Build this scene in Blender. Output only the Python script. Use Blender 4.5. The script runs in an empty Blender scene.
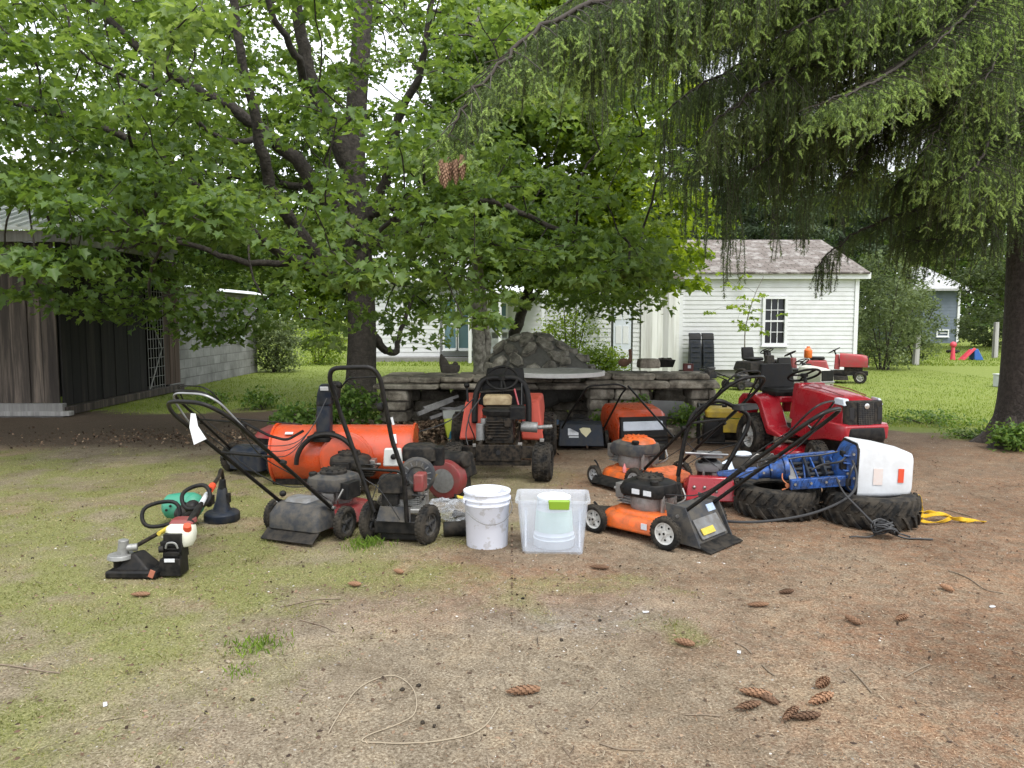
import bpy, math, random
import numpy as np
from mathutils import Vector, Matrix, Euler
R = math.radians
rng = np.random.default_rng(7)
random.seed(7)
sc = bpy.context.scene
col = sc.collection

# ---------------------------------------------------------------- camera, light, exposure
CAM_H, TILT, FPX = 1.5, R(4.9), 770.0
cd = bpy.data.cameras.new('camera'); cam = bpy.data.objects.new('camera', cd); col.objects.link(cam)
cd.sensor_width = 36.0; cd.lens = FPX / 1024 * 36; cd.clip_start = 0.05; cd.clip_end = 2000
cam.location = (0, 0, CAM_H); cam.rotation_euler = (R(90) - TILT, 0, 0)
sc.camera = cam
w = bpy.data.worlds.new('World'); sc.world = w; w.use_nodes = True
nt = w.node_tree; nt.nodes.clear()
SUN_EL, SUN_AZ = R(58), R(150)
out = nt.nodes.new('ShaderNodeOutputWorld')
sky = nt.nodes.new('ShaderNodeTexSky'); sky.sky_type = 'NISHITA'; sky.sun_disc = False
sky.sun_elevation = SUN_EL; sky.sun_rotation = SUN_AZ; sky.air_density = 1.0; sky.dust_density = 4.0
hs = nt.nodes.new('ShaderNodeHueSaturation'); hs.inputs['Saturation'].default_value = 0.25
nt.links.new(sky.outputs[0], hs.inputs['Color'])
# overcast cloud layer: broad soft patches
tc = nt.nodes.new('ShaderNodeTexCoord'); nz = nt.nodes.new('ShaderNodeTexNoise'); nz.inputs['Scale'].default_value = 2.2; nz.inputs['Detail'].default_value = 5
nt.links.new(tc.outputs['Generated'], nz.inputs['Vector'])
cr = nt.nodes.new('ShaderNodeValToRGB'); cr.color_ramp.elements[0].position = .35; cr.color_ramp.elements[1].position = .7
cr.color_ramp.elements[0].color = (7.5, 8.0, 8.8, 1); cr.color_ramp.elements[1].color = (10.5, 10.8, 11.2, 1)
nt.links.new(nz.outputs['Fac'], cr.inputs['Fac'])
mx = nt.nodes.new('ShaderNodeMixRGB'); mx.inputs['Fac'].default_value = .8
nt.links.new(hs.outputs['Color'], mx.inputs['Color1']); nt.links.new(cr.outputs['Color'], mx.inputs['Color2'])
bg = nt.nodes.new('ShaderNodeBackground'); bg.inputs['Strength'].default_value = 0.12
nt.links.new(mx.outputs['Color'], bg.inputs['Color']); nt.links.new(bg.outputs[0], out.inputs['Surface'])
sd = bpy.data.lights.new('sun', 'SUN'); sd.energy = 1.3; sd.angle = R(22); sd.color = (1.0, 0.97, 0.92)
sun = bpy.data.objects.new('sun', sd); col.objects.link(sun)
# sun stands behind and to the right of the camera
sdir = Vector((math.sin(SUN_AZ) * math.cos(SUN_EL), math.cos(SUN_AZ) * math.cos(SUN_EL), math.sin(SUN_EL)))
sun.rotation_euler = (-sdir).to_track_quat('-Z', 'Y').to_euler()
vs = sc.view_settings; vs.view_transform = 'Standard'; vs.look = 'None'; vs.exposure = 1.0; vs.gamma = 1.0; vs.use_curve_mapping = False
sc.cycles.max_bounces = 8; sc.cycles.diffuse_bounces = 4; sc.cycles.transmission_bounces = 6; sc.cycles.transparent_max_bounces = 8
sc.cycles.caustics_reflective = False; sc.cycles.caustics_refractive = False

# ---------------------------------------------------------------- helpers
def PG(px, py, z=0.0):
    """the point at height z seen at photo pixel (px, py)"""
    u, v = (px - 512) / FPX, (384 - py) / FPX
    dx, dy, dz = u, math.cos(TILT) + v * math.sin(TILT), -math.sin(TILT) + v * math.cos(TILT)
    t = (z - CAM_H) / dz
    return Vector((dx * t, dy * t, z))
def PD(px, py, Y):
    """the point Y metres ahead seen at photo pixel (px, py)"""
    u, v = (px - 512) / FPX, (384 - py) / FPX
    dx, dy, dz = u, math.cos(TILT) + v * math.sin(TILT), -math.sin(TILT) + v * math.cos(TILT)
    t = Y / dy
    return Vector((dx * t, Y, CAM_H + dz * t))

MATS = {}
def mat(name, color, rough=.6, metal=0., noise=0., nscale=8., bump=0., bscale=40., color2=None, spec=.5, trans=0., alpha=1., coat=0., ncontrast=.25, emit=0, detail=4):
    """principled material; optional noise blending towards color2 and bump"""
    if name in MATS: return MATS[name]
    m = bpy.data.materials.new(name); m.use_nodes = True; MATS[name] = m
    n = m.node_tree; b = n.nodes['Principled BSDF']
    b.inputs['Base Color'].default_value = (*color, 1); b.inputs['Roughness'].default_value = rough
    b.inputs['Metallic'].default_value = metal; b.inputs['Specular IOR Level'].default_value = spec
    b.inputs['Transmission Weight'].default_value = trans; b.inputs['Alpha'].default_value = alpha
    b.inputs['Coat Weight'].default_value = coat; b.inputs['Coat Roughness'].default_value = .15
    if noise or bump:
        t = n.nodes.new('ShaderNodeTexCoord')
    if noise:
        q = n.nodes.new('ShaderNodeTexNoise'); q.inputs['Scale'].default_value = nscale; q.inputs['Detail'].default_value = detail; q.inputs['Roughness'].default_value = .65
        n.links.new(t.outputs['Object'], q.inputs['Vector'])
        r = n.nodes.new('ShaderNodeValToRGB'); r.color_ramp.elements[0].position = .5 - ncontrast; r.color_ramp.elements[1].position = .5 + ncontrast
        c2 = color2 or tuple(c * .45 for c in color)
        r.color_ramp.elements[0].color = (*[a * (1 - noise) + b_ * noise for a, b_ in zip(color, c2)], 1)
        r.color_ramp.elements[1].color = (*color, 1)
        n.links.new(q.outputs['Fac'], r.inputs['Fac']); n.links.new(r.outputs['Color'], b.inputs['Base Color'])
        mr = n.nodes.new('ShaderNodeMapRange'); mr.inputs['To Min'].default_value = min(1, rough + .2); mr.inputs['To Max'].default_value = rough
        mr.inputs['From Min'].default_value = .4; mr.inputs['From Max'].default_value = .6
        n.links.new(q.outputs['Fac'], mr.inputs['Value']); n.links.new(mr.outputs[0], b.inputs['Roughness'])
    if bump:
        q = n.nodes.new('ShaderNodeTexNoise'); q.inputs['Scale'].default_value = bscale; q.inputs['Detail'].default_value = 5
        n.links.new(t.outputs['Object'], q.inputs['Vector'])
        bp = n.nodes.new('ShaderNodeBump'); bp.inputs['Strength'].default_value = bump; bp.inputs['Distance'].default_value = .02
        n.links.new(q.outputs['Fac'], bp.inputs['Height']); n.links.new(bp.outputs[0], b.inputs['Normal'])
    return m

class MB:
    """mesh builder: shapes go through the current matrix; build() links ONE object"""
    def __init__(s): s.v = []; s.f = []; s.mi = []; s.M = Matrix.Identity(4); s.cur = 0
    def at(s, loc=(0, 0, 0), rot=(0, 0, 0)):
        s.M = Matrix.Translation(loc) @ Euler(rot, 'XYZ').to_matrix().to_4x4(); return s
    def add(s, vs_, fs):
        o = len(s.v); s.v += [s.M @ Vector(p) for p in vs_]; s.f += [[i + o for i in q] for q in fs]; s.mi += [s.cur] * len(fs); return s
    def box(s, c, d, rot=None):
        x, y, z = [q / 2 for q in d]
        p = [Vector((i * x, j * y, k * z)) for i in (-1, 1) for j in (-1, 1) for k in (-1, 1)]
        if rot: e = Euler(rot).to_matrix(); p = [e @ q for q in p]
        c = Vector(c)
        return s.add([q + c for q in p], [[0, 1, 3, 2], [4, 6, 7, 5], [0, 4, 5, 1], [2, 3, 7, 6], [0, 2, 6, 4], [1, 5, 7, 3]])
    def hexa(s, p):
        """8 corners: bottom loop 4 then top loop 4"""
        return s.add(p, [[3, 2, 1, 0], [4, 5, 6, 7], [0, 1, 5, 4], [1, 2, 6, 5], [2, 3, 7, 6], [3, 0, 4, 7]])
    def tube(s, pts, r, n=8, cap=True, closed=False):
        pts = [Vector(p) for p in pts]; N = len(pts)
        rs = r if isinstance(r, (list, tuple)) else [r] * N
        vs_, prev = [], None
        for i, p in enumerate(pts):
            if closed: d = pts[(i + 1) % N] - pts[i - 1]
            else: d = pts[min(i + 1, N - 1)] - pts[max(i - 1, 0)]
            d = d.normalized() if d.length > 1e-9 else Vector((0, 0, 1))
            if prev is None: a = d.orthogonal().normalized()
            else:
                a = prev - d * prev.dot(d); a = a.normalized() if a.length > 1e-6 else d.orthogonal().normalized()
            prev = a; b = d.cross(a)
            vs_ += [p + (a * math.cos(t) + b * math.sin(t)) * rs[i] for t in [2 * math.pi * k / n for k in range(n)]]
        fs = []
        for i in range(N if closed else N - 1):
            j = (i + 1) % N
            for k in range(n):
                l = (k + 1) % n; fs.append([i * n + k, i * n + l, j * n + l, j * n + k])
        if cap and not closed: fs += [list(range(n))[::-1], [(N - 1) * n + k for k in range(n)]]
        return s.add(vs_, fs)
    def cyl(s, a, b, r, r2=None, n=16): return s.tube([a, b], [r, r if r2 is None else r2], n)
    def lathe(s, prof, c=(0, 0, 0), axis='z', n=24, cap=True):
        """prof: list of (radius, height)"""
        vs_, fs = [], []
        for r, h in prof:
            for k in range(n):
                t = 2 * math.pi * k / n; a, b = r * math.cos(t), r * math.sin(t)
                p = (a, b, h) if axis == 'z' else ((h, a, b) if axis == 'x' else (b, h, a))
                vs_.append(Vector(p) + Vector(c))
        for i in range(len(prof) - 1):
            for k in range(n):
                l = (k + 1) % n; fs.append([i * n + k, i * n + l, (i + 1) * n + l, (i + 1) * n + k])
        if cap: fs += [list(range(n))[::-1], [(len(prof) - 1) * n + k for k in range(n)]]
        return s.add(vs_, fs)
    def prism(s, outline, h0, h1, axis='z'):
        """outline (a,b) extruded: axis z -> (a,b,h); y -> (a,h,b); x -> (h,a,b)"""
        def P(a, b, h): return (a, b, h) if axis == 'z' else ((a, h, b) if axis == 'y' else (h, a, b))
        n = len(outline)
        vs_ = [P(a, b, h0) for a, b in outline] + [P(a, b, h1) for a, b in outline]
        fs = [list(range(n))[::-1], list(range(n, 2 * n))] + [[i, (i + 1) % n, (i + 1) % n + n, i + n] for i in range(n)]
        return s.add(vs_, fs)
    def loft(s, loops, cap=True):
        n = len(loops[0]); vs_ = [p for l in loops for p in l]; fs = []
        for i in range(len(loops) - 1):
            for k in range(n):
                l = (k + 1) % n; fs.append([i * n + k, i * n + l, (i + 1) * n + l, (i + 1) * n + k])
        if cap: fs += [list(range(n))[::-1], [(len(loops) - 1) * n + k for k in range(n)]]
        return s.add(vs_, fs)
    def ball(s, c, r, n=12, m=8):
        rx, ry, rz = r if isinstance(r, (list, tuple)) else (r, r, r)
        prof = [(max(math.sin(math.pi * i / m), .02), -math.cos(math.pi * i / m)) for i in range(m + 1)]
        vs_, fs = [], []
        for a, h in prof:
            for k in range(n):
                t = 2 * math.pi * k / n; vs_.append(Vector((a * math.cos(t) * rx, a * math.sin(t) * ry, h * rz)) + Vector(c))
        for i in range(m):
            for k in range(n):
                l = (k + 1) % n; fs.append([i * n + k, i * n + l, (i + 1) * n + l, (i + 1) * n + k])
        fs += [list(range(n))[::-1], [m * n + k for k in range(n)]]
        return s.add(vs_, fs)
    def build(s, name, m, parent=None, bevel=0., smooth=35, seg=2, jitter=0.):
        me = bpy.data.meshes.new(name)
        vv = s.v
        if jitter:
            vv = [p + Vector((random.uniform(-1, 1), random.uniform(-1, 1), random.uniform(-1, 1))) * jitter for p in vv]
        me.from_pydata([tuple(p) for p in vv], [], s.f)
        for x in (m if isinstance(m, (list, tuple)) else [m]): me.materials.append(x)
        if isinstance(m, (list, tuple)): me.polygons.foreach_set('material_index', s.mi)
        me.validate()
        import bmesh
        b = bmesh.new(); b.from_mesh(me); bmesh.ops.recalc_face_normals(b, faces=b.faces); b.to_mesh(me); b.free()
        if smooth:
            me.polygons.foreach_set('use_smooth', [True] * len(me.polygons))
            try: me.set_sharp_from_angle(angle=R(smooth))
            except Exception: pass
        o = bpy.data.objects.new(name, me); col.objects.link(o)
        if parent: o.parent = parent
        if bevel:
            md = o.modifiers.new('bevel', 'BEVEL'); md.width = bevel; md.segments = seg; md.limit_method = 'ANGLE'; md.angle_limit = R(40)
            if smooth: md.harden_normals = False
        return o

def bez(pts, n=8):
    """Catmull-Rom through pts"""
    P = [Vector(p) for p in pts]; P = [P[0] * 2 - P[1]] + P + [P[-1] * 2 - P[-2]]; o = []
    for i in range(1, len(P) - 2):
        for k in range(n):
            t = k / n; a, b, c, d = P[i - 1], P[i], P[i + 1], P[i + 2]
            o.append(.5 * ((2 * b) + (-a + c) * t + (2 * a - 5 * b + 4 * c - d) * t * t + (-a + 3 * b - 3 * c + d) * t ** 3))
    o.append(P[-2]); return o
def rounded(pts, r=.05, n=5):
    """polyline with rounded corners (bent pipe)"""
    P = [Vector(p) for p in pts]; o = [P[0]]
    for i in range(1, len(P) - 1):
        a, b, c = P[i - 1], P[i], P[i + 1]
        l1 = min(r, (a - b).length * .45); l2 = min(r, (c - b).length * .45)
        p, q = b + (a - b).normalized() * l1, b + (c - b).normalized() * l2
        for k in range(n + 1):
            t = k / n; o.append(p * (1 - t) ** 2 + b * 2 * t * (1 - t) + q * t * t)
    o.append(P[-1]); return o
def rrect(w_, h_, r, n=4, cx=0, cy=0):
    o = []
    for sx, sy, a0 in ((1, 1, 0), (-1, 1, 90), (-1, -1, 180), (1, -1, 270)):
        for k in range(n + 1):
            a = R(a0 + 90 * k / n); o.append((cx + sx * (w_ / 2 - r) + r * math.cos(a), cy + sy * (h_ / 2 - r) + r * math.sin(a)))
    return o
def tag(o, label=None, cat=None, group=None, kind=None):
    if label: o['label'] = label
    if cat: o['category'] = cat
    if group: o['group'] = group
    if kind: o['kind'] = kind
    return o
def thing(name, label, cat, loc=(0, 0, 0), rz=0, group=None, rx=0, ry=0):
    o = bpy.data.objects.new(name, None); col.objects.link(o); o.empty_display_size = .1
    o.location = loc; o.rotation_euler = (rx, ry, rz); return tag(o, label, cat, group)
def dup(root, loc=None, rot=None, scale=None, label=None, group=None):
    r = root.copy(); col.objects.link(r)
    if loc is not None: r.location = loc
    if rot is not None: r.rotation_euler = rot
    if scale is not None: r.scale = (scale,) * 3
    if label: r['label'] = label
    if group: r['group'] = group
    for ch in root.children:
        c = ch.copy(); col.objects.link(c); c.parent = r
        for g in ch.children:
            d = g.copy(); col.objects.link(d); d.parent = c
    return r
def npmesh(name, V, F, m, parent=None, mi=None, smooth=False, attr=None):
    """V (n,3), F (m,3|4) numpy -> object, fast; attr: dict name -> per-vertex float"""
    V = np.asarray(V, np.float32); F = np.asarray(F, np.int32); k = F.shape[1]
    me = bpy.data.meshes.new(name); me.vertices.add(len(V)); me.vertices.foreach_set('co', V.ravel())
    me.loops.add(F.size); me.loops.foreach_set('vertex_index', F.ravel())
    me.polygons.add(len(F)); me.polygons.foreach_set('loop_start', np.arange(0, F.size, k, dtype=np.int32))
    me.polygons.foreach_set('loop_total', np.full(len(F), k, np.int32))
    for x in (m if isinstance(m, (list, tuple)) else [m]): me.materials.append(x)
    if mi is not None: me.polygons.foreach_set('material_index', np.asarray(mi, np.int32))
    if smooth: me.polygons.foreach_set('use_smooth', np.ones(len(F), bool))
    me.update(calc_edges=True)
    if attr:
        for a, x in attr.items():
            t = me.attributes.new(a, 'FLOAT', 'POINT'); t.data.foreach_set('value', np.asarray(x, np.float32))
    o = bpy.data.objects.new(name, me); col.objects.link(o)
    if parent: o.parent = parent
    return o
def nrm(a): return a / np.maximum(np.linalg.norm(a, axis=-1, keepdims=True), 1e-9)
def stamp(T, C, X, Y, Z, S):
    """place template verts T (k,3) at centres C (n,3) with frames X,Y,Z (n,3) and scale S (n,)"""
    S = S[:, None, None]
    return (C[:, None, :] + S * (T[None, :, 0:1] * X[:, None, :] + T[None, :, 1:2] * Y[:, None, :] + T[None, :, 2:3] * Z[:, None, :])).reshape(-1, 3)
def tilef(F, n, k): return (F[None] + (np.arange(n) * k)[:, None, None]).reshape(-1, F.shape[1])
def fbm(x, y, seed=0, octs=4, f0=1.0):
    """cheap value noise 0..1 on numpy arrays"""
    r = np.random.default_rng(seed); out_ = np.zeros_like(x, dtype=float); amp = 1; tot = 0
    tab = r.random((256, 256))
    for o in range(octs):
        f = f0 * 2 ** o; X = x * f + 37.7 * o; Y = y * f + 11.3 * o
        i, j = np.floor(X).astype(int), np.floor(Y).astype(int); u, v = X - i, Y - j
        u = u * u * (3 - 2 * u); v = v * v * (3 - 2 * v)
        a = tab[i % 256, j % 256]; b = tab[(i + 1) % 256, j % 256]; c = tab[i % 256, (j + 1) % 256]; d = tab[(i + 1) % 256, (j + 1) % 256]
        out_ += amp * ((a * (1 - u) + b * u) * (1 - v) + (c * (1 - u) + d * u) * v); tot += amp; amp *= .5
    return out_ / tot
def sstep(x, a, b): t = np.clip((x - a) / (b - a), 0, 1); return t * t * (3 - 2 * t)
# ---------------------------------------------------------------- ground
def gmasks(x, y):
    """how much of each ground cover lies at world (x, y)"""
    n1 = fbm(x, y, 1, 4, .7); n2 = fbm(x, y, 2, 4, 2.3); n3 = fbm(x, y, 3, 3, 6.0); n4 = fbm(x, y, 9, 3, .35)
    # lawn behind the yard; its near edge in metres as a function of x
    edge = np.interp(x, [-30, -7.5, -5.2, -3.2, -2.5, 1.8, 3.0, 4.2, 5.0, 6.0, 8.0, 30], [12.6, 12.6, 12.2, 12.6, 11.6, 11.6, 11.0, 11.2, 10.4, 9.3, 8.6, 8.4])
    lawn = sstep(y - edge + (n2 - .5) * 1.2, -.35, .45)
    # mossy grass of the left foreground
    left = sstep(-x + (n1 - .5) * 2.4, -.2 + .0, 2.3) * sstep(9.0 - y + (n2 - .5), -.2, 1.4)
    left = np.maximum(left * .85, sstep(-x + (n4 - .5) * 5, -1.2, 2.4) * .55 * sstep(8.2 - y, 0, 1))
    patch = sstep(n4 + .5 * (n2 - .5) + .2 * (n3 - .5), .46, .62) * .38 * sstep(6.3 - y, 0, .8)
    moss = np.clip(np.maximum(left, patch) * (.28 + 1.0 * sstep(n2 * .6 + n3 * .4, .28, .74)), 0, .85)
    moss_thin = sstep(x, 1.2, 2.6) * sstep(y, 3, 4.2)  # thins the moss cover towards the right of the yard
    moss = moss * (1 - .75 * moss_thin)
    grass = np.maximum(lawn, moss)
    red = np.clip(sstep(x + (n1 - .5) * 3, -.6, 1.8) * (.25 + 1.3 * n2) + .5 * sstep(n1, .5, .7), 0, 1) * (1 - lawn)
    gravel = sstep(n4 + .3 * (n1 - .5), .42, .6) * sstep(4.6 - y, 0, 1.5) * (.4 + n3 * .9)
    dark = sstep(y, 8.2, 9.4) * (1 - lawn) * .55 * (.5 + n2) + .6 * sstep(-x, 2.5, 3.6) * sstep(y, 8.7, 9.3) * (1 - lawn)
    rut = np.exp(-((y - 4.05 - .12 * x) / .22) ** 2) * sstep(x, .1, 1.0) * .0
    return lawn, np.clip(grass, 0, 1), np.clip(red, 0, 1), np.clip(gravel + rut, 0, 1), np.clip(dark, 0, 1)
def ground_h(x, y):
    return (fbm(x, y, 21, 3, 1.1) - .5) * .034 + (fbm(x, y, 22, 3, 6) - .5) * .014 - .003
def axis(knots):
    o = []
    for a, b, st in knots: o.append(np.arange(a, b, st))
    return np.concatenate(o + [np.array([knots[-1][1]])])
gx = axis([(-400, -60, 40), (-60, -14, 2), (-14, -8, .25), (-8, 9, .05), (9, 14, .25), (14, 60, 2), (60, 400, 40)])
gy = axis([(-30, 0, 5), (0, 1.6, .2), (1.6, 7, .035), (7, 14, .07), (14, 26, .3), (26, 80, 3), (80, 600, 50)])
GX, GY = np.meshgrid(gx, gy, indexing='ij'); nx, ny = GX.shape
lawn, grass, red, gravel, dark = gmasks(GX, GY)
near = sstep(14 - np.abs(GX), 0, 4) * sstep(26 - GY, 0, 6)
GZ = ground_h(GX, GY) * near
idx = np.arange(nx * ny).reshape(nx, ny)
F = np.stack([idx[:-1, :-1], idx[1:, :-1], idx[1:, 1:], idx[:-1, 1:]], -1).reshape(-1, 4)
gm = bpy.data.materials.new('ground'); gm.use_nodes = True; n = gm.node_tree; L = n.links
b = n.nodes['Principled BSDF']; b.inputs['Roughness'].default_value = .95; b.inputs['Specular IOR Level'].default_value = .15
t = n.nodes.new('ShaderNodeTexCoord')
def noise(scale, detail=5, rough=.6, dist=0.):
    q = n.nodes.new('ShaderNodeTexNoise'); q.inputs['Scale'].default_value = scale; q.inputs['Detail'].default_value = detail; q.inputs['Roughness'].default_value = rough; q.inputs['Distortion'].default_value = dist
    L.new(t.outputs['Object'], q.inputs['Vector']); return q.outputs['Fac']
def ramp(x, stops):
    r = n.nodes.new('ShaderNodeValToRGB'); e = r.color_ramp.elements
    while len(e) < len(stops): e.new(.5)
    for i, (p, c) in enumerate(stops): e[i].position = p; e[i].color = (*c, 1) if len(c) == 3 else c
    L.new(x, r.inputs['Fac']); return r.outputs['Color']
def mixc(f, a, c, mode='MIX'):
    m_ = n.nodes.new('ShaderNodeMixRGB'); m_.blend_type = mode
    for s_, i in ((f, 'Fac'), (a, 'Color1'), (c, 'Color2')):
        if hasattr(s_, 'links'): L.new(s_, m_.inputs[i])
        else: m_.inputs[i].default_value = s_ if i == 'Fac' else (*s_, 1)
    return m_.outputs['Color']
def attr(nm): a = n.nodes.new('ShaderNodeAttribute'); a.attribute_name = nm; return a.outputs['Fac']
def math_(op, a, c):
    m_ = n.nodes.new('ShaderNodeMath'); m_.operation = op; m_.use_clamp = True
    for i, s_ in enumerate((a, c)):
        if hasattr(s_, 'links'): L.new(s_, m_.inputs[i])
        else: m_.inputs[i].default_value = s_
    return m_.outputs[0]
fine = noise(95, 6, .75); mid = noise(16, 5, .65, .4); fib = noise(260, 3, .8)
dirt = ramp(fine, [(.32, (.045, .034, .024)), (.45, (.18, .143, .10)), (.57, (.275, .23, .168)), (.70, (.50, .44, .34))])
redc = ramp(fine, [(.32, (.04, .022, .013)), (.45, (.175, .098, .057)), (.58, (.265, .165, .105)), (.72, (.46, .34, .235))])
grv = ramp(fine, [(.30, (.06, .054, .047)), (.45, (.205, .185, .16)), (.58, (.31, .288, .255)), (.70, (.56, .53, .48))])
grs = ramp(fine, [(.30, (.035, .042, .013)), (.45, (.145, .155, .05)), (.58, (.24, .24, .09)), (.72, (.42, .39, .21))])
lwn = ramp(mid, [(.3, (.12, .165, .028)), (.5, (.18, .24, .042)), (.7, (.26, .31, .075))])
c = mixc(math_('MULTIPLY', attr('red'), ramp(mid, [(.35, (.25,) * 3), (.6, (1,) * 3)])), dirt, redc)
c = mixc(math_('MULTIPLY', attr('gravel'), ramp(mid, [(.4, (.3,) * 3), (.55, (1,) * 3)])), c, grv)
big = noise(1.1, 4, .6, .3); c = mixc(.8, c, ramp(big, [(.32, (.66, .62, .58)), (.5, (1, 1, 1)), (.68, (1.25, 1.22, 1.15))]), 'MULTIPLY')
c = mixc(.75, c, ramp(noise(8, 4, .7, .5), [(.36, (.72, .69, .66)), (.5, (1, 1, 1)), (.64, (1.2, 1.18, 1.14))]), 'MULTIPLY')
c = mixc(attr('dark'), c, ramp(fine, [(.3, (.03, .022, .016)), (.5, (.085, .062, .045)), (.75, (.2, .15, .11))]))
gf = ramp(math_('ADD', math_('MULTIPLY', attr('grass'), 1.25), math_('MULTIPLY', math_('SUBTRACT', fib, .5), .8)), [(.20, (0,) * 3), (.95, (.92,) * 3)])
c = mixc(gf, c, grs)
c = mixc(attr('lawn'), c, mixc(.35, lwn, grs))
L.new(c, b.inputs['Base Color'])
bp = n.nodes.new('ShaderNodeBump'); bp.inputs['Strength'].default_value = .8; bp.inputs['Distance'].default_value = .012
L.new(math_('ADD', math_('MULTIPLY', fine, .6), math_('MULTIPLY', fib, .4)), bp.inputs['Height']); L.new(bp.outputs[0], b.inputs['Normal'])
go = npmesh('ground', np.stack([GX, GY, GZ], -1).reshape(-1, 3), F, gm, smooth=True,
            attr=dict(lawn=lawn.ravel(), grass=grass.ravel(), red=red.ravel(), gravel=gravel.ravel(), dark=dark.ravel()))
tag(go, kind='structure')

# ---------------------------------------------------------------- ground cover
def rnd_mat(name, stops, rough=.8, trans=0., seedmul=1.0, patch=0., backc=None, spec=.3):
    """colour varies per mesh island; optional translucency for leaves and blades"""
    m = bpy.data.materials.new(name); m.use_nodes = True; q = m.node_tree; K = q.links; MATS[name] = m
    p = q.nodes['Principled BSDF']; p.inputs['Roughness'].default_value = rough; p.inputs['Specular IOR Level'].default_value = spec
    g = q.nodes.new('ShaderNodeNewGeometry'); r = q.nodes.new('ShaderNodeValToRGB'); e = r.color_ramp.elements
    while len(e) < len(stops): e.new(.5)
    for i, (a, c_) in enumerate(stops): e[i].position = a; e[i].color = (*c_, 1)
    fac = g.outputs['Random Per Island']
    if patch:
        tcx = q.nodes.new('ShaderNodeTexCoord'); nn = q.nodes.new('ShaderNodeTexNoise'); nn.inputs['Scale'].default_value = patch; nn.inputs['Detail'].default_value = 2
        K.new(tcx.outputs['Object'], nn.inputs['Vector'])
        ma = q.nodes.new('ShaderNodeMath'); ma.operation = 'MULTIPLY_ADD'; ma.inputs[1].default_value = .5; K.new(fac, ma.inputs[0])
        mb = q.nodes.new('ShaderNodeMath'); mb.operation = 'MULTIPLY_ADD'; mb.inputs[1].default_value = 1.6; mb.inputs[2].default_value = -.55; K.new(nn.outputs['Fac'], mb.inputs[0])
        K.new(mb.outputs[0], ma.inputs[2]); fac = ma.outputs[0]
    K.new(fac, r.inputs['Fac']); K.new(r.outputs['Color'], p.inputs['Base Color'])
    if trans:
        tr = q.nodes.new('ShaderNodeBsdfTranslucent'); hsv = q.nodes.new('ShaderNodeHueSaturation')
        hsv.inputs['Hue'].default_value = .475; hsv.inputs['Saturation'].default_value = 1.15; hsv.inputs['Value'].default_value = 1.9
        K.new(r.outputs['Color'], hsv.inputs['Color']); K.new(hsv.outputs['Color'], tr.inputs['Color'])
        ms = q.nodes.new('ShaderNodeMixShader'); ms.inputs[0].default_value = trans
        K.new(p.outputs[0], ms.inputs[1]); K.new(tr.outputs[0], ms.inputs[2]); K.new(ms.outputs[0], q.nodes['Material Output'].inputs['Surface'])
    return m
def scatter(n_, x0, x1, y0, y1, dens=None, ypow=1.0):
    """random ground points, thinned by dens(x, y); more of them close to the camera when ypow > 1"""
    u = rng.random(n_) ** ypow; y = y0 + (y1 - y0) * u
    half = np.maximum(y * .70 + .5, 1.5); x = np.clip((rng.random(n_) * 2 - 1), -1, 1) * half
    k = (x > x0) & (x < x1)
    if dens is not None: k &= rng.random(n_) < dens(x, y)
    return x[k], y[k]
def blades(name, x, y, h, wd, m, lean=.5, label=None, zb=None, kind='stuff', parent=None):
    k = len(x); a = rng.random(k) * 2 * np.pi; h = h * (.5 + rng.random(k)); z0 = (ground_h(x, y) if zb is None else zb) - .003
    dx, dy = np.cos(a), np.sin(a); la = rng.random(k) * 2 * np.pi; ln = lean * h * rng.random(k)
    lx, ly = np.cos(la) * ln, np.sin(la) * ln; w2 = wd * (.6 + .8 * rng.random(k))
    p0 = np.stack([x - dx * w2, y - dy * w2, z0], -1); p1 = np.stack([x + dx * w2, y + dy * w2, z0], -1)
    p2 = np.stack([x + dx * w2 * .7 + lx * .35, y + dy * w2 * .7 + ly * .35, z0 + h * .6], -1); p3 = np.stack([x + lx, y + ly, z0 + h * .95], -1)
    V = np.stack([p0, p1, p2, p3], 1).reshape(-1, 3); F_ = tilef(np.array([[0, 1, 2], [0, 2, 3]]), k, 4)
    o = npmesh(name, V, F_, m, parent=parent)
    if kind: tag(o, label, 'grass', kind=kind)
    return o
M_grass = rnd_mat('lawn_blades', [(0, (.075, .12, .016)), (.5, (.155, .225, .036)), (.85, (.25, .31, .075)), (1, (.40, .38, .17))], trans=.3, patch=1.2)
M_dry = rnd_mat('moss_blades', [(0, (.08, .095, .02)), (.4, (.19, .20, .06)), (.7, (.30, .28, .12)), (1, (.48, .41, .25))], trans=.2, patch=2.0)
M_tuft = rnd_mat('tuft_blades', [(0, (.06, .11, .015)), (.6, (.13, .22, .03)), (1, (.22, .3, .06))], trans=.35)
x, y = scatter(120000, -9, 12, 10.5, 24, lambda a, c_: gmasks(a, c_)[0] * .9, 1.3)
blades('lawn_grass', x, y, .032, .005, M_grass, label='bright green mown lawn running back to the houses')
x, y = scatter(230000, -8, 8, 1.9, 9.2, lambda a, c_: np.clip(gmasks(a, c_)[1] * 1.15 - .05, 0, 1) ** 1.2, 1.0)
blades('mossy_grass', x, y, .011, .0022, M_dry, lean=1.6, label='thin yellow green mossy grass growing over the dirt yard')
x, y = scatter(60000, -16, 26, 24, 46, lambda a, c_: gmasks(a, c_)[0] * .9, 1.2)
blades('far_lawn_grass', x, y, .06, .016, M_grass, label='bright green far lawn below the tree line')
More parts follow.
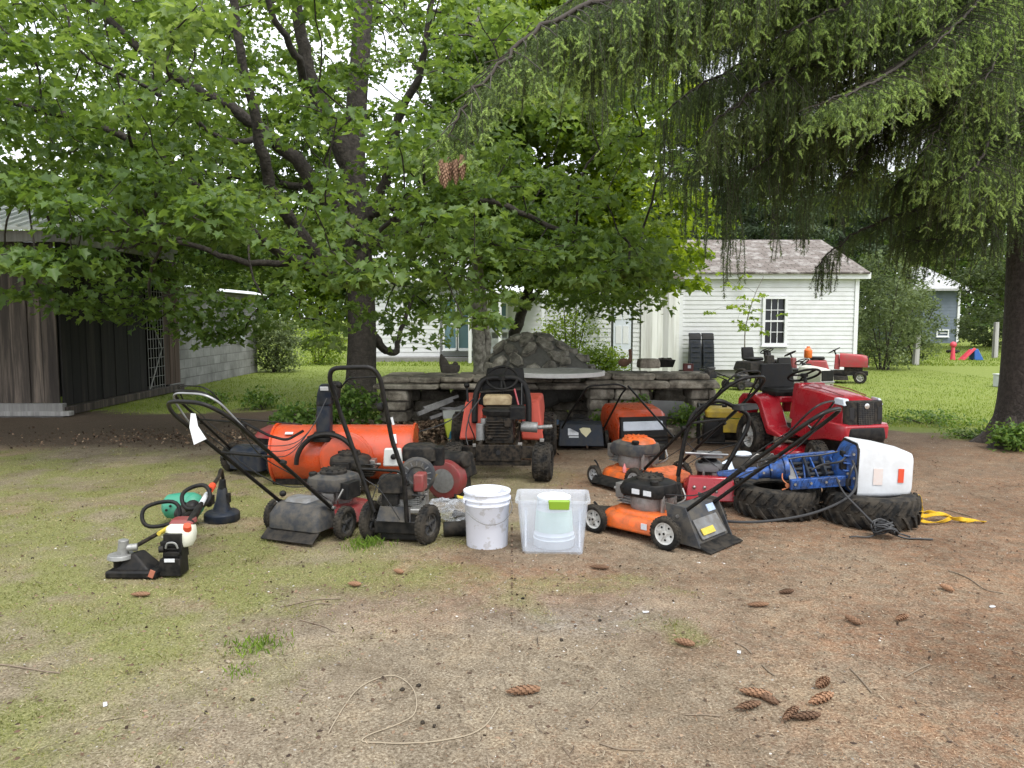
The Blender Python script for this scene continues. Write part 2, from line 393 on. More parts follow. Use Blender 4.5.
# small clumps of longer blades scattered through the worn grass
qx, qy = scatter(900, -7, 3, 2.1, 9.2, lambda a, c_: np.clip(gmasks(a, c_)[1] * 1.3 - .1, 0, 1) * .55); kk = 46
x = np.repeat(qx, kk) + rng.normal(size=len(qx) * kk) * np.repeat(rng.uniform(.015, .06, len(qx)), kk); y = np.repeat(qy, kk) + rng.normal(size=len(qx) * kk) * np.repeat(rng.uniform(.015, .06, len(qx)), kk)
blades('worn_grass_clumps', x, y, .017, .002, M_dry, lean=1.2, label='ragged little clumps of grass through the worn left of the yard')
# litter: needles, straw, chips
def slivers(name, n_, l0, l1, wd, m, dens, label, y1=9.5, cat='litter', yp=1.0):
    x, y = scatter(n_, -8, 8, 1.9, y1, dens, yp); k = len(x); a = rng.random(k) * 2 * np.pi; ln = l0 + (l1 - l0) * rng.random(k) ** 2
    z = ground_h(x, y) + .002 + rng.random(k) * .005; dx, dy = np.cos(a) * ln / 2, np.sin(a) * ln / 2; bx, by = -np.sin(a), np.cos(a)
    w2 = wd * (.5 + rng.random(k)); bend = (rng.random(k) - .5) * ln * .35; up = rng.random(k) * ln * .12
    P = [np.stack([x - dx + bx * w2, y - dy + by * w2, z], -1), np.stack([x - dx - bx * w2, y - dy - by * w2, z], -1),
         np.stack([x + bx * (bend - w2), y + by * (bend - w2), z + up], -1), np.stack([x + bx * (bend + w2), y + by * (bend + w2), z + up], -1),
         np.stack([x + dx - bx * w2 * .6, y + dy - by * w2 * .6, z], -1), np.stack([x + dx + bx * w2 * .6, y + dy + by * w2 * .6, z], -1)]
    o = npmesh(name, np.stack(P, 1).reshape(-1, 3), tilef(np.array([[0, 1, 2, 3], [3, 2, 4, 5]]), k, 6), m)
    tag(o, label, cat, kind='stuff'); return o
M_need = rnd_mat('needle_litter', [(0, (.05, .03, .018)), (.4, (.17, .09, .05)), (.75, (.33, .2, .11)), (1, (.5, .4, .28))], rough=.9)
M_straw = rnd_mat('straw_litter', [(0, (.10, .07, .045)), (.6, (.24, .19, .125)), (1, (.46, .40, .30))], rough=.9)
slivers('needle_litter', 100000, .008, .026, .0009, M_need, lambda a, c_: np.clip(.15 + gmasks(a, c_)[2], 0, 1) * (1 - gmasks(a, c_)[0]), 'brown fallen spruce needles strewn over the dirt')
slivers('straw_litter', 22000, .008, .038, .0008, M_straw, lambda a, c_: (1 - gmasks(a, c_)[0]) * .9, 'pale dry straw and grass clippings lying on the yard')
def pebbles(name, n_, s0, s1, m, dens, label, y0=1.9, y1=9.5):
    x, y = scatter(n_, -8, 8, y0, y1, dens); k = len(x); s_ = s0 + (s1 - s0) * rng.random(k) ** 3
    T = np.array([[1, 0, 0], [.3, .9, .1], [-.7, .6, 0], [-.9, -.4, .1], [0, -.9, 0], [.7, -.6, .1], [.15, .1, .7]])
    a = rng.random(k) * 6.28; X_ = np.stack([np.cos(a), np.sin(a), 0 * a], -1); Y_ = np.stack([-np.sin(a), np.cos(a), 0 * a], -1) * (.6 + .4 * rng.random(k))[:, None]
    Z_ = np.tile([[0, 0, 1.0]], (k, 1)) * (.5 + .5 * rng.random(k))[:, None]
    V = stamp(T, np.stack([x, y, ground_h(x, y) - .0005], -1), X_, Y_, Z_, s_)
    o = npmesh(name, V, tilef(np.array([[i, (i + 1) % 6, 6] for i in range(6)]), k, 7), m); tag(o, label, 'gravel', kind='stuff'); return o
M_peb = rnd_mat('pebble', [(0, (.06, .055, .05)), (.5, (.2, .18, .16)), (.85, (.36, .34, .31)), (1, (.62, .6, .56))], rough=.85)
pebbles('gravel_stones', 26000, .002, .009, M_peb, lambda a, c_: np.clip(.22 + gmasks(a, c_)[3], 0, 1) * (1 - gmasks(a, c_)[0]), 'small grey stones and grit scattered in the dirt')
M_flake = rnd_mat('bark_flake', [(0, (.03, .02, .015)), (.6, (.13, .08, .05)), (1, (.26, .18, .12))], rough=.9)
pebbles('bark_flakes', 9000, .004, .014, M_flake, lambda a, c_: (1 - gmasks(a, c_)[0]) * .8, 'dark crumbs of bark and old leaves on the dirt')
# leaf litter between the stone wall and the machines
def dead_leaves(name, n_, cx, cy, sx, sy, zt, label, s=.035):
    k = n_; x = cx + rng.normal(size=k) * sx; y = cy + rng.normal(size=k) * sy; x = np.where(np.abs(x) < 7.5, x, 0); y = np.clip(y, 2.1, 10.9); z = zt * np.exp(-((x - cx) / (2 * sx)) ** 2 - ((y - cy) / (1.6 * sy)) ** 2) + s * .25 + rng.random(k) * s * .8 + ground_h(x, y)
    N = nrm(rng.normal(size=(k, 3)) * .6 + [0, 0, 1]); U = nrm(np.cross(N, rng.normal(size=(k, 3)))); W = np.cross(N, U)
    T = np.array([[0, -.5, 0], [.45, 0, .15], [0, .55, 0], [-.4, .05, .12]])
    o = npmesh(name, stamp(T, np.stack([x, y, z], -1), U, W, N, s * (1 + rng.random(k))), tilef(np.array([[0, 1, 2, 3]]), k, 4), MATS['dead_leaf'])
    return tag(o, label, 'leaf litter', kind='stuff')
rnd_mat('dead_leaf', [(0, (.03, .02, .013)), (.5, (.11, .07, .045)), (.8, (.2, .13, .085)), (1, (.34, .25, .17))], rough=.85)
dead_leaves('leaf_litter', 5200, -.6, 9.55, 1.0, .38, .18, 'drift of brown dead leaves against the stone wall')
dead_leaves('leaf_litter', 1700, -3.4, 9.6, 1.6, .45, .0, 'brown dead leaves on bare soil by the old shed', s=.02)
# tufts of long grass
def tuft(cx, cy, n_, h, sp, label, nm='grass_tuft', wd=.0026):
    x = cx + rng.normal(size=n_) * sp; y = cy + rng.normal(size=n_) * sp; blades(nm, x, y, h, wd, M_tuft, lean=.9, label=label)
p = PG(258, 645); tuft(p.x, p.y, 260, .03, .06, 'short bright green grass tuft in the open dirt')
p = PG(366, 546); tuft(p.x, p.y, 260, .045, .07, 'green grass tuft growing at the edger wheels')
p = PG(240, 672); tuft(p.x, p.y, 90, .02, .04, 'tiny green grass tuft nearest the camera on the left')

# loose bits of dead leaf and short twigs over the whole yard
dead_leaves('scattered_leaf_bits', 2600, .5, 5.2, 3.4, 1.9, .0, 'scattered brown bits of dead leaf all over the yard', s=.011)
slivers('twig_bits', 1500, .03, .10, .0017, rnd_mat('twig_bits', [(0, (.05, .035, .025)), (.6, (.15, .11, .08)), (1, (.34, .28, .2))], rough=.9), lambda a, c_: (1 - gmasks(a, c_)[0]) * .8, 'short dry twig bits strewn over the dirt')
# ---------------------------------------------------------------- trees
M_bark = mat('maple_bark', (.062, .052, .043), .95, noise=.8, nscale=14, color2=(.018, .015, .013), bump=1.0, bscale=30, ncontrast=.15)
M_bark2 = mat('spruce_bark', (.075, .06, .052), .95, noise=.8, nscale=22, color2=(.028, .022, .02), bump=1.0, bscale=45, ncontrast=.12)
M_birch = mat('pale_bark', (.30, .28, .25), .9, noise=.8, nscale=12, color2=(.08, .07, .06), bump=.6, bscale=30, ncontrast=.12)
M_twig = mat('twig', (.045, .036, .028), .9)
M_leaf = rnd_mat('maple_leaves', [(0, (.046, .088, .019)), (.35, (.092, .158, .037)), (.7, (.14, .215, .058)), (1, (.215, .29, .10))], rough=.5, trans=.48, patch=.6, spec=.45)
M_leafy = rnd_mat('yellow_green_leaves', [(0, (.065, .115, .018)), (.4, (.12, .19, .03)), (.8, (.185, .265, .05)), (1, (.26, .34, .08))], rough=.5, trans=.6, patch=.5, spec=.4)
M_leafd = rnd_mat('dark_leaves', [(0, (.025, .05, .012)), (.4, (.045, .085, .02)), (.8, (.075, .125, .03)), (1, (.11, .17, .05))], rough=.6, trans=.35, patch=.4)
M_leafg = rnd_mat('grey_green_leaves', [(0, (.05, .075, .025)), (.4, (.09, .125, .045)), (.8, (.14, .18, .08)), (1, (.22, .26, .14))], rough=.6, trans=.35, patch=.6)
# lobed leaf, folded a little along its midrib
_h = [(-.20, .04), (-.44, .10), (-.30, .34), (-.47, .64), (-.20, .66)]
LT = np.array([[0, 0, 0], [0, 1, -.2]] + [[a, b_, .20 * abs(a) / .4 - .16 * b_ ** 2] for a, b_ in _h] + [[-a, b_, .16 * abs(a) / .4 - .16 * b_ ** 2 + .03] for a, b_ in _h])
LF = np.array([[0, 2, 4], [2, 3, 4], [0, 4, 6], [4, 5, 6], [0, 6, 1]] + [[0, 9, 7], [7, 9, 8], [0, 11, 9], [9, 11, 10], [0, 1, 11]])
QT = np.array([[-.5, .3, .05], [0, 0, 0], [.5, .35, .05], [0, 1, -.05]]); QF = np.array([[0, 1, 2], [0, 2, 3]])
DT = np.array([[-.32, .4, .06], [0, 0, 0], [.32, .45, .06], [0, 1, -.08]])
def leaves(name, pads, rad, m, parent, per=45, size=.11, T=LT, F_=LF, flat=.22, droop=.5, tilt=.45, r_=rng):
    """leaf sprays: per leaves in each flattened pad"""
    n_ = len(pads); k = n_ * per; c = np.repeat(pads, per, 0); R_ = np.repeat(rad, per)
    a = r_.random(k) * 2 * np.pi; q = np.sqrt(r_.random(k)); out_ = np.stack([np.cos(a), np.sin(a), np.zeros(k)], -1)
    C = c + out_ * (q * R_)[:, None]; C[:, 2] += (r_.random(k) - .5) * 2 * flat * R_ - droop * .5 * (q ** 2) * R_
    N = nrm(np.array([0, 0, 1.0]) + out_ * (.35 * q)[:, None] + r_.normal(size=(k, 3)) * tilt)
    D = out_ * .7 + r_.normal(size=(k, 3)) * .6 + np.array([0, 0, -droop]); D = nrm(D - N * (D * N).sum(-1, keepdims=True)); X_ = np.cross(D, N)
    S = size * (.45 + .85 * r_.random(k))
    C = C - D * S[:, None] * .5
    return npmesh(name, stamp(T, C, X_, D, N, S), tilef(F_, k, len(T)), m, parent)
def limb_tube(mb, pts, r0, r1, n=8, wob=.0):
    p = bez(pts, 6); k = len(p); rr = [r0 + (r1 - r0) * (i / (k - 1)) ** .8 for i in range(k)]
    if wob: p = [q + Vector((random.gauss(0, wob), random.gauss(0, wob), random.gauss(0, wob))) * (1 if 0 < i < k - 1 else 0) for i, q in enumerate(p)]
    mb.tube(p, rr, n); return [(q, r) for q, r in zip(p, rr)]
def grow(mb, nodes, targets, rmin=.004, k_len=.25, maxseg=.7):
    """connect every target to the branch system with thin curved twigs, thicker where many meet"""
    P = [np.array(q) for q, _ in nodes]; par = [-1] * len(P); cost = [0.] * len(P); root = len(P)
    T = np.array(targets); A = np.array(P)
    d = np.linalg.norm(T[:, None] - A[None], axis=-1).min(1); order = np.argsort(d)
    buf = np.zeros((len(P) + len(T) * 6, 3)); buf[:len(P)] = A; cst = np.zeros(len(buf)); m_ = len(P); links = []
    for i in order:
        t_ = T[i]; dd = np.linalg.norm(buf[:m_] - t_, axis=-1); j = int(np.argmin(dd + k_len * cst[:m_])); L_ = dd[j]
        ns = max(1, int(math.ceil(L_ / maxseg))); prev = j; a = buf[j].copy(); base = cst[j]
        for s in range(1, ns + 1):
            f = s / ns; q = a + (t_ - a) * f; q[2] += math.sin(math.pi * f) * L_ * .10
            if s < ns: q += rng.normal(size=3) * L_ * .04
            buf[m_] = q; cst[m_] = base + L_ * f; links.append((m_, prev)); prev = m_; m_ += 1
    cnt = np.ones(m_)
    parent_of = {c_: p_ for c_, p_ in links}
    for c_, p_ in reversed(links): cnt[p_] += cnt[c_]
    for c_, p_ in links:
        r1 = rmin * cnt[c_] ** .45; r0 = r1 * 1.12
        a, b_ = Vector(buf[p_]), Vector(buf[c_]); mid = (a + b_) / 2 + Vector(rng.normal(size=3)) * (b_ - a).length * .05
        mb.tube([a, mid, b_], [r0, (r0 + r1) / 2, r1], 5, cap=False)

# --- the big maple
TR = []
mb = MB()
T0 = PD(362, 408, 12.5)
Y0 = 12.5
def px(lst): return [PD(a, b_, c_) for a, b_, c_ in lst]
trunk = [(360, 412, 12.5), (361, 380, 12.5), (362, 330, 12.5), (360, 270, 12.5), (356, 215, 12.55), (354, 160, 12.6), (357, 100, 12.7), (362, 30, 12.8), (368, -80, 13), (372, -220, 13.2)]
nodes = []
tp = bez(px(trunk), 6); K = len(tp)
tr = [.255 * (1 + .5 * math.exp(-i / 2.2)) * (1 - .55 * i / K) for i in range(K)]
mb.tube(tp, tr, 20); nodes += [(q, r) for q, r in zip(tp[14:], tr[14:])]
big = [
 ([(358, 285, 12.45), (335, 275, 12.2), (312, 250, 11.9), (292, 222, 11.6), (272, 190, 11.2), (262, 150, 10.9), (252, 100, 10.6), (238, 40, 10.3), (228, -60, 10)], .15, .045),
 ([(352, 222, 12.5), (325, 200, 12.2), (300, 165, 11.9), (268, 135, 11.6), (225, 105, 11.2), (180, 80, 10.8), (130, 40, 10.4), (70, -20, 10)], .15, .04),
 ([(335, 275, 12.2), (300, 262, 11.5), (262, 240, 10.8), (235, 215, 10.2), (200, 190, 9.6), (150, 150, 9.0), (80, 120, 8.6), (-20, 95, 8.2)], .10, .03),
 ([(350, 165, 12.6), (322, 110, 12.3), (308, 70, 12.1), (300, 20, 12), (285, -60, 11.8)], .18, .06),
 ([(330, 130, 12.35), (310, 95, 12.2), (298, 60, 11.6), (270, 10, 11), (250, -60, 10.6)], .09, .03),
 ([(362, 225, 12.5), (385, 180, 12.2), (398, 120, 11.8), (420, 70, 11.4), (430, 10, 11), (440, -60, 10.8)], .10, .03),
 ([(366, 320, 12.5), (380, 345, 12.7), (395, 352, 13.0), (400, 335, 13.3), (415, 290, 13.6)], .09, .03),
 ([(364, 215, 12.5), (400, 205, 12.0), (450, 195, 11.4), (500, 205, 10.8), (560, 230, 10.4), (640, 265, 10.2)], .09, .02),
 ([(364, 245, 12.5), (395, 235, 12.9), (440, 215, 13.6), (500, 190, 14.4), (560, 160, 15)], .08, .02),
 ([(360, 240, 12.5), (352, 225, 11.6), (345, 215, 10.6), (352, 222, 9.6), (370, 240, 8.9)], .08, .02),
 ([(358, 200, 12.6), (320, 190, 13.2), (260, 180, 14), (180, 170, 15), (90, 160, 15.6)], .10, .03),
 ([(300, 262, 11.5), (250, 262, 11.4), (190, 245, 11.2), (130, 230, 11), (60, 235, 10.8)], .06, .02),
 ([(235, 215, 10.2), (215, 225, 9.5), (170, 240, 8.9), (110, 250, 8.4)], .035, .012),
 ([(268, 135, 11.6), (225, 140, 10.6), (160, 95, 9.6), (90, 60, 8.8)], .05, .015),
 ([(-120, 60, 9.5), (-40, 140, 8.8), (20, 205, 8.3)], .03, .01),
]
for pl, r0, r1 in big: nodes += limb_tube(mb, px(pl), r0, r1, 10, .012)
root = thing('maple_tree', 'huge leafy maple with thick dark forked trunk spreading over the machines', 'tree', (0, 0, 0))
mb.build('trunk', M_bark, root, smooth=60)
# spray centres: shell and layers of the crown; the lower rim hangs low
def low_z(x, y):
    """height of the crown's lower skirt over (x, y)"""
    r = np.sqrt(((x + 3.7) / 6.9) ** 2 + ((y - 11.8) / 5.0) ** 2)
    return np.interp(r, [0, .35, .6, .85, 1.0, 1.3], [3.3, 3.0, 2.5, 2.05, 1.95, 2.0]) + (fbm(x, y, 31, 3, .7) - .5) * 1.7
cand = []
N_ = 6400
cx = rng.uniform(-11, 3.8, N_); cy = rng.uniform(6.6, 16.6, N_)
r = np.sqrt(((cx + 3.9) / 6.9) ** 2 + ((cy - 11.8) / 4.9) ** 2)
lo = low_z(cx, cy); topz = 11.0 - 6.5 * np.clip(r, 0, 1.1) ** 2.2
u = rng.random(N_) ** 1.5; cz = lo + (topz - lo) * u
keep = (r < 1.03) & (topz > lo)
# gaps: a 3-d noise carves hollows between layers, the inside is thinner
hol = fbm(cx + cz * 1.7, cy - cz * 1.1, 33, 3, .55)
keep &= (hol > .43) & (rng.random(N_) < np.where(r > .62, 1, .5) * np.where(u < .18, 1.0, .62))
# skip what lies far above the frame
cam_el = (cz - 1.5) / np.maximum(cy, 1)
keep &= (cam_el < .42) | (rng.random(N_) < .28)
keep &= ~((cx > -.2) & (cz > 2.5) & (rng.random(N_) < .55))
pads = np.stack([cx, cy, cz], -1)[keep]
# more sprays high on the far left, where the crown closes the sky
k_ = 300; pads = np.concatenate([pads, np.stack([rng.uniform(-10.5, -3.5, k_), rng.uniform(9.5, 15.5, k_), rng.uniform(3.6, 7.2, k_)], -1), np.stack([rng.uniform(-6.5, .5, 200), rng.uniform(13.4, 16.8, 200), rng.uniform(3.8, 8.2, 200)], -1)])
# the lit spray that hangs in front of the trunk, and low hanging ends seen in the photograph
extra = [(395, 262, 9.2), (420, 255, 9.1), (370, 268, 9.3), (440, 270, 9.3), (350, 282, 9.5), (395, 285, 9.5), (425, 290, 9.6), (455, 282, 9.8), (345, 305, 9.8), (385, 310, 9.9), (330, 325, 10.3),
         (60, 165, 8.8), (30, 180, 8.9), (100, 175, 9), (130, 200, 9.2), (170, 190, 9.4), (205, 210, 9.7), (110, 285, 9.4), (150, 282, 9.6), (190, 290, 9.8), (230, 305, 10), (265, 300, 10.2), (60, 275, 9.0), (25, 268, 8.8), (5, 250, 8.7),
         (70, 305, 9.4), (100, 312, 9.5), (130, 308, 9.6), (160, 318, 9.7), (185, 322, 9.9), (200, 332, 10.0), (225, 335, 10.1), (250, 318, 10.2), (150, 300, 9.3), (115, 295, 9.2), (175, 305, 9.6), (20, 292, 9.1), (215, 300, 9.9), (245, 330, 10.3), (300, 318, 10.2), (325, 340, 10.4), (400, 322, 10.3), (420, 335, 10.6), (360, 318, 10), (445, 310, 10.2), (210, 318, 10.3), (236, 322, 10.4), (300, 300, 10.2), (285, 285, 10.0), (85, 300, 9.5), (40, 290, 9.2),
         (600, 290, 10.2), (640, 292, 10.2), (665, 292, 10.2), (690, 300, 10.1), (560, 270, 10.4), (520, 275, 10.5), (620, 272, 10.3), (645, 300, 10.3), (580, 300, 10.3), (540, 300, 10.6), (505, 300, 10.8), (475, 295, 10.6), (610, 310, 10.4), (575, 250, 10.6)]
pads = np.concatenate([pads, np.array([list(PD(*e)) for e in extra])])
# where the crown is open: the limbs show on the camera side of the trunk, and the shed roof shows at far left
u_ = 512 + FPX * pads[:, 0] / pads[:, 1]; v_ = 318 - FPX * (pads[:, 2] - 1.5) / pads[:, 1]
thin = (u_ > 235) & (u_ < 395) & (v_ > 20) & (v_ < 262) & (pads[:, 1] < 12.6)
pads = pads[~((thin & (rng.random(len(pads)) < .80)) | ((u_ < 66) & (v_ > 200) & (v_ < 250)) | ((u_ > 648) & (v_ > 225)) | ((u_ > 700) & (v_ > 150)))]
rad = rng.uniform(.26, .5, len(pads))
print('maple sprays', len(pads))
leaves('crown', pads, rad, M_leaf, root, per=52, size=.102, tilt=.5)
tw = MB(); grow(tw, nodes, pads, rmin=.0048); tw.build('twigs', M_bark, root, smooth=80)

# --- young yellow-green maple behind the stone wall, leaning twin stems
def small_tree(name, label, cat, base, stems, crown, n_, m, bark, per=26, size=.11, T=QT, F_=QF, prad=(.25, .5), group=None, part='crown', hollow=.42, seed=5, flat=.3, rmin=.004, tilt=.5, low=None):
    """stems: list of (pts, r0, r1); crown: list of (centre, radii) ellipsoids holding n_ sprays"""
    g = np.random.default_rng(seed)
    t_ = thing(name, label, cat, (0, 0, 0), group=group); mb = MB(); nd = []
    for pl, r0, r1 in stems: nd += limb_tube(mb, pl, r0, r1, 8, r0 * .12)[2:]
    mb.build('trunk', bark, t_, smooth=60)
    vol = np.array([c_[1][0] * c_[1][1] * c_[1][2] for c_ in crown]); P = []
    for (c_, rr), kk in zip(crown, (vol / vol.sum() * n_ * 2.2).astype(int)):
        d = nrm(g.normal(size=(kk, 3))) * (g.random(kk) ** .4)[:, None]; P.append(np.array(c_) + d * np.array(rr))
    P = np.concatenate(P); h = fbm(P[:, 0] + P[:, 2] * 1.3, P[:, 1] - P[:, 2], seed + 50, 3, .8); P = P[h > hollow][:n_] if (h > hollow).sum() < n_ else P[h > hollow][g.permutation((h > hollow).sum())[:n_]]
    if low is not None: P[:, 2] = np.maximum(P[:, 2], low)
    leaves(part, P, g.uniform(*prad, len(P)), m, t_, per=per, size=size, T=T, F_=F_, flat=flat, tilt=tilt, r_=g)
    tw = MB(); grow(tw, nd, P[::max(1, len(P) // 160)], rmin=rmin); tw.build('twigs', bark, t_, smooth=80)
    return t_
V3 = lambda *a: tuple(a)
s1 = px([(508, 375, 16), (512, 345, 16), (522, 310, 16), (535, 270, 16), (548, 220, 16), (560, 150, 16), (565, 60, 16)])
s2 = px([(522, 310, 16), (560, 270, 15.6), (610, 235, 15), (660, 210, 14.6)])
s3 = px([(535, 270, 16), (500, 235, 16.2), (470, 200, 16.4)])
small_tree('young_maple', 'yellow green young maple leaning behind the round stone mound', 'tree', None,
           [(s1, .14, .05), (s2, .06, .02), (s3, .05, .02)],
           [(PD(600, 235, 15), (2.3, 1.8, 1.2)), (PD(520, 225, 15.5), (1.8, 1.8, 1.3)), (PD(590, 130, 15.5), (2.6, 2.0, 1.8)), (PD(660, 262, 13), (1.1, 1.0, .6)), (PD(560, 10, 16), (2.6, 2, 1.6))],
           900, M_leafy, M_bark, per=40, size=.13, T=LT, F_=LF, seed=11, hollow=.36)
s4 = px([(480, 374, 13.8), (479, 330, 13.8), (476, 290, 13.8), (478, 240, 13.8), (474, 180, 13.8), (480, 100, 13.8), (478, 0, 13.8)])
s5 = px([(487, 372, 13.9), (487, 340, 13.9), (484, 300, 13.9), (480, 260, 13.9), (490, 220, 13.8), (500, 160, 13.7)])
small_tree('slender_tree', 'two pale slender stems rising close together behind the wall', 'tree', None, [(s4, .13, .05), (s5, .075, .03)],
           [(PD(490, 90, 13.8), (1.2, 1.2, 1.4)), (PD(480, 210, 13.8), (.9, .9, .7))], 150, M_leaf, M_birch, per=40, size=.12, T=LT, F_=LF, seed=12)
# ---------------------------------------------------------------- the weeping spruce on the right
M_needle = rnd_mat('spruce_needles', [(0, (.038, .062, .022)), (.5, (.078, .116, .040)), (.85, (.125, .17, .06)), (1, (.17, .14, .08))], rough=.55, trans=.3, patch=1.1)
M_tip = rnd_mat('new_spruce_tips', [(0, (.18, .27, .08)), (.5, (.28, .39, .13)), (1, (.40, .50, .2))], rough=.6, trans=.4)
root = thing('spruce_tree', 'tall weeping spruce with curtains of hanging needles and flared dark trunk', 'tree')
mb = MB()
tk = px([(1036, 452, 9.1), (1038, 425, 9.1), (1040, 390, 9.1), (1042, 330, 9.1), (1043, 250, 9.1), (1043, 150, 9.1), (1043, 0, 9.1), (1043, -200, 9.1), (1043, -420, 9.1)])
tp = bez(tk, 6); mb.tube(tp, [.48 * (1 + .45 * math.exp(-i / 3.0)) * (1 - .5 * i / len(tp)) for i in range(len(tp))], 24)
for a, l_ in ((200, .55), (255, .5), (300, .5), (165, .45), (340, .4), (90, .4), (40, .4)):
    c0 = tp[0]; d = Vector((math.cos(R(a)), math.sin(R(a)), 0))
    mb.tube(bez([c0 + d * .28 + Vector((0, 0, .42)), c0 + d * (.36 + l_ * .25) + Vector((0, 0, .14)), c0 + d * (.36 + l_ * .7) + Vector((0, 0, .02)), c0 + d * (.36 + l_) + Vector((0, 0, -.06))], 4), [.17, .16, .15, .14, .13, .12, .11, .1, .09, .07, .06, .05, .04], 10)
mb.build('trunk', M_bark2, root, smooth=70)
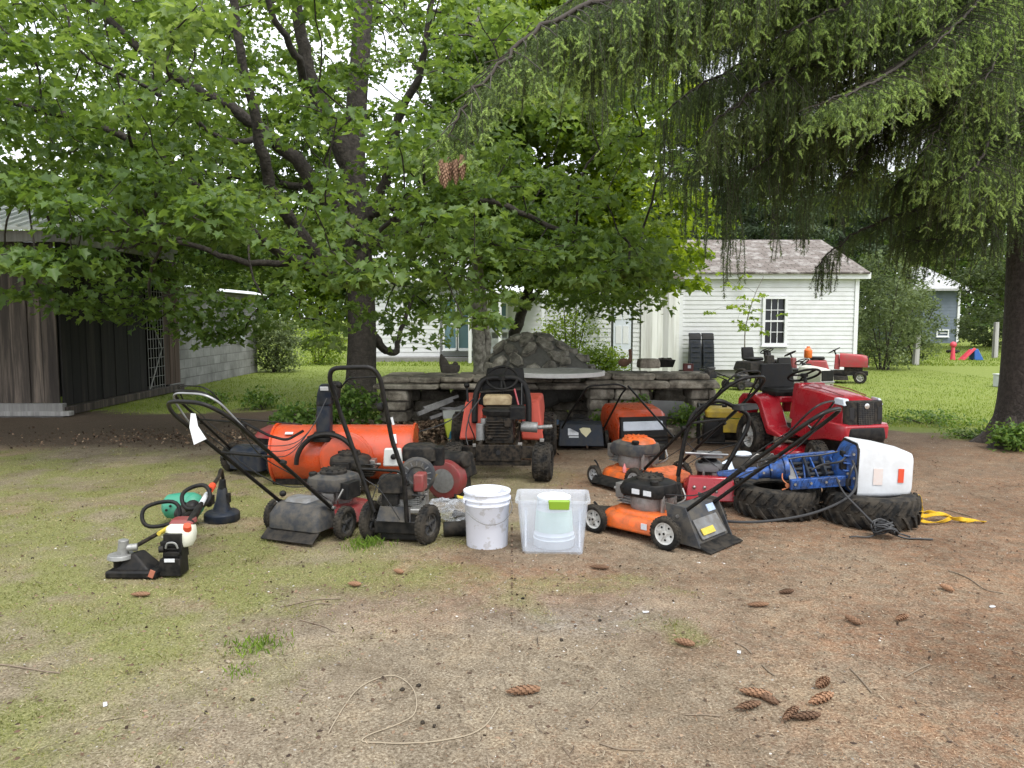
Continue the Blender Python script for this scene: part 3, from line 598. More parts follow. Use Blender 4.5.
# (branch pixels with depth, thick, thin, strand length near start / end, laterals reach, start fraction, light-tip share)
SB = [
 ([(1043, -160, 9.1), (900, -125, 8), (760, -75, 6.8), (650, -22, 5.8), (565, 14, 5.2), (505, 58, 4.9), (466, 104, 4.7), (448, 140, 4.65)], .06, .008, 1.0, .28, .35, .35, .35),
 ([(1043, -220, 9.1), (900, -200, 7.8), (780, -130, 6.6), (690, -62, 5.9), (620, -10, 5.5), (590, 40, 5.4)], .05, .01, .7, .9, .35, .35, .3),
 ([(1043, -150, 9.1), (930, -110, 7.8), (840, -80, 6.8), (760, -50, 6.2), (700, -15, 5.8), (672, 20, 5.7)], .05, .01, .6, .5, .38, .3, .6),
 ([(1043, 30, 9.1), (940, 52, 8.6), (850, 82, 8.2), (780, 105, 7.9), (722, 135, 7.6), (700, 160, 7.5)], .07, .012, .8, .9, .42, .12, .05),
 ([(1043, -60, 9.1), (900, -12, 8.2), (800, 38, 7.7), (725, 72, 7.3), (672, 105, 7.1)], .07, .01, .8, .6, .42, .12, .18),
 ([(1043, -40, 9.1), (960, 0, 8.3), (870, 30, 7.4), (790, 70, 6.9), (730, 110, 6.7), (706, 132, 6.7)], .06, .01, .7, .5, .38, .15, .3),
 ([(1043, -60, 9.1), (970, 10, 7.6), (905, 62, 6.6), (860, 90, 6.1), (822, 102, 5.9)], .05, .01, .5, .34, .34, .3, .95),
 ([(1043, -90, 9.1), (960, -40, 7.8), (880, -10, 6.9), (820, 15, 6.4), (790, 32, 6.2)], .05, .01, .6, .4, .36, .2, .7),
 ([(1043, 158, 9.1), (980, 182, 8.9), (930, 205, 8.7), (880, 222, 8.5), (845, 240, 8.5), (815, 268, 8.5)], .06, .01, .35, .35, .16, .28, .05),
 ([(1043, 20, 9.1), (1000, 50, 8.2), (955, 105, 7.3), (925, 150, 6.9)], .05, .01, .6, .45, .36, .1, .6),
 ([(1043, 80, 9.1), (1010, 120, 8.4), (975, 165, 7.9), (945, 195, 7.7)], .05, .01, .6, .5, .36, .1, .3),
 ([(1043, -60, 9.1), (1020, 0, 8), (1000, 50, 7), (985, 80, 6.5)], .05, .01, .6, .5, .38, .1, .5),
 ([(1043, -20, 9.1), (1090, 40, 7.6), (1110, 90, 6.6)], .05, .01, .6, .5, .4, .1, .5),
 ([(1043, 120, 9.1), (960, 150, 10), (880, 178, 11), (800, 200, 12)], .06, .01, .6, .5, .4, .12, .05),
 ([(1043, 60, 9.1), (940, 82, 10), (840, 108, 11), (740, 140, 12), (670, 172, 12.4)], .06, .01, .7, .7, .45, .12, .05),
 ([(1043, 0, 9.1), (900, 22, 10.2), (780, 60, 11.2), (690, 90, 11.8)], .06, .01, .7, .7, .45, .12, .05),
 ([(1043, 100, 9.1), (1005, 150, 9.6), (960, 190, 10.2), (900, 215, 10.8)], .05, .01, .7, .6, .4, .1, .1),
 ([(1043, -120, 9.1), (920, -80, 9.6), (800, -40, 9.8), (700, 0, 9.8), (640, 30, 9.8)], .06, .01, .8, .7, .5, .15, .15),
 ([(1043, -200, 9.1), (900, -150, 8.6), (760, -90, 8.4), (640, -40, 8.2), (560, 10, 8.2), (520, 50, 8.2)], .06, .01, .8, .6, .45, .2, .2),
 ([(1043, 110, 9.1), (1075, 150, 9.4), (1110, 180, 9.8)], .05, .01, .6, .5, .4, .1, .3),
 ([(1043, 60, 9.1), (1020, 90, 7.9), (1030, 130, 7.1)], .05, .01, .5, .4, .35, .15, .5),
 ([(1043, -20, 9.1), (985, 20, 8.8), (900, 60, 8.3), (840, 105, 8.0), (790, 150, 7.9), (762, 178, 7.9)], .05, .01, .7, .6, .4, .1, .15),
 ([(1043, 40, 9.1), (985, 75, 8.6), (920, 110, 8.2), (870, 150, 7.9), (850, 176, 7.8)], .05, .01, .5, .5, .36, .1, .35),
 ([(1043, -300, 9.1), (880, -260, 7.5), (700, -190, 6.5), (600, -130, 6)], .06, .01, .8, .7, .4, .1, .3),
 ([(1043, -300, 9.1), (1000, -280, 7), (900, -230, 5.5), (820, -190, 4.8)], .06, .01, .7, .6, .4, .1, .3),
 ([(1043, -260, 9.1), (1000, -140, 8), (940, -90, 7.4), (900, -50, 7)], .06, .01, .7, .6, .4, .1, .4),
 ([(1043, -180, 9.1), (940, -130, 7.6), (830, -90, 6.6), (740, -40, 6.0), (640, 0, 5.6), (540, 30, 5.4), (500, 60, 5.4)], .05, .01, .8, .45, .36, .35, .35),
 ([(1043, -120, 9.1), (900, -60, 8.8), (790, -30, 8.4), (700, 10, 8.0), (630, 40, 7.8), (590, 70, 7.8)], .05, .01, .9, .7, .42, .2, .2),
 ([(1043, -100, 9.1), (960, -60, 7.4), (900, -30, 6.6), (850, 0, 6.2)], .05, .01, .6, .5, .38, .15, .6),
 ([(1043, -80, 9.1), (930, -30, 8.4), (860, 0, 7.8), (800, 60, 7.3), (770, 100, 7.1)], .05, .01, .7, .6, .42, .15, .35),
 ([(1043, 0, 9.1), (960, 40, 8.9), (880, 90, 8.7), (810, 150, 8.6), (780, 180, 8.6)], .05, .01, .8, .6, .42, .1, .1),
 ([(1043, 60, 9.1), (980, 110, 8.6), (930, 160, 8.3), (890, 190, 8.2)], .05, .01, .6, .5, .4, .1, .25),
 ([(1043, -60, 9.1), (1000, -20, 7.6), (960, 20, 6.8), (930, 50, 6.4)], .05, .01, .6, .45, .36, .1, .7),
 ([(1043, 100, 9.1), (1000, 150, 8.8), (960, 200, 8.6), (925, 225, 8.6), (895, 235, 8.7)], .05, .01, .45, .4, .4, .1, .2),
 ([(1043, 60, 9.1), (1010, 130, 8.3), (985, 185, 7.9), (965, 210, 7.8)], .05, .01, .5, .45, .36, .1, .35),
 ([(1043, 130, 9.1), (1020, 190, 9.4), (985, 215, 9.8), (940, 225, 10.2)], .05, .01, .5, .5, .4, .1, .1),
 ([(1043, -150, 9.1), (880, -95, 7.4), (760, -55, 6.5), (680, -20, 6.0), (610, 25, 5.7), (570, 60, 5.65)], .05, .008, .8, .4, .38, .3, .35),
 ([(1043, 80, 9.1), (1000, 130, 7.6), (975, 165, 7.0), (955, 180, 6.9)], .05, .01, .5, .5, .4, .1, .6),
 ([(1043, 150, 9.1), (1010, 200, 8.6), (980, 225, 8.4), (945, 238, 8.4), (905, 240, 8.5)], .05, .01, .45, .4, .45, .1, .2),
 ([(1043, 20, 9.1), (930, 50, 8.2), (840, 100, 7.6), (780, 150, 7.3), (745, 175, 7.2)], .05, .01, .6, .5, .38, .1, .2),
 ([(1043, -140, 9.1), (920, -90, 8.6), (830, -50, 8.2), (760, -10, 8.0), (710, 25, 7.9), (680, 50, 7.9)], .05, .01, .7, .6, .42, .3, .25),
 ([(1043, -130, 9.1), (940, -80, 8.0), (860, -45, 7.4), (790, 0, 7.0), (745, 40, 6.9)], .05, .01, .7, .5, .4, .3, .5),
 ([(1043, -100, 9.1), (960, -60, 9.3), (860, -20, 9.5), (770, 20, 9.6), (700, 50, 9.6)], .05, .01, .7, .7, .45, .3, .1),
]
wood = MB(); NC, ND, NL, NW, TC, TD, TL = [], [], [], [], [], [], []
g = np.random.default_rng(41)
def strand(p, L_, outw, tipshare):
    """one hanging branchlet from p: needles all along it, perhaps pale shoots at its end"""
    ns = max(3, int(L_ / .07)); q = np.zeros((ns + 1, 3)); q[0] = p; d = np.array([outw[0] * .55, outw[1] * .55, -.75]) + g.normal(size=3) * .12
    for i in range(1, ns + 1):
        d = nrm(d * .72 + np.array([0, 0, -.42]) + g.normal(size=3) * .07); q[i] = q[i - 1] + d * (L_ / ns)
    if L_ > .25: wood.tube([Vector(a) for a in q[::2]], .003, 4, cap=False)
    k = int(L_ * 420); f = g.random(k) * ns; i = f.astype(int); fr = (f - i)[:, None]; i2 = np.minimum(i + 1, ns)
    C = q[i] * (1 - fr) + q[i2] * fr; T_ = nrm(q[i2] - q[i] + 1e-6)
    rad_ = nrm(np.cross(T_, g.normal(size=(k, 3)))); D = nrm(rad_ * .8 + T_ * .75)
    # side twiglets give the rope its uneven thickness
    tw = (g.random(k) < .45); sh = g.random(k) * .05 * (1 - f / ns * .6); C = C + D * (sh * tw)[:, None]
    NC.append(C); ND.append(D); NL.append(.017 + .012 * g.random(k))
    # pale new shoots
    nt_ = g.poisson(tipshare * (4.0 + 11 * L_)) if tipshare > .02 else 0
    for _ in range(nt_):
        a = q[-1] if g.random() < .3 else q[int(g.random() ** .6 * ns)]
        dd = nrm(np.array([g.normal() * .5, g.normal() * .5, -.7]) + np.array([outw[0], outw[1], 0]) * .3); l_ = .04 + .045 * g.random()
        kk = 36; u = g.random(kk); r_ = nrm(np.cross(dd, g.normal(size=(kk, 3))))
        TC.append(a + dd * (u * l_)[:, None]); TD.append(nrm(r_ * .75 + dd * .8)); TL.append(np.full(kk, .018) * (1.15 - .5 * u))
    return q[-1]
for pl, r0, r1, l0, l1, reach, f0, tips in SB:
    tips = tips * .45 if tips <= .3 else tips * 1.15
    P_ = limb_tube(wood, px(pl), r0 * .6, r1 * .5, 8, .012); pts = np.array([list(q) for q, _ in P_])
    seg = np.linalg.norm(np.diff(pts, axis=0), axis=1); cum = np.concatenate([[0], np.cumsum(seg)]); tot = cum[-1]
    s = tot * f0; offscreen = min(a[1] for a in pl) < -180
    while s < tot:
        f = s / tot; c_ = np.array([np.interp(s, cum, pts[:, i]) for i in range(3)]); c2 = np.array([np.interp(min(s + .1, tot), cum, pts[:, i]) for i in range(3)])
        T_ = nrm(c2 - c_ + 1e-9); sd_ = nrm(np.cross(T_, [0, 0, 1.0])); L_ = l0 + (l1 - l0) * (f - f0) / (1 - f0)
        for sg in (-1, 1):
            if offscreen and g.random() < .5: continue
            rc = reach * (.5 + .8 * g.random()) * min(1, (1 - f) * 3 + .35); e = c_ + sd_ * sg * rc + T_ * rc * .55 + np.array([0, 0, -.28 * rc])
            m_ = (c_ + e) / 2 + np.array([0, 0, .05 * rc]); wood.tube([Vector(c_), Vector(m_), Vector(e)], [.006, .004, .003], 4, cap=False)
            k = max(2, int(rc / .055))
            for j in range(1, k + 1):
                u = j / k; b_ = (1 - u) ** 2 * c_ + 2 * u * (1 - u) * m_ + u * u * e
                strand(b_ + g.normal(size=3) * .012, L_ * (.25 + .95 * g.random() ** 1.3) * (1.05 - .35 * u), sd_ * sg * .5 + T_ * .6, tips)
        if g.random() < .7: strand(c_, L_ * (.4 + .8 * g.random()), T_, tips)
        for _ in range(3): strand(c_ + g.normal(size=3) * .01, .10 + .1 * g.random(), nrm(g.normal(size=3)) * 1.3, tips * .5)
        s += .075 + .04 * g.random()
# a long trailing tail and thin trailing twigs below the bare branch
for a, b_, Y_, L_ in ((728, 170, 7.4, 1.0), (733, 178, 7.4, 1.05), (738, 185, 7.35, .85), (722, 176, 7.5, .8), (800, 205, 7.8, .5), (806, 200, 7.8, .55), (818, 266, 8.5, .35), (828, 258, 8.5, .4), (833, 262, 8.5, .3), (775, 190, 7.9, .7), (668, 118, 7.1, .7), (660, 120, 7.1, .5)):
    for _ in range(4): strand(np.array(list(PD(a + random.uniform(-4, 4), b_, Y_))), L_ * random.uniform(.7, 1.1), np.array([0, 0, 0.]), .05)
wood.build('branches', M_twig, root, smooth=80)
def needles(name, C, D, L_, w_, m):
    C, D, L_ = np.concatenate(C), np.concatenate(D), np.concatenate(L_); k = len(C); X_ = nrm(np.cross(D, g.normal(size=(k, 3))))
    V = np.stack([C - X_ * w_, C + X_ * w_, C + D * L_[:, None]], 1).reshape(-1, 3)
    print(name, k); return npmesh(name, V, np.arange(3 * k).reshape(-1, 3), m, root)
needles('needles', NC, ND, NL, .0029, M_needle)
needles('new_shoots', TC, TD, TL, .0032, M_tip)
# cones hanging from the branch end
M_cone = mat('cone', (.26, .15, .09), .8, noise=.6, nscale=60, color2=(.13, .07, .045))
def cone_mesh(L_=.13, r_=.02, seed=1):
    """spruce cone along -z: overlapping scales on a spindle"""
    q = random.Random(seed); mb = MB(); prof = [(r_ * math.sin(math.pi * min(.97, .12 + .88 * i / 8)) ** .6 * .78, -L_ * i / 8) for i in range(9)]
    mb.lathe(prof, n=8)
    k = 62
    for i in range(k):
        f = (i + .5) / k; a = i * 2.39996; z = -L_ * f; rr = r_ * math.sin(math.pi * min(.96, .14 + .86 * f)) ** .6
        d = Vector((math.cos(a), math.sin(a), 0)); s = Vector((-math.sin(a), math.cos(a), 0)); w2 = .0075 * (rr / r_); 
        b0 = d * rr * .75 + Vector((0, 0, z + .006)); t0 = d * rr * 1.08 + Vector((0, 0, z - .008))
        mb.add([b0 - s * w2, b0 + s * w2, t0 + s * w2 * .9, t0 + Vector((0, 0, -.004)), t0 - s * w2 * .9, d * rr * .6 + Vector((0, 0, z - .006))], [[0, 1, 2, 3, 4], [4, 3, 5], [3, 2, 5]])
    return mb
hang = cone_mesh(.14, .022).build('cone', M_cone, root, smooth=0)
ct = [(441, 160, 4.62), (450, 157, 4.66), (456, 160, 4.63), (462, 155, 4.6), (446, 163, 4.58)]
for i, e in enumerate(ct):
    o = hang if i == 0 else hang.copy()
    if i: col.objects.link(o); o.parent = root
    o.location = PD(*e); o.rotation_euler = (random.uniform(-.12, .12), random.uniform(-.12, .12), random.uniform(0, 6))
# ---------------------------------------------------------------- trees and bushes beyond the yard
def crown_tree(name, label, cat, px_, py_, Y, H, rx, m, n_, seed, size=.2, group=None, per=26, trunk_r=.16, z0=1.6, prad=(.45, .9), hollow=.42):
    base = Vector(((px_ - 512) / FPX * Y * 1.0, Y, -.05)); cz = (H + z0) / 2; rz = (H - z0) / 2
    st = [([base, base + Vector((.1, 0, H * .3)), base + Vector((-.1, .1, H * .62)), base + Vector((.1, 0, H * .9))], trunk_r, trunk_r * .25)]
    for k in range(4):
        a = k * 1.7 + seed; st.append(([base + Vector((0, 0, H * (.28 + .1 * k))), base + Vector((math.cos(a) * rx * .4, math.sin(a) * rx * .4, H * (.42 + .1 * k))), base + Vector((math.cos(a) * rx * .8, math.sin(a) * rx * .8, H * (.5 + .1 * k)))], trunk_r * .4, trunk_r * .1))
    g_ = np.random.default_rng(seed); cr = [((base.x, Y, cz), (rx, rx * .8, rz))]
    for k in range(4): cr.append(((base.x + g_.uniform(-.6, .6) * rx, Y + g_.uniform(-.4, .4) * rx, cz + g_.uniform(-.4, .5) * rz), (rx * .6, rx * .55, rz * .5)))
    return small_tree(name, label, cat, None, st, cr, n_, m, M_bark, per=per, size=size, T=DT, prad=prad, seed=seed, hollow=hollow, group=group, rmin=.008, low=z0 * .8)
def conifer(name, label, px_, Y, H, rx, n_, seed, group=None, m=None):
    base = Vector(((px_ - 512) / FPX * Y, Y, -.05)); t_ = thing(name, label, 'tree', group=group); g_ = np.random.default_rng(seed)
    mb = MB(); mb.tube([base, base + Vector((0, 0, H * .5)), base + Vector((0, 0, H))], [.2, .12, .02], 10); mb.build('trunk', M_bark2, t_)
    u = g_.random(n_) ** .75; a = g_.random(n_) * 6.283; lay = (np.floor(u * 16) + .5) / 16; z = .8 + (H - .8) * (lay * .75 + u * .25)
    rr = rx * (1 - u) ** .8 * (.35 + .65 * g_.random(n_) ** .5) + .1; P = np.stack([base.x + np.cos(a) * rr, Y + np.sin(a) * rr, z - rr * .28], -1)
    leaves('crown', P, g_.uniform(.3, .6, n_) * (1.1 - u * .6), m or M_con, t_, per=34, size=.24, T=np.array([[-.16, .3, 0], [0, 0, 0], [.16, .3, 0], [0, 1, 0]]), F_=QF, flat=.3, droop=1.3, tilt=.5, r_=g_); return t_
M_con = rnd_mat('conifer_needles', [(0, (.02, .036, .018)), (.5, (.04, .062, .03)), (1, (.075, .10, .05))], rough=.7, trans=.15, patch=.5)
conifer('background_spruce', 'dark drooping evergreen right behind the white garage roof', 770, 30, 10.5, 3.2, 900, 61, 'evergreens behind the garage')
conifer('background_spruce', 'grey green evergreen standing behind the right end of the garage', 838, 33, 11, 3.4, 900, 62, 'evergreens behind the garage')
conifer('background_spruce', 'dark evergreen behind the left part of the garage roof', 690, 34, 12, 3.5, 900, 63, 'evergreens behind the garage')
crown_tree('leafy_tree', 'deep green leafy tree above the blue grey house', 'tree', 905, 0, 36, 8.6, 3.4, M_leaf, 420, 71, z0=4.4)
crown_tree('leafy_tree', 'leafy tree with pale blossom beside the spruce trunk', 'tree', 1022, 0, 37, 6.0, 2.9, M_leafg, 330, 72, size=.2, z0=.9)
crown_tree('leafy_tree', 'tall leafy tree on the far right past the spruce', 'tree', 1075, 0, 34, 9, 3.8, M_leafd, 380, 73, z0=1.6)
crown_tree('leafy_tree', 'dark leafy tree in the gap between garage and blue grey house', 'tree', 868, 0, 40, 9.5, 3.4, M_leafd, 340, 74, z0=2)
# far tree line, each crown its own
lab = ['far leafy tree at the left end of the tree line', 'second far leafy tree from the left, behind the old shed', 'far tree rising behind the cinder block wall', 'far pale tree behind the dark barn door', 'far tree behind the maple trunk', 'far leafy tree left of the white house roof',
       'far leafy tree over the middle of the white house', 'far leafy tree right of the white house', 'far tall tree between white house and garage', 'far leafy tree behind the garage ridge', 'far leafy tree right of the garage evergreens', 'far leafy tree behind the red slide', 'far leafy tree at the right end of the tree line']
for i, (a, Y, H, rx, m) in enumerate([(-120, 46, 9, 5, M_leafd), (0, 50, 9.5, 5, M_leaf), (110, 48, 9, 4.5, M_leafy), (215, 46, 9.5, 4.6, M_leafd), (320, 52, 10, 5, M_leafy), (410, 50, 9.5, 5, M_leafd), (500, 54, 11, 5, M_leafy), (590, 50, 10.5, 5, M_leafd), (665, 46, 10, 4.5, M_leafy), (750, 52, 12, 5, M_leafd), (845, 58, 12, 5.5, M_leaf), (965, 60, 11, 6, M_leaf), (1110, 56, 10, 6, M_leafd)]):
    crown_tree('distant_tree', lab[i], 'tree', a, 0, Y, H, rx, m, 420, 80 + i, size=.46, group='tree line behind the houses', per=22, z0=.5, prad=(.7, 1.4), hollow=.30)
def bush(name, label, px_, Y, H, rx, m, n_, seed, size=.09, per=28, cat='bush', group=None, part='foliage', T=DT, stemr=.02, y_r=.8, tilt=.6, wide=.3):
    g_ = np.random.default_rng(seed); x0 = (px_ - 512) / FPX * Y; t_ = thing(name, label, cat, group=group)
    d = nrm(g_.normal(size=(n_ * 2, 3))) * (g_.random(n_ * 2) ** .35)[:, None]; P = np.stack([x0 + d[:, 0] * rx, Y + d[:, 1] * rx * y_r, H * .5 + d[:, 2] * H * .5], -1)
    P[:, 2] *= .75 + .5 * fbm(P[:, 0], P[:, 1], seed, 2, 1.2); h = fbm(P[:, 0] * 1 + P[:, 2], P[:, 1] - P[:, 2], seed + 3, 3, 1.5); P = P[h > .4][:n_]; P[:, 2] = np.maximum(P[:, 2], .04)
    leaves(part, P, g_.uniform(.5, 1, len(P)) * wide, m, t_, per=per, size=size, T=T, F_=QF if len(T) == 4 else LF, flat=.6, tilt=tilt, droop=.4, r_=g_)
    mb = MB()
    for k in range(9):
        q = P[g_.integers(len(P))]; a = Vector((x0 + g_.normal() * .1 * rx, Y + g_.normal() * .1 * rx, -.02)); b_ = Vector(q); mb.tube([a, (a + b_) / 2 + Vector((0, 0, .12 * H)), b_], [stemr, stemr * .7, stemr * .3], 5, cap=False)
    mb.build('stems', M_twig, t_, smooth=80); return t_
bush('shrub', 'big grey green shrub growing against the right end of the white garage', 884, 22.5, 3.3, 1.25, M_leafg, 360, 101, per=30)
bush('shrub', 'rounded shrub with arching leafy shoots right of the garage shrub', 914, 25, 2.5, .85, M_leafg, 220, 102)
bush('shrub', 'low leafy shrub in front of the blue grey house wall', 985, 40, 2.2, 1.6, M_leafg, 150, 103, size=.14)
bush('shrub', 'leafy shrub at the far end of the cinder block wall', 275, 21.5, 1.7, .8, M_leafg, 170, 104)
bush('shrub', 'low rounded light green shrub left of the stone mound by the white house', 318, 25, 1.2, 1.0, M_leafy, 120, 105)
bush('shrub', 'bright lime green shrub beside the white shed door', 602, 18.5, .95, .55, M_leafy, 130, 106, size=.07)
bush('shrub', 'leafy shrub tucked between white house and stone mound on the right', 570, 20, 2.6, .8, M_leafy, 160, 107)
# white blossom on the shrub crown
M_bl = mat('blossom', (.75, .74, .66), .7)

k = 2600; wx = rng.uniform(-70, 80, k); wy = 70 + rng.uniform(0, 5, k) - .02 * np.abs(wx); wz = rng.random(k) * (7 + 3 * fbm(wx, wy * 0, 91, 3, .12)); 
wo = leaves('far_woods', np.stack([wx, wy, wz], -1), rng.uniform(.8, 1.6, k), M_leafd, None, per=20, size=.7, T=DT, F_=QF, flat=.8, tilt=.8)
tag(wo, 'dense far woods closing the view behind the lawn', 'woods', kind='stuff')
# ---------------------------------------------------------------- buildings
def nmat(name, fn, rough=.8):
    m = bpy.data.materials.new(name); m.use_nodes = True; MATS[name] = m; q = m.node_tree; p = q.nodes['Principled BSDF']; p.inputs['Roughness'].default_value = rough
    fn(q, p); return m
def N_(q, t_, **kw):
    x = q.nodes.new(t_)
    for k, v_ in kw.items():
        if k in x.inputs.keys(): x.inputs[k].default_value = v_
        else: setattr(x, k, v_)
    return x
def ramp_(q, x, stops):
    r = q.nodes.new('ShaderNodeValToRGB'); e = r.color_ramp.elements
    while len(e) < len(stops): e.new(.5)
    for i, (p, c_) in enumerate(stops): e[i].position = p; e[i].color = (*c_, 1)
    q.links.new(x, r.inputs['Fac']); return r.outputs['Color']
def planks_fn(c1, c2, c3, scale=(1, 1, 1), grain=14, stretch=.05):
    def fn(q, p):
        t_ = N_(q, 'ShaderNodeTexCoord'); mp = N_(q, 'ShaderNodeMapping'); mp.inputs['Scale'].default_value = (1, 1, stretch); q.links.new(t_.outputs['Object'], mp.inputs['Vector'])
        a = N_(q, 'ShaderNodeTexNoise', Scale=grain, Detail=7, Roughness=.7); q.links.new(mp.outputs[0], a.inputs['Vector'])
        g_ = N_(q, 'ShaderNodeNewGeometry'); c_ = ramp_(q, a.outputs['Fac'], [(.3, c1), (.5, c2), (.72, c3)])
        hv = N_(q, 'ShaderNodeHueSaturation'); mr = N_(q, 'ShaderNodeMapRange'); mr.inputs['To Min'].default_value = .6; mr.inputs['To Max'].default_value = 1.35
        q.links.new(g_.outputs['Random Per Island'], mr.inputs['Value']); q.links.new(mr.outputs[0], hv.inputs['Value']); q.links.new(c_, hv.inputs['Color']); q.links.new(hv.outputs[0], p.inputs['Base Color'])
        bp = N_(q, 'ShaderNodeBump', Strength=.6, Distance=.01); q.links.new(a.outputs['Fac'], bp.inputs['Height']); q.links.new(bp.outputs[0], p.inputs['Normal'])
    return fn
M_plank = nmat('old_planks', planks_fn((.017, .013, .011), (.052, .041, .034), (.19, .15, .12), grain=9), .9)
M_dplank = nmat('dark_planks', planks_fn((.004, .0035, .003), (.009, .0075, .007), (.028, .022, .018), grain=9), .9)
M_gboard = nmat('grey_boards', planks_fn((.16, .155, .15), (.26, .25, .24), (.38, .37, .36), grain=8), .9)
M_white = mat('white_paint', (.66, .67, .68), .6, noise=.5, nscale=3, color2=(.50, .50, .49), ncontrast=.2)
M_wtrim = mat('white_trim', (.72, .73, .74), .5, noise=.3, nscale=6, color2=(.5, .5, .5))
M_glass = mat('dark_glass', (.012, .014, .016), .12, spec=.35)
M_glassb = mat('blue_glass', (.10, .19, .22), .15, spec=.8)
M_metalroof = mat('metal_roofing', (.74, .76, .78), .4, metal=.2, noise=.4, nscale=2, color2=(.42, .42, .42))
def shingles(q, p):
    t_ = N_(q, 'ShaderNodeTexCoord'); br = N_(q, 'ShaderNodeTexBrick', Scale=1.0); br.inputs['Brick Width'].default_value = .3; br.inputs['Row Height'].default_value = .13; br.inputs['Mortar Size'].default_value = .012
    br.inputs['Color1'].default_value = (.13, .108, .092, 1); br.inputs['Color2'].default_value = (.20, .17, .15, 1); br.inputs['Mortar'].default_value = (.05, .04, .035, 1)
    q.links.new(t_.outputs['UV'], br.inputs['Vector'])
    a = N_(q, 'ShaderNodeTexNoise', Scale=2.5, Detail=8, Roughness=.75); q.links.new(t_.outputs['Object'], a.inputs['Vector'])
    mk = ramp_(q, a.outputs['Fac'], [(.50, (0, 0, 0)), (.60, (1, 1, 1))]); mx_ = N_(q, 'ShaderNodeMixRGB'); q.links.new(mk, mx_.inputs['Fac']); q.links.new(br.outputs['Color'], mx_.inputs['Color1']); mx_.inputs['Color2'].default_value = (.27, .25, .23, 1)
    q.links.new(mx_.outputs[0], p.inputs['Base Color'])
M_shingle = nmat('worn_shingles', shingles, .95)
def blocks(q, p):
    t_ = N_(q, 'ShaderNodeTexCoord'); sx = N_(q, 'ShaderNodeSeparateXYZ'); q.links.new(t_.outputs['Object'], sx.inputs[0]); cx_ = N_(q, 'ShaderNodeCombineXYZ'); q.links.new(sx.outputs['Y'], cx_.inputs['X']); q.links.new(sx.outputs['Z'], cx_.inputs['Y'])
    br = N_(q, 'ShaderNodeTexBrick', Scale=1.0); br.inputs['Brick Width'].default_value = .41; br.inputs['Row Height'].default_value = .205; br.inputs['Mortar Size'].default_value = .009
    br.inputs['Color1'].default_value = (.27, .265, .255, 1); br.inputs['Color2'].default_value = (.36, .355, .345, 1); br.inputs['Mortar'].default_value = (.20, .195, .185, 1)
    q.links.new(cx_.outputs[0], br.inputs['Vector'])
    a = N_(q, 'ShaderNodeTexNoise', Scale=1.6, Detail=8, Roughness=.7); q.links.new(t_.outputs['Object'], a.inputs['Vector'])
    mk = ramp_(q, a.outputs['Fac'], [(.35, (.55,) * 3), (.65, (1,) * 3)]); mx_ = N_(q, 'ShaderNodeMixRGB', blend_type='MULTIPLY'); mx_.inputs['Fac'].default_value = 1; q.links.new(br.outputs['Color'], mx_.inputs['Color1']); q.links.new(mk, mx_.inputs['Color2'])
    q.links.new(mx_.outputs[0], p.inputs['Base Color'])
    bp = N_(q, 'ShaderNodeBump', Strength=.6, Distance=.01); bp.invert = True; q.links.new(br.outputs['Fac'], bp.inputs['Height']); q.links.new(bp.outputs[0], p.inputs['Normal'])
M_block = nmat('cinder_block', blocks, .95)
def uv_planar(o, ax0, ax1):
    me = o.data; uv = me.uv_layers.new(name='uv'); a, b_ = Vector(ax0), Vector(ax1)
    for l in me.loops: p_ = me.vertices[l.vertex_index].co; uv.data[l.index].uv = (p_.dot(a), p_.dot(b_))
def clapboard(mb, x0, x1, y, z0, z1, openings=(), step=.115, ax='x', t_=.018):
    """lapped boards facing -y (ax x) as real wedges; openings (xa, xb, za, zb) are cut out"""
    k = int(round((z1 - z0) / step)); step = (z1 - z0) / k
    for i in range(k):
        za, zb = z0 + i * step, z0 + (i + 1) * step; segs = [(x0, x1)]
        for xa, xb, oa, ob in openings:
            if zb > oa + .001 and za < ob - .001: segs = [s_ for a, b_ in segs for s_ in ((a, min(b_, xa)), (max(a, xb), b_)) if s_[1] - s_[0] > .01]
        for a, b_ in segs:
            j = random.uniform(-.002, .002)
            P = [(a, y - t_ + j, za), (b_, y - t_ + j, za), (b_, y + .02, za), (a, y + .02, za), (a, y - .004, zb + .006), (b_, y - .004, zb + .006), (b_, y + .02, zb + .006), (a, y + .02, zb + .006)]
            if ax == 'y': P = [(-q[1] * 1 + 2 * y if False else q[1], q[0], q[2]) for q in P]
            mb.hexa(P)
def sash_window(parent, x0, x1, z0, z1, y, cols, rows, frame=M_wtrim, pane=M_glass, part='window'):
    """window facing -y: frame with muntins; the panes are its sub-part"""
    mb = MB(); w_ = .07
    for a, b_, c_, d in ((x0 - w_, x0, z0 - w_, z1 + w_), (x1, x1 + w_, z0 - w_, z1 + w_), (x0, x1, z1, z1 + w_), (x0, x1, z0 - w_, z0)):
        mb.box(((a + b_) / 2, y - .03, (c_ + d) / 2), (b_ - a, .07, d - c_))
    mb.box(((x0 + x1) / 2, y - .06, z0 - w_ - .015), (x1 - x0 + .2, .12, .03))
    mb.box(((x0 + x1) / 2, y + .0, (z0 + z1) / 2), (x1 - x0, .035, .045))
    for i in range(1, cols): mb.box((x0 + (x1 - x0) * i / cols, y + .005, (z0 + z1) / 2), (.018, .02, z1 - z0))
    for i in range(1, rows):
        if rows % 2 == 0 and i == rows // 2: continue
        mb.box(((x0 + x1) / 2, y + .002, z0 + (z1 - z0) * i / rows), (x1 - x0, .02, .018))
    f = mb.build(part, frame, parent, smooth=0)
    g_ = MB(); g_.box(((x0 + x1) / 2, y + .025, (z0 + z1) / 2), (x1 - x0, .008, z1 - z0)); g_.build('pane', pane, f, smooth=0); return f

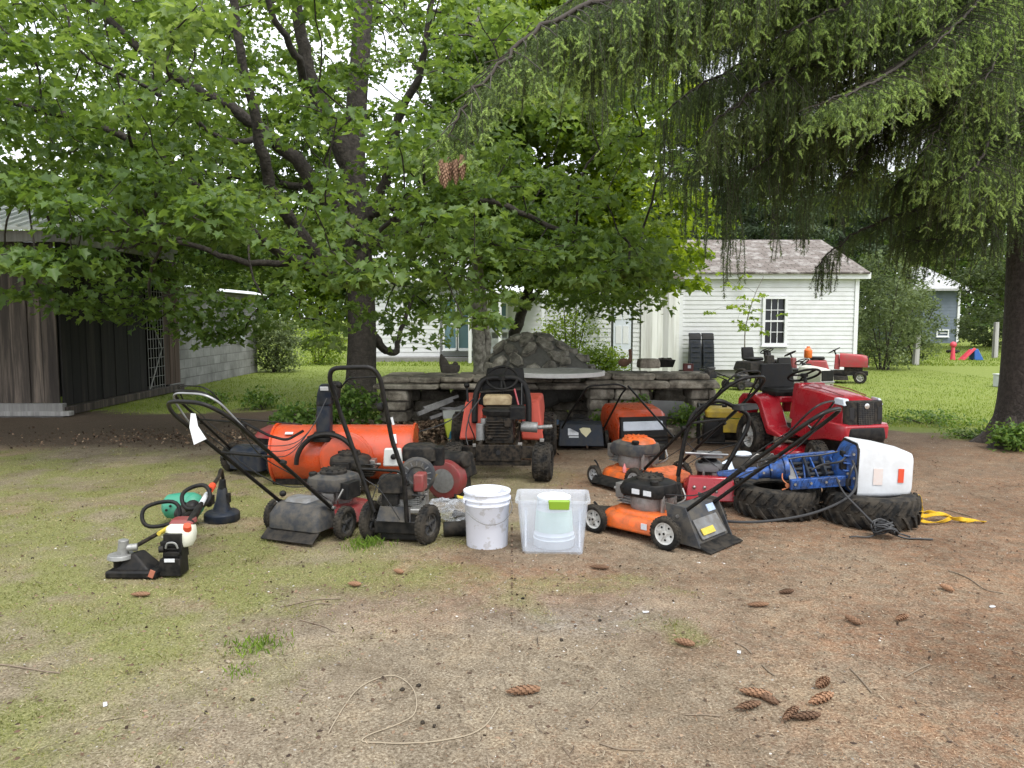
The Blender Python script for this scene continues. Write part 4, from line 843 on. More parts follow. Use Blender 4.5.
# white clapboard garage -------------------------------------------------
GY = 20.0; gx0, gx1, gz1 = 4.42, 8.93, 2.52
root = thing('garage', 'white clapboard garage with mossy brown shingle roof and one sash window', 'garage')
wx0, wx1, wz0, wz1 = PD(764.5, 320, GY).x, PD(784, 320, GY).x, PD(764, 343, GY).z, PD(764, 299, GY).z
mb = MB(); clapboard(mb, gx0, gx1, GY, .16, gz1, [(wx0 - .06, wx1 + .06, wz0 - .06, wz1 + .06)])
mb.build('wall', M_white, root, smooth=0)
mb = MB(); mb.prism([(GY + .022, .15), (GY + 6, .15), (GY + 6, gz1), (GY + 3, 3.72), (GY + .022, gz1)], gx1 - .06, gx1 + .0, 'x'); mb.box(((gx0 + gx1) / 2, GY + 5.99, 1.3), (gx1 - gx0 - .14, .03, 2.4)); mb.build('gable_wall', M_white, root, smooth=0)
mb = MB(); mb.box(((gx0 + gx1) / 2, GY + .3, .07), (gx1 - gx0 - .02, .5, .18)); mb.build('foundation', mat('concrete', (.26, .25, .24), .95, noise=.6, nscale=8), root, smooth=0)
mb = MB()
for x_ in (gx0 + .0, gx1 + .012): mb.box((x_ - .05, GY - .018, (gz1 + .14) / 2 + .02), (.10, .05, gz1 - .14))
mb.box(((gx0 + gx1) / 2, GY - .14, gz1 + .06), (gx1 - gx0 + .5, .03, .16)); mb.box(((gx0 + gx1) / 2 + 0, GY - .06, gz1 - .01), (gx1 - gx0 + .3, .14, .02))
mb.build('trim', M_wtrim, root, smooth=0)
sash_window(root, wx0, wx1, wz0, wz1, GY, 3, 4)
mb = MB(); ex0 = 3.0
mb.hexa([(ex0, GY - .22, gz1 + .10), (gx1 + .2, GY - .22, gz1 + .10), (gx1 + .2, GY + 3, 3.74), (ex0, GY + 3, 3.74), (ex0, GY - .22, gz1 + .14), (gx1 + .2, GY - .22, gz1 + .14), (gx1 + .2, GY + 3, 3.80), (ex0, GY + 3, 3.80)])
mb.hexa([(ex0, GY + 3, 3.74), (gx1 + .2, GY + 3, 3.74), (gx1 + .2, GY + 6.2, gz1 + .1), (ex0, GY + 6.2, gz1 + .1), (ex0, GY + 3, 3.8), (gx1 + .2, GY + 3, 3.8), (gx1 + .2, GY + 6.2, gz1 + .15), (ex0, GY + 6.2, gz1 + .15)])
rf = mb.build('roof', M_shingle, root, smooth=0); uv_planar(rf, (1, 0, 0), (0, .93, .37))
# shed joined to its left: vertical boards, then a pale door in clapboard
root = thing('shed', 'white lean shed of upright boards with a pale door, left of the garage', 'shed')
mb = MB(); xx = PD(641, 340, 19.9).x
while xx < gx0 - .13: mb.box((xx + .07, 19.93 + random.uniform(-.004, .004), 1.25), (.138, .03, 2.36)); xx += .141
mb.build('board_wall', nmat('white_boards', planks_fn((.38, .37, .34), (.58, .58, .56), (.70, .70, .69), grain=6), .8), root, smooth=0)
a, b_ = PD(586, 340, 19.95).x, PD(640, 340, 19.95).x; d0, d1 = PD(613, 340, 19.95).x, PD(631, 340, 19.95).x
mb = MB(); clapboard(mb, a, b_, 19.98, .1, 2.5, [(d0 - .05, d1 + .05, 0, 2.08)]); mb.build('wall', M_white, root, smooth=0)
mb = MB(); mb.box(((a + gx0) / 2, 21.6, 1.28), (gx0 - a - .1, 3.0, 2.36)); mb.build('side_wall', M_white, root, smooth=0)
dr = MB(); dr.box(((d0 + d1) / 2, 19.96, 1.05), (d1 - d0 - .01, .05, 1.98)); dr = dr.build('door', mat('pale_door', (.62, .66, .72), .5), root, bevel=.004, smooth=0)
mb = MB()
for i in range(2):
    for j in range(3): mb.box((d0 + (d1 - d0) * (.3 + .4 * i), 19.93, .45 + j * .62), (.15, .012, .46))
mb.build('door_panel', M_wtrim, dr, smooth=0, bevel=.004)
mb = MB(); mb.hexa([(a - .1, 19.8, 2.5), (gx0 - .02, 19.8, 2.5), (gx0 - .02, 23.1, 3.1), (a - .1, 23.1, 3.1), (a - .1, 19.8, 2.56), (gx0 - .02, 19.8, 2.56), (gx0 - .02, 23.1, 3.16), (a - .1, 23.1, 3.16)]); rf = mb.build('roof', M_shingle, root, smooth=0); uv_planar(rf, (1, 0, 0), (0, .98, .18))
# white house behind ------------------------------------------------------
HY = 27.0; hx = lambda p_, Y=HY: (p_ - 512) / FPX * Y / 1.0
root = thing('house', 'white single storey house with porch glass doors behind the maple trunk', 'house')
h0, h1 = hx(375), hx(586); pw0, pw1 = hx(446), hx(472)
mb = MB(); clapboard(mb, h0, hx(440), HY, .15, 2.7, step=.16); clapboard(mb, hx(474), h1, HY, .15, 2.7, [(hx(492), hx(507), .9, 2.1)], step=.16); mb.build('wall', M_white, root, smooth=0)
mb = MB(); mb.box(((h0 + h1) / 2, HY + 3.2, 1.4), (h1 - h0 - .05, 6, 2.5)); mb.build('side_wall', M_white, root, smooth=0)
f = sash_window(root, hx(445), hx(456), .45, 2.15, HY - .02, 1, 1, pane=M_glassb, part='porch_door'); sash_window(root, hx(459), hx(471), .45, 2.15, HY - .02, 1, 1, pane=M_glassb, part='porch_door')
sash_window(root, hx(493), hx(506), 1.1, 2.0, HY - .02, 2, 2, pane=M_glassb)
sash_window(root, hx(404), hx(414), 1.45, 2.05, HY - .02, 1, 2)
mb = MB(); mb.hexa([(h0 - .5, HY - .4, 2.68), (h1 + .4, HY - .4, 2.68), (h1 + .4, HY + 3.2, 4.0), (h0 - .5, HY + 3.2, 4.0), (h0 - .5, HY - .4, 2.78), (h1 + .4, HY - .4, 2.78), (h1 + .4, HY + 3.2, 4.1), (h0 - .5, HY + 3.2, 4.1)])
rf = mb.build('roof', mat('pale_roofing', (.42, .42, .42), .8, noise=.4, nscale=3), root, smooth=0)
mb = MB(); mb.hexa([(hx(468), HY - 2.2, 2.25), (hx(545), HY - 2.2, 2.25), (hx(545), HY - .02, 2.6), (hx(468), HY - .02, 2.6), (hx(468), HY - 2.2, 2.33), (hx(545), HY - 2.2, 2.33), (hx(545), HY - .02, 2.66), (hx(468), HY - .02, 2.66)])
mb.build('porch_roof', M_wtrim, root, smooth=0)
for p_ in (470, 500, 543): mb = MB(); mb.box((hx(p_, HY - 2.1), HY - 2.1, 1.15), (.1, .1, 2.2)); mb.build('porch_post', M_wtrim, root, smooth=0)
mb = MB(); mb.box(((h0 + h1) / 2, HY - .3, .06), (h1 - h0 + .2, .55, .16)); mb.build('foundation', MATS['concrete'], root, smooth=0)
# blue grey house far right -----------------------------------------------
root = thing('house', 'blue grey house with pale roof far back between the shrubs', 'house')
BY = 46.0; bx0, bx1 = (921 - 512) / FPX * BY, (957 - 512) / FPX * BY
M_blue = mat('blue_grey_siding', (.15, .18, .225), .7, noise=.3, nscale=2)
mb = MB(); clapboard(mb, bx0, bx1, BY, 0, 3.1, step=.2); mb.box(((bx0 + bx1) / 2, BY + 3.1, 1.55), (bx1 - bx0 - .02, 6, 3.05)); mb.build('wall', M_blue, root, smooth=0)
mb = MB(); mb.hexa([(bx0 - .9, BY - .5, 3.1), (bx1 + .4, BY - .5, 3.1), (bx1 - .6, BY + 3, 4.6), (bx0 + .6, BY + 3, 4.6), (bx0 - .9, BY - .5, 3.22), (bx1 + .4, BY - .5, 3.22), (bx1 - .6, BY + 3, 4.72), (bx0 + .6, BY + 3, 4.72)]); mb.build('roof', MATS['pale_roofing'], root, smooth=0)
mb = MB(); mb.box((bx1 - .05, BY - .04, 1.55), (.14, .08, 3.0)); mb.build('trim', M_wtrim, root, smooth=0)
sash_window(root, bx0 + .9, bx0 + 1.5, .45, .75, BY - .03, 1, 2)
# old plank barn on the left ----------------------------------------------
root = thing('barn', 'weathered dark plank barn with open black doorway and white metal roof', 'barn')
BX = -6.87
mb = MB(); xx = -14.0
while xx < BX - .05:
    w_ = random.uniform(.17, .26); w_ = min(w_, BX - xx); mb.box((xx + w_ / 2, 11.72 + random.uniform(-.012, .012), 1.42), (w_ - .006, .03, 2.46 + random.uniform(-.04, .02))); xx += w_
mb.build('front_wall', M_plank, root, smooth=0)
mb = MB(); mb.box(((-14 + BX) / 2, 11.70, .09), (BX + 14 + .06, .12, .22)); mb.box(((-14 + BX) / 2, 11.67, .05), (BX + 14 + .3, .14, .07)); mb.build('sill_beam', M_gboard, root, smooth=0, bevel=.006)
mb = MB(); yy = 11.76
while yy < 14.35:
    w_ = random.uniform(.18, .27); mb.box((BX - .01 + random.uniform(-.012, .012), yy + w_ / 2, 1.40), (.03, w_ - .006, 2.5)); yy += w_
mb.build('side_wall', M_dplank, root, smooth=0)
dy1 = yy
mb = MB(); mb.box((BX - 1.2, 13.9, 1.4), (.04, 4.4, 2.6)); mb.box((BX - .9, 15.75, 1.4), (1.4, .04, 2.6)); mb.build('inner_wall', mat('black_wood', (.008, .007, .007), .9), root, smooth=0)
mb = MB(); yy = dy1 + .75
while yy < 15.75:
    w_ = .22; mb.box((BX + .0 + random.uniform(-.01, .01), yy + w_ / 2, 1.4), (.03, w_ - .006, 2.45)); yy += w_
mb.build('barn_door', nmat('red_brown_planks', planks_fn((.03, .02, .016), (.07, .045, .034), (.14, .09, .07), grain=9), .9), root, smooth=0)
mb = MB(); yc = dy1 + .38                                # wire gate standing in the opening
for i in range(7): mb.tube([(BX + .02, dy1 + .05 + i * .11, .12), (BX + .02, dy1 + .05 + i * .11, 2.3)], .006, 5)
for i in range(12): mb.tube([(BX + .02, dy1 + .04, .2 + i * .18), (BX + .02, dy1 + .72, .2 + i * .18)], .005, 5)
mb.tube([(BX + .03, dy1 + .05, .15), (BX + .03, dy1 + .6, .9), (BX + .03, dy1 + .1, 1.6)], .014, 6)
mb.build('wire_gate', mat('grey_wire', (.28, .28, .27), .6, metal=.5), root, smooth=60)
mb = MB(); mb.box((BX + .02, 13.8, .08), (.12, 4.2, .12)); mb.build('sill_beam', M_plank, root, smooth=0)
# eave beam, hanging boards and gable
e1 = PD(60, 245, 11.5); mb = MB(); mb.box(((-14 + BX) / 2 + .1, 11.5, 2.70), (BX + 14 + .5, .07, .16)); mb.box((BX + .1, 13.5, 2.72), (.07, 4.0, .16)); mb.build('eave_board', M_gboard, root, smooth=0, bevel=.004)
mb = MB(); mb.hexa([(-14, 11.35, 2.78), (BX + .35, 11.35, 2.78), (BX + .35, 15.9, 4.3), (-14, 15.9, 4.3), (-14, 11.35, 2.82), (BX + .35, 11.35, 2.82), (BX + .35, 15.9, 4.34), (-14, 15.9, 4.34)])
xx = -14
while xx < BX + .3: mb.box((xx, 13.62, 3.60), (.025, 4.78, .03), (math.atan2(1.52, 4.55), 0, 0)); xx += .2
mb.build('roof', M_metalroof, root, smooth=0)
mb = MB(); zz = 2.8
while zz < 4.1:
    y_ = 11.5 + (zz - 2.8) / 1.52 * 4.55; mb.box((BX + .05, (y_ + 15.85) / 2, zz + .07), (.03, 15.85 - y_, .135)); zz += .14
mb.build('gable_wall', M_gboard, root, smooth=0)
# cinder block building ------------------------------------------------------
root = thing('block_building', 'grey cinder block outbuilding joined to the far end of the plank barn', 'building')
mb = MB(); mb.box((BX - 2.3, 18.6, 1.0), (4.2, 5.5, 2.2)); mb.build('wall', M_block, root, smooth=0)
mb = MB(); mb.box((BX - .17, 20.0, 1.25), (.04, .5, .7)); mb.build('window', mat('frosted_pane', (.55, .6, .6), .4), root, smooth=0)
mb = MB(); mb.hexa([(BX - 4.6, 15.95, 2.12), (BX + .1, 15.95, 2.12), (BX + .1, 21.5, 2.12), (BX - 4.6, 21.5, 2.12), (BX - 4.6, 15.95, 2.6), (BX - .3, 15.95, 2.22), (BX - .3, 21.5, 2.22), (BX - 4.6, 21.5, 2.6)]); mb.build('roof', M_metalroof, root, smooth=0)
# sagging pale tin sheet hung by the barn corner
root = thing('tin_awning', 'bent grey tin awning sagging at the corner of the plank barn', 'awning')
mb = MB(); p_ = [PD(14, 250, 11.2), PD(62, 262, 11.2), PD(112, 282, 11.4), PD(112, 268, 13.5), PD(62, 250, 13.5), PD(14, 238, 13.5)]
mb.add([q for q in p_] + [q + Vector((0, 0, .02)) for q in p_], [[0, 1, 4, 5], [1, 2, 3, 4], [6, 7, 10, 11], [7, 8, 9, 10], [0, 1, 7, 6], [1, 2, 8, 7], [2, 3, 9, 8], [3, 4, 10, 9], [4, 5, 11, 10], [5, 0, 6, 11]])
mb.build('sheet', M_metalroof, root, smooth=0)
mb = MB(); mb.box(PD(12, 266, 11.3), (.42, .04, .12)); mb.build('hanging_cloth', mat('teal_cloth', (.04, .16, .13), .9), root, smooth=0)
# ---------------------------------------------------------------- machine materials
def used(name, c, rough=.4, dirt=(.12, .10, .075), amt=.55, sc_=9, coat=0., contrast=.18, metal=0., bump=.05, spec=None):
    return mat(name, c, rough, metal, spec=(.22 if max(c) < .08 else .5), noise=amt, nscale=sc_, color2=dirt, coat=coat, ncontrast=contrast, bump=bump, bscale=60)
M_orange = used('orange_paint', (.64, .115, .016), .35, (.22, .075, .03), .65, 13, contrast=.1)
M_orange2 = used('faded_orange_red', (.58, .07, .018), .26, (.30, .065, .03), .6, 7, coat=.3, contrast=.13)
M_red = used('red_paint', (.34, .008, .018), .22, (.20, .018, .02), .4, 5, coat=.5)
M_fred = used('faded_red_plastic', (.56, .075, .04), .5, (.34, .07, .05), .5, 6)
M_dred = used('dark_red_paint', (.22, .015, .02), .4)
M_blk = used('black_plastic', (.006, .006, .0065), .42, (.034, .029, .023), .45, 18, contrast=.1)
M_blk2 = used('dusty_black', (.010, .0098, .0095), .6, (.07, .058, .044), .5, 15, contrast=.09)
M_tube = used('black_tubing', (.005, .005, .0052), .3, (.03, .024, .018), .35, 22, contrast=.1)
M_gtube = mat('grey_tubing', (.30, .30, .30), .35, .6, noise=.5, nscale=20)
M_gry = used('grey_plastic', (.040, .042, .046), .5, (.115, .10, .078), .65, 13, contrast=.1)
M_lgry = used('light_grey_plastic', (.17, .172, .175), .5, (.10, .09, .075), .7, 12, contrast=.12)
M_navy = used('dark_blue_plastic', (.012, .017, .028), .38, (.05, .047, .04), .5, 12, contrast=.1)
M_rub = used('rubber', (.010, .0098, .0095), .75, (.075, .063, .048), .6, 13, bump=.3, contrast=.1)
M_rim = used('grey_rim', (.42, .43, .44), .45, (.22, .20, .17), .6, 14)
M_wrim = used('white_rim', (.60, .60, .58), .5, (.30, .27, .22), .6, 14)
M_steel = mat('steel', (.38, .37, .35), .4, .9, noise=.6, nscale=20, color2=(.13, .11, .09))
M_iron = used('greasy_iron', (.010, .0098, .0095), .45, (.065, .05, .035), .7, 22, metal=.3, contrast=.1)
M_alu = mat('cast_metal', (.36, .36, .35), .5, .7, noise=.6, nscale=25, color2=(.15, .14, .12))
M_wpl = used('white_plastic', (.64, .65, .68), .4, (.40, .38, .34), .5, 6, contrast=.14)
M_sticker = mat('white_sticker', (.66, .67, .68), .5, noise=.4, nscale=60, color2=(.3, .3, .32))
M_ystick = mat('yellow_sticker', (.65, .50, .06), .5, noise=.4, nscale=60, color2=(.2, .16, .05))
M_ostick = mat('red_orange_sticker', (.62, .07, .025), .5)
M_blue = used('blue_paint', (.016, .075, .28), .35, (.012, .018, .035), .8, 13, contrast=.09)
M_yel = used('yellow_paint', (.60, .42, .03), .4)
M_cream = mat('old_cream_tank', (.42, .33, .18), .6, noise=.8, nscale=16, color2=(.14, .08, .04))
M_tgreen = used('teal_green_plastic', (.03, .24, .15), .4, (.08, .20, .14), .4, 12)
M_lens = mat('clear_lens', (.58, .62, .68), .18, noise=.5, nscale=14, color2=(.32, .35, .38))
M_cable = mat('black_cable', (.02, .02, .021), .5)

def wheel(parent, c, r, w_, rim=None, yaw=0, tread='fine', spokes=5, name='wheel', hub=.55, tire=None, tilt=0):
    """axle along local y; the tyre mesh carries its rim as a sub-part"""
    mb = MB(); rr = r * hub
    prof = [(rr, -w_ * .38), (rr * 1.12, -w_ * .5), (r * .88, -w_ * .5), (r * .97, -w_ * .38), (r, -w_ * .2), (r, w_ * .2), (r * .97, w_ * .38), (r * .88, w_ * .5), (rr * 1.12, w_ * .5), (rr, w_ * .38)]
    mb.lathe(prof, axis='y', n=32, cap=False)
    if tread == 'fine':
        k = 30
        for i in range(k):
            a = 2 * math.pi * i / k
            for s in (-1, 1): mb.box((math.sin(a + s * .05) * r, s * w_ * .2, math.cos(a + s * .05) * r), (2 * math.pi * r / k * .5, w_ * .3, r * .05), (0, a + s * .05, 0))
    elif tread == 'turf':
        k = 26
        for i in range(k):
            a = 2 * math.pi * i / k
            for j in range(4): mb.box((math.sin(a + (j % 2) * .12) * r, (j - 1.5) * w_ * .2, math.cos(a + (j % 2) * .12) * r), (2 * math.pi * r / k * .55, w_ * .14, r * .06), (0, a + (j % 2) * .12, .4 if j < 2 else -.4))
    o = mb.build(name, tire or M_rub, parent, smooth=40); o.location = c; o.rotation_euler = (tilt, 0, yaw)
    if rim:
        mb = MB()
        mb.lathe([(rr, -w_ * .36), (rr * .9, -w_ * .3), (rr * .86, 0), (rr * .9, w_ * .3), (rr, w_ * .36), (rr * 1.03, w_ * .2), (rr * 1.03, -w_ * .2)], axis='y', n=24, cap=False)
        mb.lathe([(rr * .88, -w_ * .08), (rr * .88, w_ * .08)], axis='y', n=24)
        mb.lathe([(rr * .26, -w_ * .44), (rr * .26, w_ * .44)], axis='y', n=12)
        for i in range(spokes):
            a = 2 * math.pi * i / spokes; mb.box((math.sin(a) * rr * .55, 0, math.cos(a) * rr * .55), (rr * .17, w_ * .5, rr * .72), (0, a, 0))
        ro = mb.build('rim', rim, o, smooth=40)
        h = MB(); h.lathe([(rr * .12, -w_ * .5), (rr * .12, w_ * .5)], axis='y', n=8)
        for i in range(spokes): a = 2 * math.pi * (i + .5) / spokes; h.lathe([(rr * .11, -w_ * .11), (rr * .11, w_ * .11)], (math.sin(a) * rr * .62, 0, math.cos(a) * rr * .62), 'y', 8)
        h.build('hub_cap', M_blk, o, smooth=40)
    return o
def pbox(mb, c, d, top=.85, topy=None, rot=None):
    """box whose top is smaller than its foot"""
    x, y, z = d[0] / 2, d[1] / 2, d[2] / 2; ty = topy if topy is not None else top; C = Vector(c); e = Euler(rot).to_matrix() if rot else Matrix.Identity(3)
    P = [(-x, -y, -z), (x, -y, -z), (x, y, -z), (-x, y, -z), (-x * top, -y * ty, z), (x * top, -y * ty, z), (x * top, y * ty, z), (-x * top, y * ty, z)]
    return mb.hexa([e @ Vector(p) + C for p in P])
def rloft(mb, secs, n=5):
    """loft of rounded rectangles: (cx, cy, z, len, wid, radius)"""
    return mb.loft([[(a, b_, z) for a, b_ in rrect(l_, w_, r_, n, cx_, cy_)] for cx_, cy_, z, l_, w_, r_ in secs])
def mk(name, m, parent, fn, bevel=.003, smooth=40):
    mb = MB(); fn(mb); return mb.build(name, m, parent, bevel=bevel, smooth=smooth)
def engine(t, c, s=1.0, cover=M_blk2, top=M_blk, body=M_alu, muffler=True, filt=True, cap=True, stickers=()):
    """small vertical shaft engine at c (foot of the crankcase)"""
    x, y, z = c
    def body_(mb):
        mb.lathe([(.11 * s, 0), (.12 * s, .03 * s), (.115 * s, .09 * s)], (x, y, z), n=16)
        pbox(mb, (x + .11 * s, y, z + .07 * s), (.11 * s, .12 * s, .10 * s), .95)
        for i in range(6): mb.box((x + .13 * s, y, z + (.03 + .017 * i) * s), (.12 * s, .15 * s, .006 * s))
    mk('engine_block', body, t, body_, 0)
    def cov(mb):
        rloft(mb, [(x + .01 * s, y, z + .09 * s, .30 * s, .26 * s, .08 * s), (x + .01 * s, y, z + .13 * s, .32 * s, .28 * s, .09 * s), (x, y, z + .17 * s, .29 * s, .26 * s, .09 * s), (x, y, z + .185 * s, .22 * s, .20 * s, .08 * s)])
    e = mk('engine_cover', cover, t, cov, .004)
    def rec(mb):
        mb.lathe([(.085 * s, z + .18 * s), (.085 * s, z + .20 * s), (.07 * s, z + .212 * s), (.03 * s, z + .215 * s)], (x, y, 0), n=20)
        for i in range(12):
            a = i * math.pi / 6; mb.box((x + math.cos(a) * .058 * s, y + math.sin(a) * .058 * s, z + .214 * s), (.045 * s, .008 * s, .006 * s), (0, 0, a))
    mk('recoil_starter', top, e, rec, 0)
    if filt: mk('air_filter', M_blk, t, lambda mb: rloft(mb, [(x - .04 * s, y - .15 * s, z + .05 * s, .15 * s, .07 * s, .02 * s), (x - .04 * s, y - .15 * s, z + .15 * s, .14 * s, .065 * s, .02 * s)]))
    if cap: mk('fuel_cap', M_blk, t, lambda mb: mb.lathe([(.024 * s, 0), (.026 * s, .02 * s), (.02 * s, .026 * s)], (x - .09 * s, y + .09 * s, z + .175 * s), n=14), 0)
    if muffler: mk('muffler', M_steel, t, lambda mb: (mb.box((x + .17 * s, y + .02 * s, z + .10 * s), (.06 * s, .12 * s, .09 * s)), mb.cyl((x + .2 * s, y + .04 * s, z + .1 * s), (x + .235 * s, y + .04 * s, z + .1 * s), .012 * s)))
    mk('spark_plug', M_cable, t, lambda mb: (mb.tube(bez([(x + .2 * s, y - .02 * s, z + .07 * s), (x + .23 * s, y - .05 * s, z + .11 * s), (x + .14 * s, y - .12 * s, z + .13 * s)], 5), .005 * s, 6), mb.cyl((x + .17 * s, y - .02 * s, z + .07 * s), (x + .215 * s, y - .02 * s, z + .07 * s), .01 * s)), 0)
    def gub(mb):
        for i in range(7):
            a = i * .9 + x * 7; mb.cyl((x + math.cos(a) * .125 * s, y + math.sin(a) * .115 * s, z + .09 * s), (x + math.cos(a) * .125 * s, y + math.sin(a) * .115 * s, z + (.10 + .012 * (i % 2)) * s), .008 * s, .008 * s, 6)
        mb.tube(bez([(x - .1 * s, y - .1 * s, z + .02 * s), (x - .16 * s, y - .14 * s, z + .06 * s), (x - .13 * s, y - .16 * s, z + .12 * s)], 5), .006 * s, 6)
        mb.cyl((x - .13 * s, y + .06 * s, z + .0), (x - .13 * s, y + .06 * s, z + .14 * s), .014 * s); mb.box((x - .12 * s, y - .05 * s, z + .06 * s), (.05 * s, .07 * s, .05 * s), (0, 0, .3))
    mk('fittings', M_steel, t, gub, 0)
    for p_, d_, r_, m_ in stickers: mk('sticker', m_, e, lambda mb: mb.box((x + p_[0] * s, y + p_[1] * s, z + p_[2] * s), d_, r_), 0, 0)
    return e
def bent_handle(t, foot, ang, L_, half=.2, r=.0125, m=None, top_w=None, bend=.0, bail=True, bar=.55, loop=None, mid=None):
    """U-shaped handle rising backwards (-x) from foot at angle ang; bail and cross bar as parts"""
    m = m or M_tube; fx, fz = foot; ca, sa = math.cos(ang), math.sin(ang); tw = top_w or half
    def Q(u, y, off=0): return (fx - ca * u * L_ + sa * off, y, fz + sa * u * L_ + ca * off)
    pts = [Q(0, half), Q(.5, half * (1 + bend)), Q(.9, tw), Q(1.0, tw * .62), Q(1.0, -tw * .62), Q(.9, -tw), Q(.5, -half * (1 + bend)), Q(0, -half)]
    h = mk('handle', m, t, lambda mb: mb.tube(rounded(pts, .09), r, 10), 0, 60)
    if bar: mk('cross_bar', m, h, lambda mb: mb.tube([Q(bar, half * .98), Q(bar, -half * .98)], r * .75, 8), 0, 60)
    if bail: mk('bail_lever', M_gtube if bail == 'grey' else M_tube, h, lambda mb: mb.tube(rounded([Q(.78, tw * .96, .012), Q(.95, tw * .8, .05), Q(1.0, tw * .5, .055), Q(1.0, -tw * .5, .055), Q(.95, -tw * .8, .05), Q(.78, -tw * .96, .012)], .06), r * .5, 6), 0, 60)
    for s_ in (-1, 1):
        mk('knob', M_blk, h, lambda mb: mb.cyl(Vector(Q(.5, s_ * (half + .01))), Vector(Q(.5, s_ * (half + .04))), .02, .014, 8), 0)
        mk('bolt', M_steel, h, lambda mb: mb.cyl(Vector(Q(.02, s_ * (half - .02))), Vector(Q(.02, s_ * (half + .03))), .012, .012, 8), 0)
    mk('cable', M_cable, h, lambda mb: (mb.tube(bez([Q(.8, tw, .02), Q(.6, half * .9, .035), Q(.4, half * .8, .02), Q(.15, half * .5, .05), (fx + .18, .06, fz + .10)], 6), .004, 6), mb.tube(bez([Q(.85, -tw, .0), Q(.6, -half * .8, -.03), Q(.3, -half * .7, .03), (fx + .12, -.10, fz + .02)], 6), .0035, 6)), 0, 60)
    return h
def deck(t, L_, W_, m, z0=.055, z1=.155, cx=0., name='deck', bulge=True):
    def f(mb):
        rloft(mb, [(cx, 0, z0, L_, W_, .17), (cx, 0, z0 + .012, L_ + .012, W_ + .012, .17), (cx, 0, z1 - .03, L_ - .01, W_ - .02, .17), (cx, 0, z1 - .008, L_ - .05, W_ - .06, .16), (cx, 0, z1, L_ - .13, W_ - .14, .13)], 7)
        if bulge: rloft(mb, [(cx + .02, .02, z1 - .01, L_ - .15, W_ - .17, .15), (cx + .02, .02, z1 + .02, L_ - .2, W_ - .22, .14)], 6)
    return mk(name, m, t, f, .004, 50)
def push_mower(name, label, loc, rz, dm, em=M_blk2, etop=M_blk, L_=.56, W_=.48, wr=(.09, .10), rim=M_rim, rear='flap', rm=M_gry, hang=R(42), hl=1.05, handle=True, cat='lawn mower', group=None, stick=(), es=1.0, hub=.66, wheel_w=.045, half=.2, bail=True, cy=None):
    t = thing(name, label, cat, loc, rz, group)
    deck(t, L_, W_, dm); engine(t, (.03, 0, .165), es, em, etop)
    for sx, r_ in ((1, wr[0]), (-1, wr[1])):
        for s_ in (-1, 1): wheel(t, (sx * (L_ / 2 - .04), s_ * (W_ / 2 + wheel_w * .5 + .012), r_), r_, wheel_w, rim, hub=hub)
    for sx in (1, -1): mk('axle', M_steel, t, lambda mb: mb.tube([(sx * (L_ / 2 - .04), -W_ / 2 - .03, wr[0]), (sx * (L_ / 2 - .04), W_ / 2 + .03, wr[0])], .007, 6), 0)
    mk('height_lever', M_blk, t, lambda mb: mb.tube(rounded([(L_ / 2 - .08, W_ / 2 + .0, .12), (L_ / 2 - .05, W_ / 2 + .02, .2), (L_ / 2 - .03, W_ / 2 + .03, .22)], .02), .008, 6), 0)
    xr = -L_ / 2
    if rear == 'flap':
        mk('rear_door', rm, t, lambda mb: mb.hexa([(xr + .02, -W_ / 2 + .05, .07), (xr - .16, -W_ / 2 + .05, .05), (xr - .16, W_ / 2 - .05, .05), (xr + .02, W_ / 2 - .05, .07), (xr + .06, -W_ / 2 + .05, .235), (xr - .07, -W_ / 2 + .05, .22), (xr - .07, W_ / 2 - .05, .22), (xr + .06, W_ / 2 - .05, .235)]), .02)
        mk('trail_flap', M_blk2, t, lambda mb: mb.box((xr - .18, 0, .03), (.12, W_ - .06, .008), (0, -.35, 0)), 0)
    if handle: bent_handle(t, (xr + .02, .20), hang, hl, half, bail=bail)
    return t

# ---------------------------------------------------------------- front row
def face(px1, py1, px2, py2):
    """heading that runs from ground pixel 1 to ground pixel 2"""
    a, b_ = PG(px1, py1), PG(px2, py2); d = b_ - a; return math.atan2(d.y, d.x)

# orange mower nearest the camera, heading away to the left
hd = R(136); c = Vector((.99, 5.30, 0))
t = push_mower('push_mower', 'orange push mower with white rims and grey rear chute, nearest the white bin', c, hd, M_orange, M_blk, M_blk2, L_=.66, W_=.52, wr=(.10, .11), rim=M_wrim, rear=None, hang=R(40), hl=1.2, half=.19, es=1.15)
xr = -.33
def chute(mb):
    mb.hexa([(xr + .04, -.20, .05), (xr - .15, -.20, .045), (xr - .15, .20, .045), (xr + .04, .20, .05), (xr + .10, -.20, .26), (xr - .02, -.20, .26), (xr - .02, .20, .26), (xr + .10, .20, .26)])
mk('rear_chute', M_gry, t, chute, .012)
mk('chute_cover', M_lgry, t, lambda mb: mb.hexa([(xr - .08, -.15, .16), (xr - .14, -.15, .07), (xr - .14, .15, .07), (xr - .08, .15, .16), (xr - .07, -.15, .19), (xr - .155, -.15, .075), (xr - .155, .15, .075), (xr - .07, .15, .19)]), .004)
for s_ in (-1, 1): mk('side_wing', M_gry, t, lambda mb: mb.prism([(xr + .05, .04), (xr - .17, .03), (xr - .05, .28), (xr + .10, .29)], s_ * .20, s_ * .212, 'y'), .002)
mk('trail_flap', M_blk2, t, lambda mb: mb.box((xr - .19, 0, .028), (.11, .42, .008), (0, -.3, 0)), 0)
mk('yellow_label', M_ystick, t, lambda mb: mb.box((xr - .135, .06, .118), (.006, .15, .045), (0, .62, 0)), 0, 0)
mk('blue_white_label', mat('blue_white_label', (.42, .52, .68), .5, noise=.5, nscale=50), t, lambda mb: mb.box((xr - .046, -.12, .225), (.006, .09, .05), (0, .54, 0)), 0, 0)
